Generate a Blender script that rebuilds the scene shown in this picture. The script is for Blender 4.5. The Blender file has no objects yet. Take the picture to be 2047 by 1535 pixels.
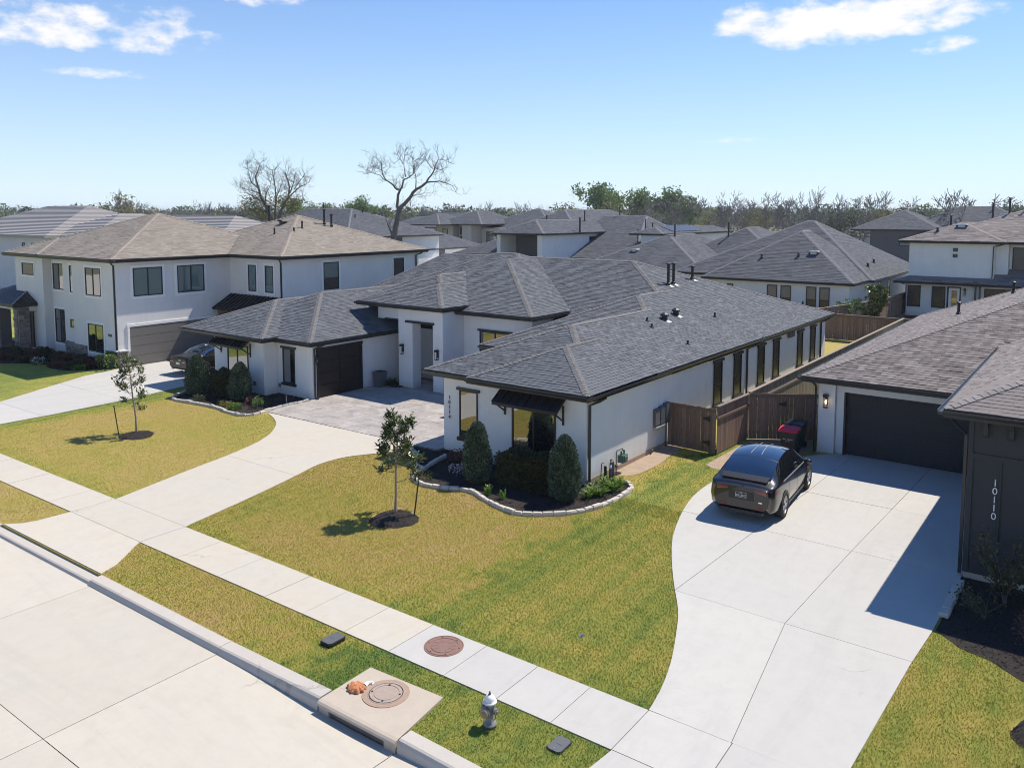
import bpy, bmesh, math, random
import numpy as np
from mathutils import Vector, Matrix

random.seed(7)
rng = np.random.default_rng(7)
scn = bpy.context.scene
C = scn.collection
PI = math.pi

# ---------------------------------------------------------------- camera
cam_d = bpy.data.cameras.new("camera")
cam = bpy.data.objects.new("camera", cam_d)
C.objects.link(cam)
cam.location = (0, 0, 8.9)
cam.rotation_euler = (math.radians(90 - 5.3405), 0, math.radians(36.9077))
cam_d.sensor_width = 36
cam_d.lens = 1626 / 2047 * 36
cam_d.shift_y = -(767.5 - 577) / 2047
cam_d.clip_start = 0.1
cam_d.clip_end = 4000
scn.camera = cam

# ---------------------------------------------------------------- light
SUN = Vector((0.195, 0.65, 1.0)).normalized()
world = bpy.data.worlds.new("World")
scn.world = world
world.use_nodes = True
wn, wl = world.node_tree.nodes, world.node_tree.links
wn.clear()
w_out = wn.new("ShaderNodeOutputWorld")
w_bg = wn.new("ShaderNodeBackground")
w_sky = wn.new("ShaderNodeTexSky")
w_sky.sky_type = 'NISHITA'
w_sky.sun_disc = False
w_sky.sun_elevation = math.asin(SUN.z)
w_sky.sun_rotation = math.atan2(SUN.x, SUN.y)
w_sky.altitude = 20
w_sky.air_density = 1.0
w_sky.dust_density = 0.15
w_sky.ozone_density = 1.6
w_bg.inputs['Strength'].default_value = 0.10
wl.new(w_bg.outputs[0], w_out.inputs[0])


def wmath(op, a, b=None, c=None):
    n = wn.new("ShaderNodeMath")
    n.operation = op
    for i, v in enumerate((a, b, c)):
        if v is None:
            continue
        if isinstance(v, (int, float)):
            n.inputs[i].default_value = v
        else:
            wl.new(v, n.inputs[i])
    return n.outputs[0]


w_tc = wn.new("ShaderNodeTexCoord")
w_sep = wn.new("ShaderNodeSeparateXYZ")
wl.new(w_tc.outputs['Generated'], w_sep.inputs[0])
w_az = wmath('ARCTAN2', w_sep.outputs[0], w_sep.outputs[1])
w_el = wmath('ARCSINE', w_sep.outputs[2])
w_comb = wn.new("ShaderNodeCombineXYZ")
wl.new(w_az, w_comb.inputs[0])
wl.new(wmath('MULTIPLY', w_el, 1.9), w_comb.inputs[1])
w_n = wn.new("ShaderNodeTexNoise")
w_n.inputs['Scale'].default_value = 17
w_n.inputs['Detail'].default_value = 9
w_n.inputs['Roughness'].default_value = 0.58
wl.new(w_comb.outputs[0], w_n.inputs['Vector'])
# cloud banks: azimuth, elevation, half widths (radians), weight
BANKS = [(-1.115, 0.195, 0.12, 0.026, 1.0), (-1.11, 0.149, 0.050, 0.006, 0.8), (-0.94, 0.240, 0.06, 0.010, 0.6),
         (-0.262, 0.212, 0.125, 0.026, 1.25), (-0.166, 0.176, 0.032, 0.009, 0.9),
         (-0.385, 0.083, 0.060, 0.006, 0.62), (-0.785, 0.123, 0.03, 0.003, 0.6), (-0.308, 0.111, 0.03, 0.003, 0.45),
         (0.35, 0.30, 0.25, 0.06, 1.0), (-1.9, 0.28, 0.3, 0.06, 1.0), (1.5, 0.35, 0.4, 0.07, 1.0), (2.7, 0.3, 0.4, 0.06, 1.0)]
w_mask = None
for az, el, wa, we, wt in BANKS:
    dx = wmath('DIVIDE', wmath('SUBTRACT', w_az, az), wa)
    dy = wmath('DIVIDE', wmath('SUBTRACT', w_el, el), we)
    r2 = wmath('ADD', wmath('MULTIPLY', dx, dx), wmath('MULTIPLY', dy, dy))
    m = wmath('MULTIPLY', wmath('MAXIMUM', wmath('SUBTRACT', 1.0, wmath('MULTIPLY', r2, 0.5)), 0.0), wt)
    w_mask = m if w_mask is None else wmath('MAXIMUM', w_mask, m)
w_d = wmath('ADD', wmath('MULTIPLY', wmath('SUBTRACT', w_n.outputs['Fac'], 0.5), 2.6), wmath('MULTIPLY', w_mask, 0.85))
w_ramp = wn.new("ShaderNodeMapRange")
w_ramp.interpolation_type = 'SMOOTHSTEP'
w_ramp.inputs['From Min'].default_value = 0.36
w_ramp.inputs['From Max'].default_value = 1.0
wl.new(w_d, w_ramp.inputs['Value'])
w_fac = wmath('MULTIPLY', w_ramp.outputs[0], wmath('MINIMUM', wmath('MULTIPLY', w_mask, 2.5), 0.93))
w_mix = wn.new("ShaderNodeMix")
w_mix.data_type = 'RGBA'
wl.new(w_fac, w_mix.inputs['Factor'])
w_mix.inputs['B'].default_value = (8.3, 8.1, 8.0, 1)
w_tint = wn.new("ShaderNodeMix")
w_tint.data_type = 'RGBA'
w_tint.blend_type = 'MULTIPLY'
w_tint.inputs['Factor'].default_value = 1.0
w_tint.inputs['B'].default_value = (0.37, 0.74, 1.17, 1)
wl.new(w_sky.outputs[0], w_tint.inputs['A'])
w_veil = wn.new("ShaderNodeMix")            # pale air near the horizon, the same all round
w_veil.data_type = 'RGBA'
w_veil.inputs['B'].default_value = (6.9, 8.0, 8.75, 1)
wl.new(wmath('MULTIPLY', wmath('POWER', 2.718, wmath('MULTIPLY', wmath('MAXIMUM', w_el, 0.0), -5.8)), 0.96), w_veil.inputs['Factor'])
wl.new(w_tint.outputs['Result'], w_veil.inputs['A'])
wl.new(w_veil.outputs['Result'], w_mix.inputs['A'])
wl.new(w_mix.outputs['Result'], w_bg.inputs['Color'])

sun_d = bpy.data.lights.new("sun", 'SUN')
sun_d.energy = 4.6
sun_d.angle = math.radians(0.53)
sun_d.color = (1.0, 0.925, 0.80)
sun = bpy.data.objects.new("sun", sun_d)
C.objects.link(sun)
sun.rotation_euler = (-SUN).to_track_quat('-Z', 'Y').to_euler()
sun.location = (20, 60, 90)

scn.view_settings.view_transform = 'Standard'
scn.view_settings.look = 'None'
scn.view_settings.gamma = 1
scn.view_settings.use_curve_mapping = False
scn.view_settings.exposure = 0.36
scn.cycles.use_denoising = True
scn.cycles.filter_width = 1.0
scn.cycles.max_bounces = 6
scn.cycles.diffuse_bounces = 3
scn.cycles.glossy_bounces = 3
scn.cycles.transmission_bounces = 3
scn.cycles.volume_bounces = 0


# ---------------------------------------------------------------- materials
class N:
    """small wrapper round a material node tree"""
    def __init__(s, name):
        s.m = bpy.data.materials.new(name)
        s.m.use_nodes = True
        s.t = s.m.node_tree
        s.b = s.t.nodes["Principled BSDF"]
        s.o = s.t.nodes["Material Output"]

    def n(s, kind, **kw):
        x = s.t.nodes.new("ShaderNode" + kind)
        for k, v in kw.items():
            setattr(x, k, v)
        return x

    def put(s, sock, v):
        if isinstance(v, bpy.types.NodeSocket):
            s.t.links.new(v, sock)
        else:
            sock.default_value = v

    def noise(s, scale, detail=4, rough=0.6, vec=None, dist=0.0):
        x = s.n("TexNoise")
        x.inputs['Scale'].default_value = scale
        x.inputs['Detail'].default_value = detail
        x.inputs['Roughness'].default_value = rough
        x.inputs['Distortion'].default_value = dist
        s.t.links.new(vec if vec is not None else s.pos(), x.inputs['Vector'])
        return x.outputs['Fac']

    def pos(s):
        if not hasattr(s, '_p'):
            s._p = s.n("NewGeometry").outputs['Position']
        return s._p

    def stretch(s, sx, sy, sz):
        x = s.n("Mapping")
        x.inputs['Scale'].default_value = (sx, sy, sz)
        s.t.links.new(s.pos(), x.inputs['Vector'])
        return x.outputs[0]

    def ramp(s, fac, stops):
        x = s.n("ValToRGB")
        e = x.color_ramp.elements
        while len(e) < len(stops):
            e.new(0.5)
        for k, (p, c) in enumerate(stops):
            e[k].position = p
            e[k].color = (c[0], c[1], c[2], 1) if isinstance(c, tuple) else (c, c, c, 1)
        s.t.links.new(fac, x.inputs[0])
        return x.outputs[0]

    def mix(s, fac, a, b, mode='MIX'):
        x = s.n("Mix", data_type='RGBA', blend_type=mode)
        s.put(x.inputs['Factor'], fac)
        for k, v in (('A', a), ('B', b)):
            if isinstance(v, tuple) and len(v) == 3:
                v = v + (1,)
            s.put(x.inputs[k], v)
        return x.outputs['Result']

    def math(s, op, a, b=0.0):
        x = s.n("Math", operation=op)
        s.put(x.inputs[0], a)
        s.put(x.inputs[1], b)
        return x.outputs[0]

    def bump(s, h, strength=0.3, dist=0.02):
        x = s.n("Bump")
        x.inputs['Strength'].default_value = strength
        x.inputs['Distance'].default_value = dist
        s.t.links.new(h, x.inputs['Height'])
        s.t.links.new(x.outputs[0], s.b.inputs['Normal'])

    def done(s, col=None, rough=0.8, metal=0.0, spec=None):
        if col is not None:
            s.put(s.b.inputs['Base Color'], col + (1,) if isinstance(col, tuple) and len(col) == 3 else col)
        s.put(s.b.inputs['Roughness'], rough)
        s.b.inputs['Metallic'].default_value = metal
        if spec is not None:
            s.b.inputs['Specular IOR Level'].default_value = spec
        return s.m


def obj_rand(k):
    return k.n("ObjectInfo").outputs['Random']


def isl_rand(k):
    return k.n("NewGeometry").outputs['Random Per Island']


def m_plain(name, col, rough=0.6, metal=0.0, var=0.12, scale=6, spec=None):
    k = N(name)
    c = k.mix(k.noise(scale, 5), tuple(v * (1 - var) for v in col), tuple(min(1, v * (1 + var)) for v in col))
    return k.done(c, rough, metal, spec)


def m_stucco(name, col, dirt=0.10):
    k = N(name)
    c = k.mix(k.ramp(k.noise(0.9, 6, 0.65), [(0.3, 0.0), (0.75, 1.0)]), col, tuple(v * (1 - dirt) for v in col))
    streak = k.ramp(k.noise(2.2, 5, 0.6, k.stretch(1.6, 1.6, 0.12)), [(0.52, 0.0), (0.8, 1.0)])
    c = k.mix(k.math('MULTIPLY', streak, 0.16), c, tuple(v * 0.62 for v in col))
    c = k.mix(k.math('MULTIPLY', k.noise(70, 2), 0.12), c, tuple(v * 0.7 for v in col))
    sz = k.n("SeparateXYZ")
    k.t.links.new(k.pos(), sz.inputs[0])
    low = k.n("MapRange")
    low.inputs['From Min'].default_value = 0.42
    low.inputs['From Max'].default_value = 0.0
    k.t.links.new(k.math('ADD', sz.outputs[2], k.math('MULTIPLY', k.math('SUBTRACT', k.noise(5, 5, 0.7), 0.5), 0.5)), low.inputs['Value'])
    c = k.mix(k.math('MULTIPLY', low.outputs[0], 0.38), c, (0.42, 0.34, 0.27))     # splash dirt at the foot
    k.bump(k.noise(38, 4, 0.75), 0.6, 0.016)
    return k.done(c, 0.92)


def m_concrete(name, col, warm, seed=0.0, broom=(1, 1, 1), tracks=None):
    k = N(name)
    r = obj_rand(k)
    c = k.mix(k.ramp(k.noise(0.45, 6, 0.6), [(0.34, 0.0), (0.68, 1.0)]), col, warm)
    c = k.mix(k.math('MULTIPLY', r, 0.55), c, tuple(v * 0.90 for v in col))
    c = k.mix(k.math('MULTIPLY', k.ramp(k.noise(2.7, 7, 0.7), [(0.42, 0.0), (0.75, 1.0)]), 0.30), c, tuple(v * 0.74 for v in warm))
    c = k.mix(k.math('MULTIPLY', k.ramp(k.noise(0.9, 6, 0.75, k.stretch(1, 0.35, 1), 1.2), [(0.55, 0.0), (0.75, 1.0)]), 0.28), c, tuple(v * 0.72 for v in col))
    c = k.mix(k.math('MULTIPLY', k.ramp(k.noise(38, 4, 0.7), [(0.62, 0.0), (0.72, 1.0)]), 0.25), c, tuple(v * 0.55 for v in col))
    c = k.mix(k.math('MULTIPLY', k.ramp(k.noise(1.7, 8, 0.8, None, 2.0), [(0.585, 0.0), (0.66, 1.0)]), 0.30), c, tuple(v * 0.66 for v in warm))
    c = k.mix(k.math('MULTIPLY', k.ramp(k.noise(0.32, 8, 0.78, k.stretch(*(0.5, 3.0, 1) if tracks == 'y' else (3.0, 0.45, 1)), 0.6), [(0.50, 0.0), (0.72, 1.0)]), 0.34 if tracks else 0.12), c, tuple(v * 0.70 for v in col))
    crack = k.n("TexVoronoi", feature='DISTANCE_TO_EDGE')
    crack.inputs['Scale'].default_value = 0.16
    mp = k.n("VectorMath", operation='ADD')
    nz = k.n("TexNoise")
    nz.inputs['Scale'].default_value = 1.5
    nz.inputs['Detail'].default_value = 6
    k.t.links.new(k.pos(), nz.inputs['Vector'])
    k.t.links.new(k.pos(), mp.inputs[0])
    k.t.links.new(nz.outputs['Color'], mp.inputs[1])
    k.t.links.new(mp.outputs[0], crack.inputs['Vector'])
    hair = k.math('MULTIPLY', k.ramp(crack.outputs['Distance'], [(0.0, 1.0), (0.0016, 0.0)]), k.ramp(k.noise(0.35, 3), [(0.56, 0.0), (0.62, 0.4)]))
    c = k.mix(hair, c, (0.14, 0.12, 0.10))
    k.bump(k.noise(45, 4, 0.7, k.stretch(*broom)), 0.25, 0.006)
    return k.done(c, 0.9)


def m_shingle(name, cols, contrast=1.0):
    k = N(name)
    r = isl_rand(k)
    c = k.ramp(r, [(i / (len(cols) - 1), c_) for i, c_ in enumerate(cols)])
    patch = k.noise(0.35, 4)
    c = k.mix(k.math('MULTIPLY', patch, 0.35), c, tuple(sum(x[i] for x in cols) / len(cols) * 0.8 for i in range(3)))
    c = k.mix(k.math('MULTIPLY', k.ramp(k.noise(120, 2), [(0.4, 0.0), (0.7, 1.0)]), 0.35), c, tuple(min(1, cols[-1][i] * 1.35) for i in range(3)))
    k.bump(k.noise(160, 2), 0.4, 0.004)
    return k.done(c, 0.93)


def m_wood(name, a, b, c3):
    k = N(name)
    r = obj_rand(k)
    c = k.ramp(r, [(0.0, a), (0.5, b), (1.0, c3)])
    g = k.noise(9, 6, 0.65, k.stretch(6, 6, 0.5))
    c = k.mix(k.math('MULTIPLY', k.ramp(g, [(0.35, 0.0), (0.7, 1.0)]), 0.65), c, tuple(v * 0.45 for v in a))
    low = k.n("SeparateXYZ")
    k.t.links.new(k.pos(), low.inputs[0])
    k.bump(g, 0.4, 0.006)
    return k.done(c, 0.88)


def m_leaf(name, cols, trans=0.3, rough=0.5):
    k = N(name)
    c = k.ramp(isl_rand(k), [(i / (len(cols) - 1), c_) for i, c_ in enumerate(cols)])
    c = k.mix(k.math('MULTIPLY', obj_rand(k), 0.3), c, cols[0])
    k.done(c, rough)
    tr = k.n("BsdfTranslucent")
    k.t.links.new(c, tr.inputs[0])
    mx = k.n("MixShader")
    mx.inputs[0].default_value = trans
    k.t.links.new(k.b.outputs[0], mx.inputs[1])
    k.t.links.new(tr.outputs[0], mx.inputs[2])
    k.t.links.new(mx.outputs[0], k.o.inputs[0])
    return k.m


def m_glass(name, tint=(0.012, 0.015, 0.018), refl=0.34, rough=0.02, edge=0.5):
    k = N(name)
    wob = k.noise(0.8, 2)
    k.bump(wob, 0.06, 0.05)
    k.done(tint, rough, 0.0, 0.6)
    gl = k.n("BsdfGlossy")
    gl.inputs['Color'].default_value = (0.86, 0.88, 0.9, 1)
    gl.inputs['Roughness'].default_value = rough
    nb = [x for x in k.t.nodes if x.type == 'BUMP'][0]
    k.t.links.new(nb.outputs[0], gl.inputs['Normal'])
    fr = k.n("LayerWeight")
    fr.inputs[0].default_value = 0.25
    f = k.math('ADD', k.math('MULTIPLY', fr.outputs['Fresnel'], edge), refl)
    mx = k.n("MixShader")
    k.t.links.new(f, mx.inputs[0])
    k.t.links.new(k.b.outputs[0], mx.inputs[1])
    k.t.links.new(gl.outputs[0], mx.inputs[2])
    k.t.links.new(mx.outputs[0], k.o.inputs[0])
    return k.m


M = {}
M['white'] = m_stucco("white_stucco", (0.80, 0.795, 0.785))
M['cream'] = m_stucco("warm_stucco", (0.74, 0.715, 0.69))
M['beige'] = m_stucco("beige_stucco", (0.58, 0.52, 0.45))
M['charcoal'] = m_plain("charcoal_siding", (0.038, 0.039, 0.043), 0.75, var=0.2, scale=30)
M['dgrey'] = m_stucco("dark_grey_stucco", (0.14, 0.13, 0.135))
M['trim'] = m_plain("black_trim", (0.018, 0.018, 0.020), 0.45)
M['gutter'] = m_plain("dark_bronze_gutter", (0.035, 0.034, 0.036), 0.32, 0.25)
M['whitetrim'] = m_plain("white_trim", (0.78, 0.77, 0.75), 0.6)
M['fascia'] = m_plain("dark_fascia", (0.028, 0.027, 0.028), 0.5)
M['soffit'] = m_plain("soffit", (0.5, 0.49, 0.48), 0.8)
M['glass'] = m_glass("window_glass", (0.012, 0.015, 0.018), 0.30)
M['screen'] = m_glass("window_screen", (0.02, 0.022, 0.024), 0.03, 0.2, 0.12)
M['blind'] = m_glass("window_with_blind", (0.10, 0.155, 0.145), 0.12, 0.05)
M['roof_grey'] = m_shingle("grey_shingles", [(0.052, 0.056, 0.064), (0.086, 0.093, 0.105), (0.126, 0.136, 0.152), (0.070, 0.075, 0.086), (0.160, 0.172, 0.190)])
M['cap_grey'] = m_shingle("grey_ridge_caps", [(0.13, 0.127, 0.128), (0.185, 0.18, 0.178), (0.155, 0.15, 0.15)])  # caps paler than the courses: the look of sunlit hips put into colour
M['roof_tan'] = m_shingle("tan_shingles", [(0.175, 0.146, 0.118), (0.265, 0.23, 0.19), (0.215, 0.183, 0.15), (0.31, 0.272, 0.228)])
M['roof_brown'] = m_shingle("brown_shingles", [(0.085, 0.067, 0.062), (0.175, 0.146, 0.138), (0.245, 0.212, 0.20), (0.135, 0.11, 0.104), (0.295, 0.267, 0.252)])
M['cap_brown'] = m_shingle("brown_ridge_caps", [(0.22, 0.19, 0.18), (0.30, 0.27, 0.26), (0.25, 0.22, 0.21)])
M['cap_tan'] = m_shingle("tan_ridge_caps", [(0.29, 0.245, 0.205), (0.34, 0.29, 0.245)])
M['roof_slate'] = m_shingle("slate_shingles", [(0.055, 0.059, 0.070), (0.082, 0.088, 0.103), (0.112, 0.12, 0.138), (0.068, 0.073, 0.086)])
M['cap_slate'] = m_shingle("slate_ridge_caps", [(0.15, 0.15, 0.165), (0.185, 0.185, 0.20)])
M['roof_tile'] = m_plain("grey_roof_tile", (0.40, 0.37, 0.35), 0.8, var=0.15, scale=3)
M['metalroof'] = m_plain("dark_standing_seam", (0.03, 0.026, 0.026), 0.38, 0.5)
M['road'] = m_concrete("road_concrete", (0.525, 0.487, 0.42), (0.56, 0.505, 0.415), broom=(1, 8, 1), tracks='y')
M['walk'] = m_concrete("sidewalk_concrete", (0.53, 0.495, 0.43), (0.56, 0.49, 0.385), broom=(6, 1, 1))
M['newconc'] = m_concrete("pale_grey_concrete", (0.50, 0.485, 0.455), (0.53, 0.505, 0.465), broom=(1, 7, 1), tracks='x')
M['oldconc'] = m_concrete("stained_concrete", (0.52, 0.455, 0.375), (0.45, 0.37, 0.29))
M['joint'] = m_plain("joint_dirt", (0.20, 0.165, 0.135), 0.95, var=0.4, scale=4)
M['kerb'] = m_concrete("kerb_concrete", (0.50, 0.465, 0.42), (0.53, 0.475, 0.41))
M['soil'] = m_plain("bare_soil", (0.36, 0.27, 0.195), 0.95, var=0.3, scale=3)
M['dark'] = m_plain("dark_void", (0.006, 0.006, 0.006), 0.9)
M['iron'] = m_plain("rusty_iron", (0.235, 0.135, 0.108), 0.75, 0.1, var=0.25, scale=20)
M['castgrey'] = m_plain("grey_plastic", (0.10, 0.105, 0.115), 0.6)
M['steel'] = m_plain("galvanised_steel", (0.42, 0.43, 0.44), 0.42, 0.7)
M['black'] = m_plain("black_paint", (0.010, 0.010, 0.011), 0.4)
M['fence_brown'] = m_wood("brown_fence_wood", (0.19, 0.125, 0.09), (0.25, 0.17, 0.125), (0.32, 0.225, 0.17))
M['fence_grey'] = m_wood("grey_fence_wood", (0.20, 0.165, 0.14), (0.27, 0.225, 0.19), (0.33, 0.275, 0.235))
M['fence_tan'] = m_wood("tan_fence_wood", (0.27, 0.205, 0.155), (0.33, 0.255, 0.195), (0.38, 0.30, 0.23))
M['wallwood'] = m_plain("dark_stained_wood", (0.022, 0.014, 0.011), 0.5, var=0.3, scale=12)
M['bark'] = m_plain("grey_bark", (0.13, 0.112, 0.10), 0.9, var=0.3, scale=5)
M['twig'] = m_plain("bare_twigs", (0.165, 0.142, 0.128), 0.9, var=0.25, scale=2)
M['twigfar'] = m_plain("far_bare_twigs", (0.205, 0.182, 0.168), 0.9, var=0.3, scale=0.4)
M['youngbark'] = m_plain("pale_bark", (0.30, 0.245, 0.20), 0.85, var=0.3, scale=30)
M['magnolia'] = m_leaf("magnolia_leaves", [(0.03, 0.055, 0.018), (0.075, 0.115, 0.03), (0.15, 0.19, 0.055), (0.16, 0.12, 0.05)], 0.22, 0.28)
M['conifer'] = m_leaf("juniper_foliage", [(0.030, 0.052, 0.034), (0.075, 0.115, 0.075), (0.135, 0.185, 0.122), (0.20, 0.25, 0.17)], 0.15, 0.65)
M['hedge'] = m_leaf("hedge_leaves", [(0.028, 0.036, 0.014), (0.06, 0.068, 0.025), (0.11, 0.105, 0.042)], 0.2, 0.5)
M['lily'] = m_leaf("bright_strap_leaves", [(0.07, 0.15, 0.018), (0.14, 0.25, 0.03), (0.20, 0.30, 0.05)], 0.35, 0.4)
M['yellowleaf'] = m_leaf("spring_leaves", [(0.16, 0.15, 0.03), (0.22, 0.21, 0.05), (0.12, 0.13, 0.03)], 0.35, 0.6)
M['greenleaf'] = m_leaf("fresh_green_leaves", [(0.085, 0.15, 0.035), (0.14, 0.22, 0.05), (0.20, 0.27, 0.075)], 0.3, 0.6)
M['darkleaf'] = m_leaf("dull_green_leaves", [(0.06, 0.08, 0.04), (0.09, 0.11, 0.055), (0.13, 0.14, 0.075)], 0.25, 0.7)
M['redleaf'] = m_leaf("reddish_leaves", [(0.11, 0.045, 0.04), (0.18, 0.08, 0.07), (0.08, 0.06, 0.035)], 0.3, 0.5)
M['flower'] = m_leaf("pale_flowers", [(0.62, 0.50, 0.55), (0.72, 0.66, 0.68), (0.55, 0.22, 0.30)], 0.2, 0.7)
M['whitefl'] = m_leaf("white_flowers", [(0.66, 0.68, 0.72), (0.75, 0.75, 0.78)], 0.2, 0.7)
M['limestone'] = m_plain("limestone_block", (0.52, 0.47, 0.41), 0.85, var=0.25, scale=9)


def make_mulch():
    k = N("dark_mulch")
    c = k.ramp(k.noise(26, 6, 0.75), [(0.35, (0.012, 0.009, 0.008)), (0.55, (0.035, 0.026, 0.022)), (0.75, (0.10, 0.075, 0.062))])
    k.bump(k.noise(30, 5, 0.8), 1.0, 0.05)
    return k.done(c, 0.95)


M['mulch'] = make_mulch()


def make_stone():
    k = N("ledge_stone")
    c = k.ramp(obj_rand(k), [(0.0, (0.16, 0.13, 0.115)), (0.4, (0.27, 0.22, 0.185)), (0.75, (0.36, 0.30, 0.25)), (1.0, (0.21, 0.185, 0.175))])
    c = k.mix(k.math('MULTIPLY', k.noise(14, 5), 0.5), c, (0.12, 0.10, 0.09))
    k.bump(k.noise(22, 5, 0.7), 0.6, 0.02)
    return k.done(c, 0.9)


M['stone'] = make_stone()


def make_patio():
    k = N("stamped_patio")
    big = k.ramp(k.noise(1.1, 7, 0.7, None, 0.6), [(0.30, (0.235, 0.205, 0.19)), (0.5, (0.40, 0.365, 0.34)), (0.72, (0.55, 0.51, 0.475))])
    c = k.mix(k.math('MULTIPLY', obj_rand(k), 0.45), big, (0.33, 0.30, 0.285))
    c = k.mix(k.math('MULTIPLY', k.ramp(k.noise(7, 6, 0.7), [(0.45, 0.0), (0.7, 1.0)]), 0.4), c, (0.26, 0.235, 0.22))
    k.bump(k.noise(9, 6, 0.7), 0.35, 0.02)
    return k.done(c, 0.72)


M['patio'] = make_patio()


def grass_colour(k):
    """straw to green by place: dormant turf with greener bands and patches"""
    big = k.noise(0.22, 5, 0.62, None, 0.4)
    mid = k.noise(1.3, 5, 0.65)
    s = k.n("SeparateXYZ")
    k.t.links.new(k.pos(), s.inputs[0])
    # the neighbour's turf beyond the lot line is greener, with a lush strip along the line
    xw = k.math('ADD', s.outputs[0], k.math('MULTIPLY', k.math('SUBTRACT', mid, 0.5), 3.6))

    def step(v, a, b, h):
        q = k.n("MapRange", interpolation_type='SMOOTHSTEP')
        q.inputs['From Min'].default_value = a
        q.inputs['From Max'].default_value = b
        q.inputs['To Min'].default_value = 0.0
        q.inputs['To Max'].default_value = h
        k.t.links.new(v, q.inputs['Value'])
        return q.outputs[0]
    lot = step(xw, -13.4, -11.2, 0.12)
    strip = k.math('MULTIPLY', step(xw, -12.6, -11.7, 1.0), step(xw, -10.3, -11.3, 0.11))
    left = step(xw, -35.6, -37.0, 0.22)
    yw = k.math('ADD', k.math('SUBTRACT', s.outputs[1], k.math('MULTIPLY', s.outputs[0], 0.0143)), k.math('MULTIPLY', k.math('SUBTRACT', mid, 0.5), 0.9))
    edge = k.math('MULTIPLY', step(yw, 13.5, 12.75, 0.10), step(yw, 12.0, 12.5, 1.0))
    verge = k.math('MULTIPLY', step(yw, 12.2, 11.6, 1.0), step(xw, -15.5, -12.0, 0.12))
    mow = k.n("TexWave")
    mow.inputs['Scale'].default_value = 0.55
    mow.inputs['Distortion'].default_value = 1.4
    mow.inputs['Detail'].default_value = 2
    mow.bands_direction = 'X'
    k.t.links.new(k.pos(), mow.inputs['Vector'])
    f = k.math('ADD', k.math('ADD', k.math('MULTIPLY', big, 0.55), k.math('MULTIPLY', mid, 0.38)), 0.155)
    for q in (lot, strip, left, edge, verge, k.math('MULTIPLY', k.math('SUBTRACT', mow.outputs['Fac'], 0.5), 0.07)):
        f = k.math('ADD', f, q)
    tiny = k.noise(7, 4, 0.7)
    f = k.math('ADD', f, k.math('MULTIPLY', k.math('SUBTRACT', tiny, 0.5), 0.22))
    return k.ramp(f, [(0.43, (0.50, 0.355, 0.15)), (0.56, (0.465, 0.352, 0.098)), (0.69, (0.405, 0.348, 0.066)), (0.81, (0.28, 0.305, 0.046)), (0.95, (0.13, 0.205, 0.030))])


def make_turf():
    k = N("turf_ground")
    c = grass_colour(k)
    c = k.mix(k.math('MULTIPLY', k.ramp(k.noise(40, 5, 0.75), [(0.35, 1.0), (0.65, 0.0)]), 0.35), c, (0.12, 0.10, 0.04))
    k.bump(k.noise(60, 4, 0.8), 0.9, 0.03)
    return k.done(c, 0.95)


def make_blade():
    k = N("grass_blades")
    c = grass_colour(k)
    v = k.ramp(isl_rand(k), [(0.0, 0.62), (0.5, 1.0), (1.0, 1.38)])
    c = k.mix(1.0, c, v, 'MULTIPLY')
    k.done(c, 0.75)
    tr = k.n("BsdfTranslucent")
    k.t.links.new(c, tr.inputs[0])
    mx = k.n("MixShader")
    mx.inputs[0].default_value = 0.25
    k.t.links.new(k.b.outputs[0], mx.inputs[1])
    k.t.links.new(tr.outputs[0], mx.inputs[2])
    k.t.links.new(mx.outputs[0], k.o.inputs[0])
    return k.m


M['turf'] = make_turf()
M['blade'] = make_blade()


def make_land():
    k = N("distant_land")
    c = k.ramp(k.noise(0.02, 6, 0.65), [(0.35, (0.16, 0.14, 0.085)), (0.6, (0.125, 0.125, 0.06)), (0.75, (0.20, 0.18, 0.12))])
    return k.done(c, 0.95)


M['land'] = make_land()


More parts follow.
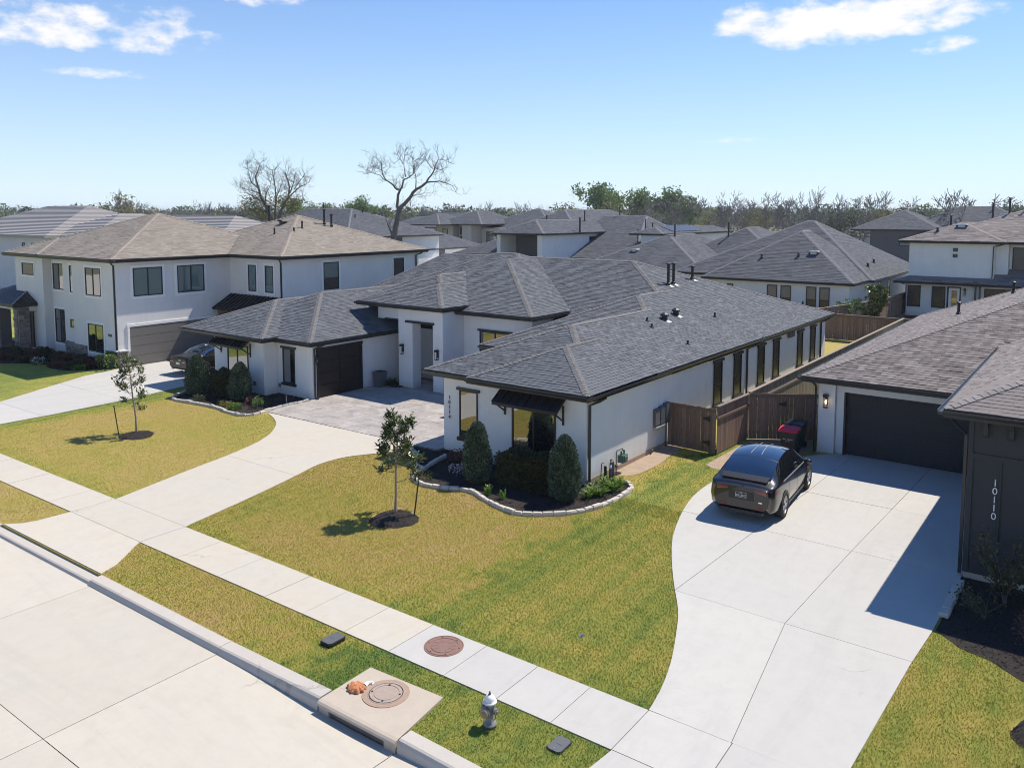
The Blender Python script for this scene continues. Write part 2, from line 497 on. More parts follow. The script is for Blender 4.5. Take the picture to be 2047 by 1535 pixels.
# ---------------------------------------------------------------- mesh helpers
class MB:
    """collects shapes, then links them as one mesh object"""
    def __init__(s):
        s.v, s.f, s.mi, s.sm = [], [], [], []
        s.mat = 0
        s.smooth = False

    def add(s, verts, faces):
        b = len(s.v)
        s.v.extend([tuple(p) for p in verts])
        for f in faces:
            s.f.append([b + i for i in f])
            s.mi.append(s.mat)
            s.sm.append(s.smooth)
        return s

    def box(s, x0, x1, y0, y1, z0, z1, rot=0.0, piv=None):
        p = [(x0, y0, z0), (x1, y0, z0), (x1, y1, z0), (x0, y1, z0), (x0, y0, z1), (x1, y0, z1), (x1, y1, z1), (x0, y1, z1)]
        if rot:
            cx, cy = piv or ((x0 + x1) / 2, (y0 + y1) / 2)
            c_, s_ = math.cos(rot), math.sin(rot)
            p = [(cx + (a - cx) * c_ - (b - cy) * s_, cy + (a - cx) * s_ + (b - cy) * c_, z) for a, b, z in p]
        return s.add(p, [(3, 2, 1, 0), (4, 5, 6, 7), (0, 1, 5, 4), (1, 2, 6, 5), (2, 3, 7, 6), (3, 0, 4, 7)])

    def prism(s, poly, z0, z1, bottom=True):
        n = len(poly)
        a = sum(poly[i][0] * poly[(i + 1) % n][1] - poly[(i + 1) % n][0] * poly[i][1] for i in range(n))
        if a < 0:
            poly = poly[::-1]
        v = [(p[0], p[1], z0) for p in poly] + [(p[0], p[1], z1) for p in poly]
        f = [tuple(range(n, 2 * n))] + [(i, (i + 1) % n, n + (i + 1) % n, n + i) for i in range(n)]
        if bottom:
            f.append(tuple(range(n - 1, -1, -1)))
        return s.add(v, f)

    def tube(s, pts, rad, seg=6, cap=True):
        """tube along points with radius (number or list)"""
        pts = [Vector(p) for p in pts]
        n = len(pts)
        rads = rad if isinstance(rad, (list, tuple)) else [rad] * n
        rings = []
        up = None
        for i in range(n):
            d = (pts[min(i + 1, n - 1)] - pts[max(i - 1, 0)])
            if d.length < 1e-9:
                d = Vector((0, 0, 1))
            d.normalize()
            if up is None:
                up = d.orthogonal().normalized()
            a = (up - d * up.dot(d))
            a = a.normalized() if a.length > 1e-6 else d.orthogonal().normalized()
            up = a
            b = d.cross(a)
            rings.append([pts[i] + (a * math.cos(2 * PI * k / seg) + b * math.sin(2 * PI * k / seg)) * rads[i] for k in range(seg)])
        v = [p for r in rings for p in r]
        f = []
        for i in range(n - 1):
            for k in range(seg):
                k2 = (k + 1) % seg
                f.append((i * seg + k, i * seg + k2, (i + 1) * seg + k2, (i + 1) * seg + k))
        if cap:
            f.append(tuple(range(seg - 1, -1, -1)))
            f.append(tuple((n - 1) * seg + k for k in range(seg)))
        return s.add(v, f)

    def lathe(s, prof, c=(0, 0, 0), seg=16, axis='z', cap=True):
        """profile of (radius, height) turned round an axis through c"""
        v, f = [], []
        n = len(prof)
        for r, h in prof:
            for k in range(seg):
                a = 2 * PI * k / seg
                x, y = r * math.cos(a), r * math.sin(a)
                if axis == 'z':
                    v.append((c[0] + x, c[1] + y, c[2] + h))
                elif axis == 'x':
                    v.append((c[0] + h, c[1] + x, c[2] + y))
                else:
                    v.append((c[0] + y, c[1] + h, c[2] + x))
        for i in range(n - 1):
            for k in range(seg):
                k2 = (k + 1) % seg
                f.append((i * seg + k, i * seg + k2, (i + 1) * seg + k2, (i + 1) * seg + k))
        if cap:
            f.append(tuple(range(seg - 1, -1, -1)))
            f.append(tuple((n - 1) * seg + k for k in range(seg)))
        return s.add(v, f)

    def mesh(s, name, mats):
        me = bpy.data.meshes.new(name)
        me.from_pydata(s.v, [], s.f)
        for m in (mats if isinstance(mats, (list, tuple)) else [mats]):
            me.materials.append(m)
        if any(s.mi):
            me.polygons.foreach_set('material_index', s.mi)
        if any(s.sm):
            me.polygons.foreach_set('use_smooth', s.sm)
        me.update()
        return me

    def build(s, name, mats, parent=None, **kw):
        return link(name, s.mesh(name, mats), parent, **kw)


WORLD_OFF = {}


def link(name, me, parent=None, loc=None, rot=None, label=None, cat=None, group=None, kind=None):
    o = bpy.data.objects.new(name, me)
    C.objects.link(o)
    if loc is not None:
        o.location = loc
    if rot is not None:
        o.rotation_euler = rot
    if parent is not None:
        o.parent = parent
        off = WORLD_OFF.get(parent.name)
        if off is not None:
            o.matrix_parent_inverse = Matrix.Translation(-off)
    tag(o, label, cat, group, kind)
    return o


def tag(o, label=None, cat=None, group=None, kind=None):
    if label:
        o['label'] = label
    if cat:
        o['category'] = cat
    if group:
        o['group'] = group
    if kind:
        o['kind'] = kind
    return o


def thing(name, loc, label, cat, group=None):
    """an Empty at the base of a thing; its parts are modelled in world coordinates"""
    o = bpy.data.objects.new(name, None)
    C.objects.link(o)
    o.location = loc
    o.empty_display_size = 0.3
    WORLD_OFF[o.name] = Vector(loc)
    return tag(o, label, cat, group)


def child_at(name, me, parent, loc, rot=None):
    """a piece that shares a mesh, set down at a world place"""
    return link(name, me, parent, loc=loc, rot=rot)


def copy_thing(root, loc, rotz=None, scale=None, label=None, group=None):
    c = root.copy()
    C.objects.link(c)
    c.location = loc
    if rotz is not None:
        c.rotation_euler = (0, 0, rotz)
    if scale is not None:
        c.scale = scale if isinstance(scale, tuple) else (scale,) * 3
    if label:
        c['label'] = label
    if group:
        c['group'] = group
    for ch in list(root.children):
        d = ch.copy()
        C.objects.link(d)
        d.parent = c
        for g in list(ch.children):
            e = g.copy()
            C.objects.link(e)
            e.parent = d
    return c


def fast_mesh(name, verts, tri, mats, mi=None):
    """mesh from numpy arrays of triangles or quads"""
    me = bpy.data.meshes.new(name)
    nv, nf, k = len(verts), len(tri), tri.shape[1]
    me.vertices.add(nv)
    me.vertices.foreach_set('co', np.ascontiguousarray(verts, dtype=np.float32).ravel())
    me.loops.add(nf * k)
    me.loops.foreach_set('vertex_index', np.ascontiguousarray(tri, dtype=np.int32).ravel())
    me.polygons.add(nf)
    me.polygons.foreach_set('loop_start', np.arange(0, nf * k, k, dtype=np.int32))
    me.polygons.foreach_set('loop_total', np.full(nf, k, dtype=np.int32))
    for m in (mats if isinstance(mats, (list, tuple)) else [mats]):
        me.materials.append(m)
    if mi is not None:
        me.polygons.foreach_set('material_index', mi.astype(np.int32))
    me.update(calc_edges=True)
    return me


def clip_poly(poly, a, b, c):
    """keep the part of a 2D polygon where a*x + b*y <= c"""
    out = []
    n = len(poly)
    for i in range(n):
        p, q = poly[i], poly[(i + 1) % n]
        dp, dq = a * p[0] + b * p[1] - c, a * q[0] + b * q[1] - c
        if dp <= 0:
            out.append(p)
        if (dp < 0 < dq) or (dq < 0 < dp):
            t = dp / (dp - dq)
            out.append((p[0] + (q[0] - p[0]) * t, p[1] + (q[1] - p[1]) * t))
    return out


def in_poly(px, py, poly):
    """vectorised point in polygon"""
    inside = np.zeros(len(px), bool)
    n = len(poly)
    j = n - 1
    for i in range(n):
        xi, yi = poly[i]
        xj, yj = poly[j]
        cond = ((yi > py) != (yj > py)) & (px < (xj - xi) * (py - yi) / (yj - yi + 1e-12) + xi)
        inside ^= cond
        j = i
    return inside


def spline(pts, step=0.25, closed=False):
    """Catmull-Rom through points"""
    out = []
    n = len(pts)
    rngi = range(n if closed else n - 1)
    for i in rngi:
        p0 = pts[(i - 1) % n] if closed or i > 0 else pts[0]
        p1, p2 = pts[i], pts[(i + 1) % n]
        p3 = pts[(i + 2) % n] if closed or i + 2 < n else pts[-1]
        d = math.dist(p1, p2)
        m = max(1, int(d / step))
        for k in range(m):
            t = k / m
            out.append(tuple(0.5 * (2 * p1[j] + (p2[j] - p0[j]) * t + (2 * p0[j] - 5 * p1[j] + 4 * p2[j] - p3[j]) * t * t + (3 * p1[j] - p0[j] - 3 * p2[j] + p3[j]) * t ** 3) for j in range(2)))
    if not closed:
        out.append(tuple(pts[-1]))
    return out
# ================================================================ GROUND AND STREET
SL = 0.0143                         # the street runs at a slight angle to the lots


def st(x, off):
    return (x, off + SL * x)


KF, KB, WO, WI = 9.32, 9.66, 11.28, 12.62     # kerb front, kerb back, walk outer edge, walk inner edge

MB().add([(-3000, -800, -0.30), (3000, -800, -0.30), (3000, 3400, -0.30), (-3000, 3400, -0.30)], [(0, 1, 2, 3)]).build("ground", M['land'], kind='structure')


def slabs(name, cells, mat, parent, z0, z1):
    """concrete panels, each an object of its own with a soft top edge"""
    for poly in cells:
        if len(poly) < 3:
            continue
        a = abs(sum(poly[i][0] * poly[(i + 1) % len(poly)][1] - poly[(i + 1) % len(poly)][0] * poly[i][1] for i in range(len(poly)))) / 2
        if a < 0.03:
            continue
        dz = rng.uniform(-0.002, 0.002)
        MB().prism(poly, z0, z1 + dz, bottom=False).build(name, mat, parent)


def split(polys, lines, gap=0.010):
    """cut polygons along straight joints ((x0, y0), (x1, y1))"""
    for (x0, y0), (x1, y1) in lines:
        a, b = (y1 - y0), -(x1 - x0)
        L = math.hypot(a, b)
        a, b = a / L, b / L
        c = a * x0 + b * y0
        out = []
        for p in polys:
            out.append(clip_poly(p, a, b, c - gap / 2))
            out.append(clip_poly(p, -a, -b, -c - gap / 2))
        polys = [p for p in out if len(p) >= 3]
    return polys


# --- road
road = MB().prism([(-120, -40), (60, -40), st(60, KF + 0.1), st(-120, KF + 0.1)], -0.28, -0.215).build("road", M['joint'], kind='structure')
xs = [-120, -80, -60, -50, -45.2, -40.1, -35.0, -29.9, -24.75, -19.6, -14.42, -9.36, -4.2, 1.0, 6.1, 60]
bands = [(-40, -8), (-8, -1.8), (-1.8, 1.95), (1.95, 5.94), (5.94, KF + 0.02)]
cells = []
for xa, xb in zip(xs[:-1], xs[1:]):
    for ya, yb in bands:
        g = 0.007
        if yb > 9 and -15 < xa < -8:        # the gutter dips towards the storm inlet
            nx_, ny_ = 14, 10
            vv = []
            for j in range(ny_ + 1):
                for i in range(nx_ + 1):
                    X, Y = st(xa + g + (xb - xa - 2 * g) * i / nx_, ya + g + (yb - ya - 2 * g) * j / ny_)
                    u = max(0.0, 1 - abs(X + 10.35) / 3.4)
                    w_ = min(1.0, max(0.0, (Y - 7.4) / 1.75))
                    vv.append((X, Y, -0.130 - 0.078 * u * u * (3 - 2 * u) * w_ * w_))
            MB().add(vv, [(j * (nx_ + 1) + i, j * (nx_ + 1) + i + 1, (j + 1) * (nx_ + 1) + i + 1, (j + 1) * (nx_ + 1) + i) for j in range(ny_) for i in range(nx_)]).build("road_panel", M['road'], road)
            continue
        cells.append([st(xa + g, ya + g), st(xb - g, ya + g), st(xb - g, yb - g), st(xa + g, yb - g)])
slabs("road_panel", cells, M['road'], road, -0.22, -0.130)

# --- turf of the lots, with the verge
lawn = MB().prism([st(-90, KB - 0.02), st(60, KB - 0.02), (60, 62), (-90, 62)], -0.25, 0.0, bottom=False).build("lawn", M['turf'], kind='structure')

# --- kerb
kerb = MB().prism([st(-90, KF + 0.05), st(60, KF + 0.05), st(60, KB - 0.03), st(-90, KB - 0.03)], -0.25, -0.14).build("kerb", M['joint'], kind='structure')


def kerb_piece(xa, xb, ha, hb, name="kerb_segment", mat='kerb'):
    g = 0.006
    v = []
    for x, h in ((xa + g, ha), (xb - g, hb)):
        prof = [(KF - 0.01, -0.24), (KF - 0.01, -0.128), (KF + 0.015, h - 0.075), (KF + 0.045, h - 0.02), (KF + 0.085, h), (KB, h + 0.004), (KB, -0.24)]
        v += [st(x, y) + (z,) for y, z in prof]
    f = [(i, i + 1, i + 8, i + 7) for i in range(6)] + [tuple(range(6, -1, -1)), tuple(range(7, 14))]
    m = MB()
    m.smooth = False
    m.add(v, f).build(name, M[mat], kerb)


for xa, xb in ((-90, -70), (-70, -50), (-50, -40.1), (-40.1, -35.0), (-35.0, -29.9), (-29.9, -25.25)):
    kerb_piece(xa, xb, 0.0, 0.0)
kerb_piece(-25.25, -19.7, -0.055, -0.055)
kerb_piece(-19.7, -14.42, 0.0, 0.0)
kerb_piece(-14.42, -11.33, 0.0, 0.045)
kerb_piece(-9.33, -6.7, 0.045, 0.0)
kerb_piece(-6.7, -2.2, -0.055, -0.055)
for xa, xb in ((-2.2, 1.0), (1.0, 6.1), (6.1, 20), (20, 60)):
    kerb_piece(xa, xb, 0.0, 0.0)

# --- sidewalk
walk = MB().prism([st(-90, WO + 0.02), st(-24.66, WO + 0.02), st(-24.66, WI - 0.02), st(-90, WI - 0.02)], -0.1, 0.008).build("sidewalk", M['joint'], kind='structure')
link("sidewalk_bed", MB().prism([st(-20.86, WO + 0.02), st(-6.32, WO + 0.02), st(-6.32, WI - 0.02), st(-20.86, WI - 0.02)], -0.1, 0.008).mesh("sidewalk_bed", M['joint']), walk)
wx = [-90 + 1.5 * i for i in range(38)] + [-33.2, -31.75, -30.3, -28.92, -27.5, -26.1, -24.66]
for xa, xb in zip(wx[:-1], wx[1:]):
    g = 0.006
    slabs("slab", [[st(xa + g, WO), st(xb - g, WO), st(xb - g, WI), st(xa + g, WI)]], M['walk'], walk, -0.1, 0.022)
wx = [-20.86, -19.12, -17.31, -15.5, -14.16, -12.81, -11.49, -10.02, -8.74, -7.55, -6.34]
for i, (xa, xb) in enumerate(zip(wx[:-1], wx[1:])):
    g = 0.006
    slabs("slab", [[st(xa + g, WO), st(xb - g, WO), st(xb - g, WI), st(xa + g, WI)]], M['walk' if xb < -11.4 else 'newconc'], walk, -0.1, 0.022)

# --- driveway of the white house
dl = spline([(-24.65, 12.27), (-25.47, 15.3), (-25.9, 17.06), (-26.41, 18.6), (-26.98, 19.65), (-27.6, 20.40), (-28.3, 21.02), (-29.1, 21.5), (-29.7, 21.75), (-30.12, 21.95)], 0.3)
dr = spline([(-20.88, 12.32), (-21.3, 14.3), (-21.71, 15.98), (-22.05, 17.2), (-22.38, 18.4), (-22.28, 19.5), (-21.85, 20.3), (-21.45, 21.0), (-21.25, 22.16)], 0.3)
drive = MB().prism([st(-24.62, WO)] + [(x + 0.03, y) for x, y in dl] + [(x - 0.03, y) for x, y in dr[::-1]] + [st(-20.9, WO)], -0.1, 0.008).build("driveway", M['joint'], kind='structure')
dpoly = [st(-24.66, WI + 0.006)] + dl[1:] + dr[::-1][:-1] + [st(-20.86, WI + 0.006)]
slabs("slab", split([dpoly], [((-30, 17.06), (-15, 17.10))]), M['walk'], drive, -0.1, 0.024)
slabs("slab", [[st(-24.654, WO + 0.006), st(-20.866, WO + 0.006), st(-20.866, WI - 0.006), st(-24.654, WI - 0.006)]], M['oldapron'] if 'oldapron' in M else M['walk'], drive, -0.1, 0.024)
apron = [st(-24.66, WO - 0.006)] + [(-24.72, 9.98), (-24.85, 9.66), st(-25.2, KB + 0.01), st(-19.75, KB + 0.01), (-19.95, 9.86), (-20.35, 10.35), (-20.62, 10.66), st(-20.86, WO - 0.006)]
slabs("apron_slab", [apron], M['walk'], drive, -0.1, 0.020)

# --- stamped patio between the wings
patio = MB().prism([(-30.15, 22.0), (-20.2, 22.2), (-20.2, 26), (-21.9, 28.7), (-21.9, 33), (-31.2, 33), (-31.2, 25.0), (-30.5, 24.9), (-30.4, 23.2)], -0.1, 0.018).build("patio", M['joint'], kind='structure')
ppoly = [(-30.15, 22.0), (-20.2, 22.2), (-20.2, 26), (-21.9, 28.7), (-21.9, 31.4), (-30.45, 31.4), (-30.45, 24.9), (-30.42, 23.2)]
y = 21.95
row = 0
prg = random.Random(5)
while y < 31.4:
    h = prg.choice([0.45, 0.6, 0.75])
    x = -30.6 - prg.random() * 0.4
    while x < -20:
        w = prg.choice([0.55, 0.75, 0.95, 1.2])
        p = list(ppoly)
        for a, b, c in ((1, 0, x + w - 0.006), (-1, 0, -x - 0.006), (0, 1, y + h - 0.006), (0, -1, -y - 0.006)):
            p = clip_poly(p, a, b, c)
            if len(p) < 3:
                break
        if len(p) >= 3:
            slabs("paving_stone", [p], M['patio'], patio, -0.05, 0.032 + prg.uniform(-0.002, 0.002))
        x += w
    y += h

# --- pale driveway of the right-hand house
rl = spline([(-6.34, 12.53), (-6.45, 13.2), (-6.72, 14.2), (-7.17, 15.4), (-7.54, 16.25), (-8.25, 17.5), (-8.99, 18.92), (-9.55, 20.2), (-10.12, 22.06), (-10.42, 23.7), (-10.42, 25.3), (-10.1, 27.0), (-9.5, 28.6), (-8.75, 29.9), (-8.2, 30.54)], 0.3) + [(-8.12, 30.70), (-7.86, 30.71), (-7.85, 30.89)]
rr = [(-2.72, 30.89), (-2.72, 22.0), (-2.8, 18.6), (-2.9, 17.0), (-3.05, 12.57)]
drive2 = MB().prism([st(-6.3, WO), ] + [(x + 0.03, y) for x, y in rl] + [(x - 0.03, y) for x, y in rr] + [st(-3.1, WO)], -0.1, 0.008).build("driveway", M['joint'], kind='structure')
cells = split([rl + rr], [((-12, 17.08), (0, 17.09)), ((-12, 21.93), (0, 21.95)), ((-12, 25.84), (0, 25.85)),
                          ((-4.80, 12.5), (-5.42, 17.1)), ((-7.99, 17.1), (-7.78, 22.2))], 0.014) if False else None
rows = [(12.53, 17.08), (17.08, 21.94), (21.94, 25.85), (25.85, 30.95)]
vline = [(-4.80, 12.5), (-5.42, 17.1), (-5.28, 21.95), (-5.12, 25.85), (-4.93, 30.95)]
vline2 = [None, ((-8.02, 17.08), (-7.80, 21.94)), ((-7.80, 21.94), (-7.64, 25.85)), ((-7.64, 25.85), (-7.49, 30.95))]
for i, (ya, yb) in enumerate(rows):
    p = clip_poly(clip_poly(rl + rr, 0, 1, yb - 0.007), 0, -1, -ya - 0.007)
    ls = [(vline[i], vline[i + 1])]
    if vline2[i]:
        ls.append(vline2[i])
    slabs("slab", split([p], ls, 0.014), M['newconc'], drive2, -0.1, 0.024)
slabs("slab", [[st(-6.33, WO + 0.006), st(-4.76, WO + 0.006), st(-4.8, WI - 0.006), st(-6.33, WI - 0.006)], [st(-4.74, WO + 0.006), st(-3.1, WO + 0.006), st(-3.07, WI - 0.006), st(-4.78, WI - 0.006)]], M['newconc'], drive2, -0.1, 0.024)
slabs("apron_slab", [[st(-6.33, WO - 0.006), (-6.4, 10.55), (-6.62, 9.85), st(-6.66, KB + 0.01), st(-2.3, KB + 0.01), (-2.7, 10.3), st(-3.1, WO - 0.006)]], M['newconc'], drive2, -0.1, 0.020)
walk3 = link("sidewalk_bed", MB().prism([st(-3.0, WO + 0.02), st(30, WO + 0.02), st(30, WI - 0.02), st(-3.0, WI - 0.02)], -0.1, 0.008).mesh("sidewalk_bed", M['joint']), walk)
wx = [-3.05 + 1.5 * i for i in range(12)]
for xa, xb in zip(wx[:-1], wx[1:]):
    slabs("slab", [[st(xa + 0.006, WO), st(xb - 0.006, WO), st(xb - 0.006, WI), st(xa + 0.006, WI)]], M['newconc'], walk, -0.1, 0.022)

# --- driveway of the left-hand house
lpoly = [st(-37.5, WI), (-37.42, 15.9), (-37.62, 19.4), (-38.2, 22.8), (-38.6, 24.6), (-38.6, 31.0), (-45.6, 31.0), (-45.6, 23.8), (-44.96, 21.02), (-43.3, 18.0), (-41.9, 15.6), st(-41.3, WI)]
drive3 = MB().prism(lpoly, -0.1, 0.008).build("driveway", M['joint'], kind='structure')
slabs("slab", split([lpoly], [((-50, 15.4), (-30, 15.75)), ((-50, 19.2), (-30, 19.45)), ((-50, 24.0), (-30, 24.2)), ((-41.3, 12), (-41.8, 31))], 0.014), M['newconc'], drive3, -0.1, 0.024)
slabs("slab", [[st(-41.3, WO), st(-37.5, WO), st(-37.5, WI - 0.01), st(-41.3, WI - 0.01)], [st(-41.6, KB), st(-37.0, KB), st(-37.5, WO - 0.01), st(-41.3, WO - 0.01)]], M['newconc'], drive3, -0.1, 0.026)

# --- planting beds
EDGE_R = spline([(-19.35, 21.75), (-19.15, 20.8), (-18.95, 20.1), (-18.82, 19.56), (-18.5, 19.2), (-17.9, 18.98), (-17.1, 19.12), (-16.52, 19.37), (-16.05, 19.37), (-15.3, 19.06), (-14.5, 18.82), (-13.88, 18.77), (-13.3, 19.1), (-12.68, 19.7), (-12.27, 20.64), (-12.15, 21.8), (-12.25, 22.75), (-12.75, 23.2)], 0.2)
EDGE_L = spline([(-36.95, 23.6), (-36.85, 22.2), (-36.35, 21.2), (-35.7, 20.8), (-34.6, 20.88), (-33.6, 21.0), (-32.6, 21.04), (-31.5, 20.86), (-30.55, 20.92), (-30.22, 21.35), (-30.38, 22.2), (-30.48, 23.1), (-30.42, 24.3)], 0.2)
EDGE_S = spline([(-21.3, 21.85), (-20.75, 21.5), (-20.2, 21.2), (-19.7, 20.7), (-19.45, 20.3), (-19.0, 20.15)], 0.2)
BED_R = EDGE_R + [(-13.6, 23.3), (-13.6, 22.2), (-17.7, 22.2), (-20.1, 22.5), (-20.1, 22.0)]
BED_L = EDGE_L + [(-30.6, 24.75), (-33.0, 24.75), (-33.0, 24.0), (-36.9, 24.0)]
BED_S = EDGE_S + [(-19.4, 21.7), (-20.1, 22.1), (-21.3, 22.1)]
BED_D = [(-2.72, 22.0), (-2.72, 19.4), (-2.75, 18.75), (-2.2, 18.25), (-1.66, 18.1), (-1.04, 17.6), (0.2, 16.9), (2.5, 16.4), (6, 16.4), (6, 22.0)]
BED_N = spline([(-46.3, 23.3), (-46.4, 22.3), (-47.2, 21.2), (-48.9, 20.9), (-50.2, 21.3), (-51.4, 20.9), (-53.0, 19.7), (-55.5, 19.0), (-60, 18.6)], 0.4) + [(-62, 26), (-46, 26)]


def heap(poly, z0, h, seed):
    """mulch surface with a raised, lumpy middle"""
    xs_, ys_ = [p[0] for p in poly], [p[1] for p in poly]
    m = MB()
    m.prism(poly, z0 - 0.05, z0 + 0.012, bottom=False)
    r = np.random.default_rng(seed)
    n = int((max(xs_) - min(xs_)) * (max(ys_) - min(ys_)) * 90)
    px = r.uniform(min(xs_), max(xs_), n)
    py = r.uniform(min(ys_), max(ys_), n)
    ok = in_poly(px, py, poly)
    for x, y in zip(px[ok], py[ok]):
        a, s_ = r.uniform(0, PI), r.uniform(0.02, 0.06)
        dx, dy = math.cos(a) * s_, math.sin(a) * s_
        zz = z0 + 0.012 + r.uniform(0.0, h)
        m.add([(x - dx, y - dy, zz - 0.02), (x + dx, y + dy, zz), (x - dy * 0.5, y + dx * 0.5, zz + 0.015)], [(0, 1, 2)])
    return m


heap(BED_R, 0.0, 0.03, 1).build("mulch_bed", M['mulch'], kind='structure')
heap(BED_L, 0.0, 0.03, 2).build("mulch_bed", M['mulch'], kind='structure')
heap(BED_S, 0.0, 0.03, 3).build("mulch_bed", M['mulch'], kind='structure')
heap(BED_D, 0.0, 0.03, 4).build("mulch_bed", M['mulch'], kind='structure')
heap(BED_N, 0.0, 0.04, 5).build("mulch_bed", M['mulch'], kind='structure')
# worn earth at the foot of the side wall and before the gate
DIRT1 = spline([(-13.6, 23.6), (-12.9, 24.0), (-12.75, 25.5), (-12.9, 27.0), (-13.0, 28.0), (-13.6, 28.2)], 0.3)
DIRT2 = spline([(-11.4, 26.6), (-10.7, 26.3), (-10.5, 27.4), (-9.9, 28.6), (-9.2, 29.8), (-8.8, 31.2), (-10.2, 32.0), (-11.3, 30.8)], 0.3)
for p in (DIRT1, DIRT2):
    MB().prism(p, -0.05, 0.010, bottom=False).build("bare_earth", M['soil'], kind='structure')


def edging(poly, label, seed, w=0.13):
    r = random.Random(seed)
    t = thing("stone_edging", (poly[len(poly) // 2][0], poly[len(poly) // 2][1], 0), label, "edging", "stone edgings round the beds")
    acc, i = 0.0, 0
    run = [0.0]
    for a, b in zip(poly[:-1], poly[1:]):
        run.append(run[-1] + math.dist(a, b))
    s_ = 0.0
    while s_ < run[-1] - 0.1:
        L = r.uniform(0.22, 0.40)
        c = s_ + L / 2
        k = min(max(0, int(np.searchsorted(run, c)) - 1), len(poly) - 2)
        f_ = (c - run[k]) / max(1e-6, run[k + 1] - run[k])
        x = poly[k][0] + (poly[k + 1][0] - poly[k][0]) * f_
        y = poly[k][1] + (poly[k + 1][1] - poly[k][1]) * f_
        a = math.atan2(poly[k + 1][1] - poly[k][1], poly[k + 1][0] - poly[k][0])
        h, ww = r.uniform(0.10, 0.14), w * r.uniform(0.85, 1.2)
        hl = L / 2 - 0.008
        v = []
        for zz, q in ((-0.02, 1.0), (h * 0.7, 1.0), (h, 0.80)):
            for sx, sy in ((-1, -1), (1, -1), (1, 1), (-1, 1)):
                v.append((sx * (hl - (1 - q) * 0.08) + r.uniform(-.008, .008), sy * ww / 2 * q + r.uniform(-.01, .01), zz + r.uniform(-.006, .006)))
        f = [(8, 9, 10, 11)] + [(b_ + i_, b_ + (i_ + 1) % 4, b_ + 4 + (i_ + 1) % 4, b_ + 4 + i_) for b_ in (0, 4) for i_ in range(4)]
        child_at("edging_stone", MB().add(v, f).mesh("edging_stone", M['limestone']), t, (x, y, 0), (0, 0, a))
        s_ += L
    return t


edging(EDGE_R, "curving border of pale stone blocks round the bed under the 10114 window wing", 1)
edging(EDGE_L, "curving border of pale stone blocks round the bed by the single garage door wing", 2)
edging(EDGE_S, "short stone border beside the patio corner, next to the young tree with the black stake", 3, 0.10)
edging([(-2.69, 21.6), (-2.70, 20.6), (-2.72, 19.5)], "straight row of flat stone blocks between pale driveway and dark house bed", 4, 0.2)

# ================================================================ GRASS
TREES2 = [(-16.55, 16.32, 0.72), (-31.2, 16.5, 0.66), (-0.35, 15.9, 0.75)]
HARD = [[(-30.2, 21.7), (-21.0, 21.6), (-20.6, 22.4), (-30.3, 22.3)], [(-9, 30.4), (-2, 30.4), (-2, 31.5), (-9, 31.5)], [st(-90, WO - 0.01), st(60, WO - 0.01), st(60, WI + 0.01), st(-90, WI + 0.01)], [st(-24.62, WO)] + dl + dr[::-1] + [st(-20.86, WO)], apron,
        [st(-6.33, WO)] + rl + rr + [st(-3.05, WO)], lpoly, ppoly, BED_R, BED_L, BED_S, BED_D, BED_N,
        [st(-42, 9), st(-37, 9), st(-37.3, 13), st(-41.5, 13)],
        [(-11.36, 9.3), (-9.42, 9.3), (-9.5, 10.6), (-11.4, 10.52)], DIRT1[:],
        [(-13.62, 22.1), (-13.62, 49), (-31, 49), (-31, 24.8), (-33, 24.8), (-33, 24), (-39, 24), (-39, 40), (-20.1, 34), (-20.1, 22.4)], [st(-6.33, WO), (-6.4, 10.55), (-6.62, 9.85), (-6.66, 9.5), (-2.2, 9.5), (-2.7, 10.3), (-3.0, 11.3)]]


def sow(x0, x1, y0, y1, dens, seed):
    r = np.random.default_rng(seed)
    n = int((x1 - x0) * (y1 - y0) * dens)
    x, y = r.uniform(x0, x1, n), r.uniform(y0, y1, n)
    ok = y > KB + SL * x + 0.01
    for p in HARD:
        ok &= ~in_poly(x, y, p)
    for cx, cy, rad in TREES2:
        ok &= (x - cx) ** 2 + (y - cy) ** 2 > rad ** 2
    thin = in_poly(x, y, DIRT2)
    ok &= ~(thin & (r.random(n) < 0.88))
    return x[ok], y[ok]


def grass(name, areas, h0, h1, w, seed):
    X, Y = [], []
    for i, a in enumerate(areas):
        x, y = sow(*a, seed + i)
        X.append(x)
        Y.append(y)
    x, y = np.concatenate(X), np.concatenate(Y)
    n = len(x)
    r = np.random.default_rng(seed)
    a = r.uniform(0, 2 * PI, n)
    h = r.uniform(h0, h1, n)
    lean = r.uniform(0.2, 1.1, n) * h
    b = r.uniform(0, 2 * PI, n)
    ww = w * r.uniform(0.6, 1.3, n)
    v = np.zeros((n, 3, 3))
    v[:, 0, 0], v[:, 0, 1] = x - np.cos(a) * ww, y - np.sin(a) * ww
    v[:, 1, 0], v[:, 1, 1] = x + np.cos(a) * ww, y + np.sin(a) * ww
    v[:, 2, 0], v[:, 2, 1], v[:, 2, 2] = x + np.cos(b) * lean, y + np.sin(b) * lean, h
    f = np.arange(n * 3).reshape(n, 3)
    return link(name, fast_mesh(name, v.reshape(-1, 3), f, M['blade']), label=None, kind='stuff')


g = grass("grass", [(-22.6, -6.3, 9.2, 21.9, 1900), (-13.6, -8.6, 21.0, 29.5, 900), (-3.2, 1.2, 12.5, 19.0, 1900), (-38, -24.5, 9.1, 22.5, 750), (-58, -41, 12.3, 21.5, 220)], 0.018, 0.046, 0.0065, 40)
tag(g, "short straw and green turf grass on the front lawns and verge", "grass")
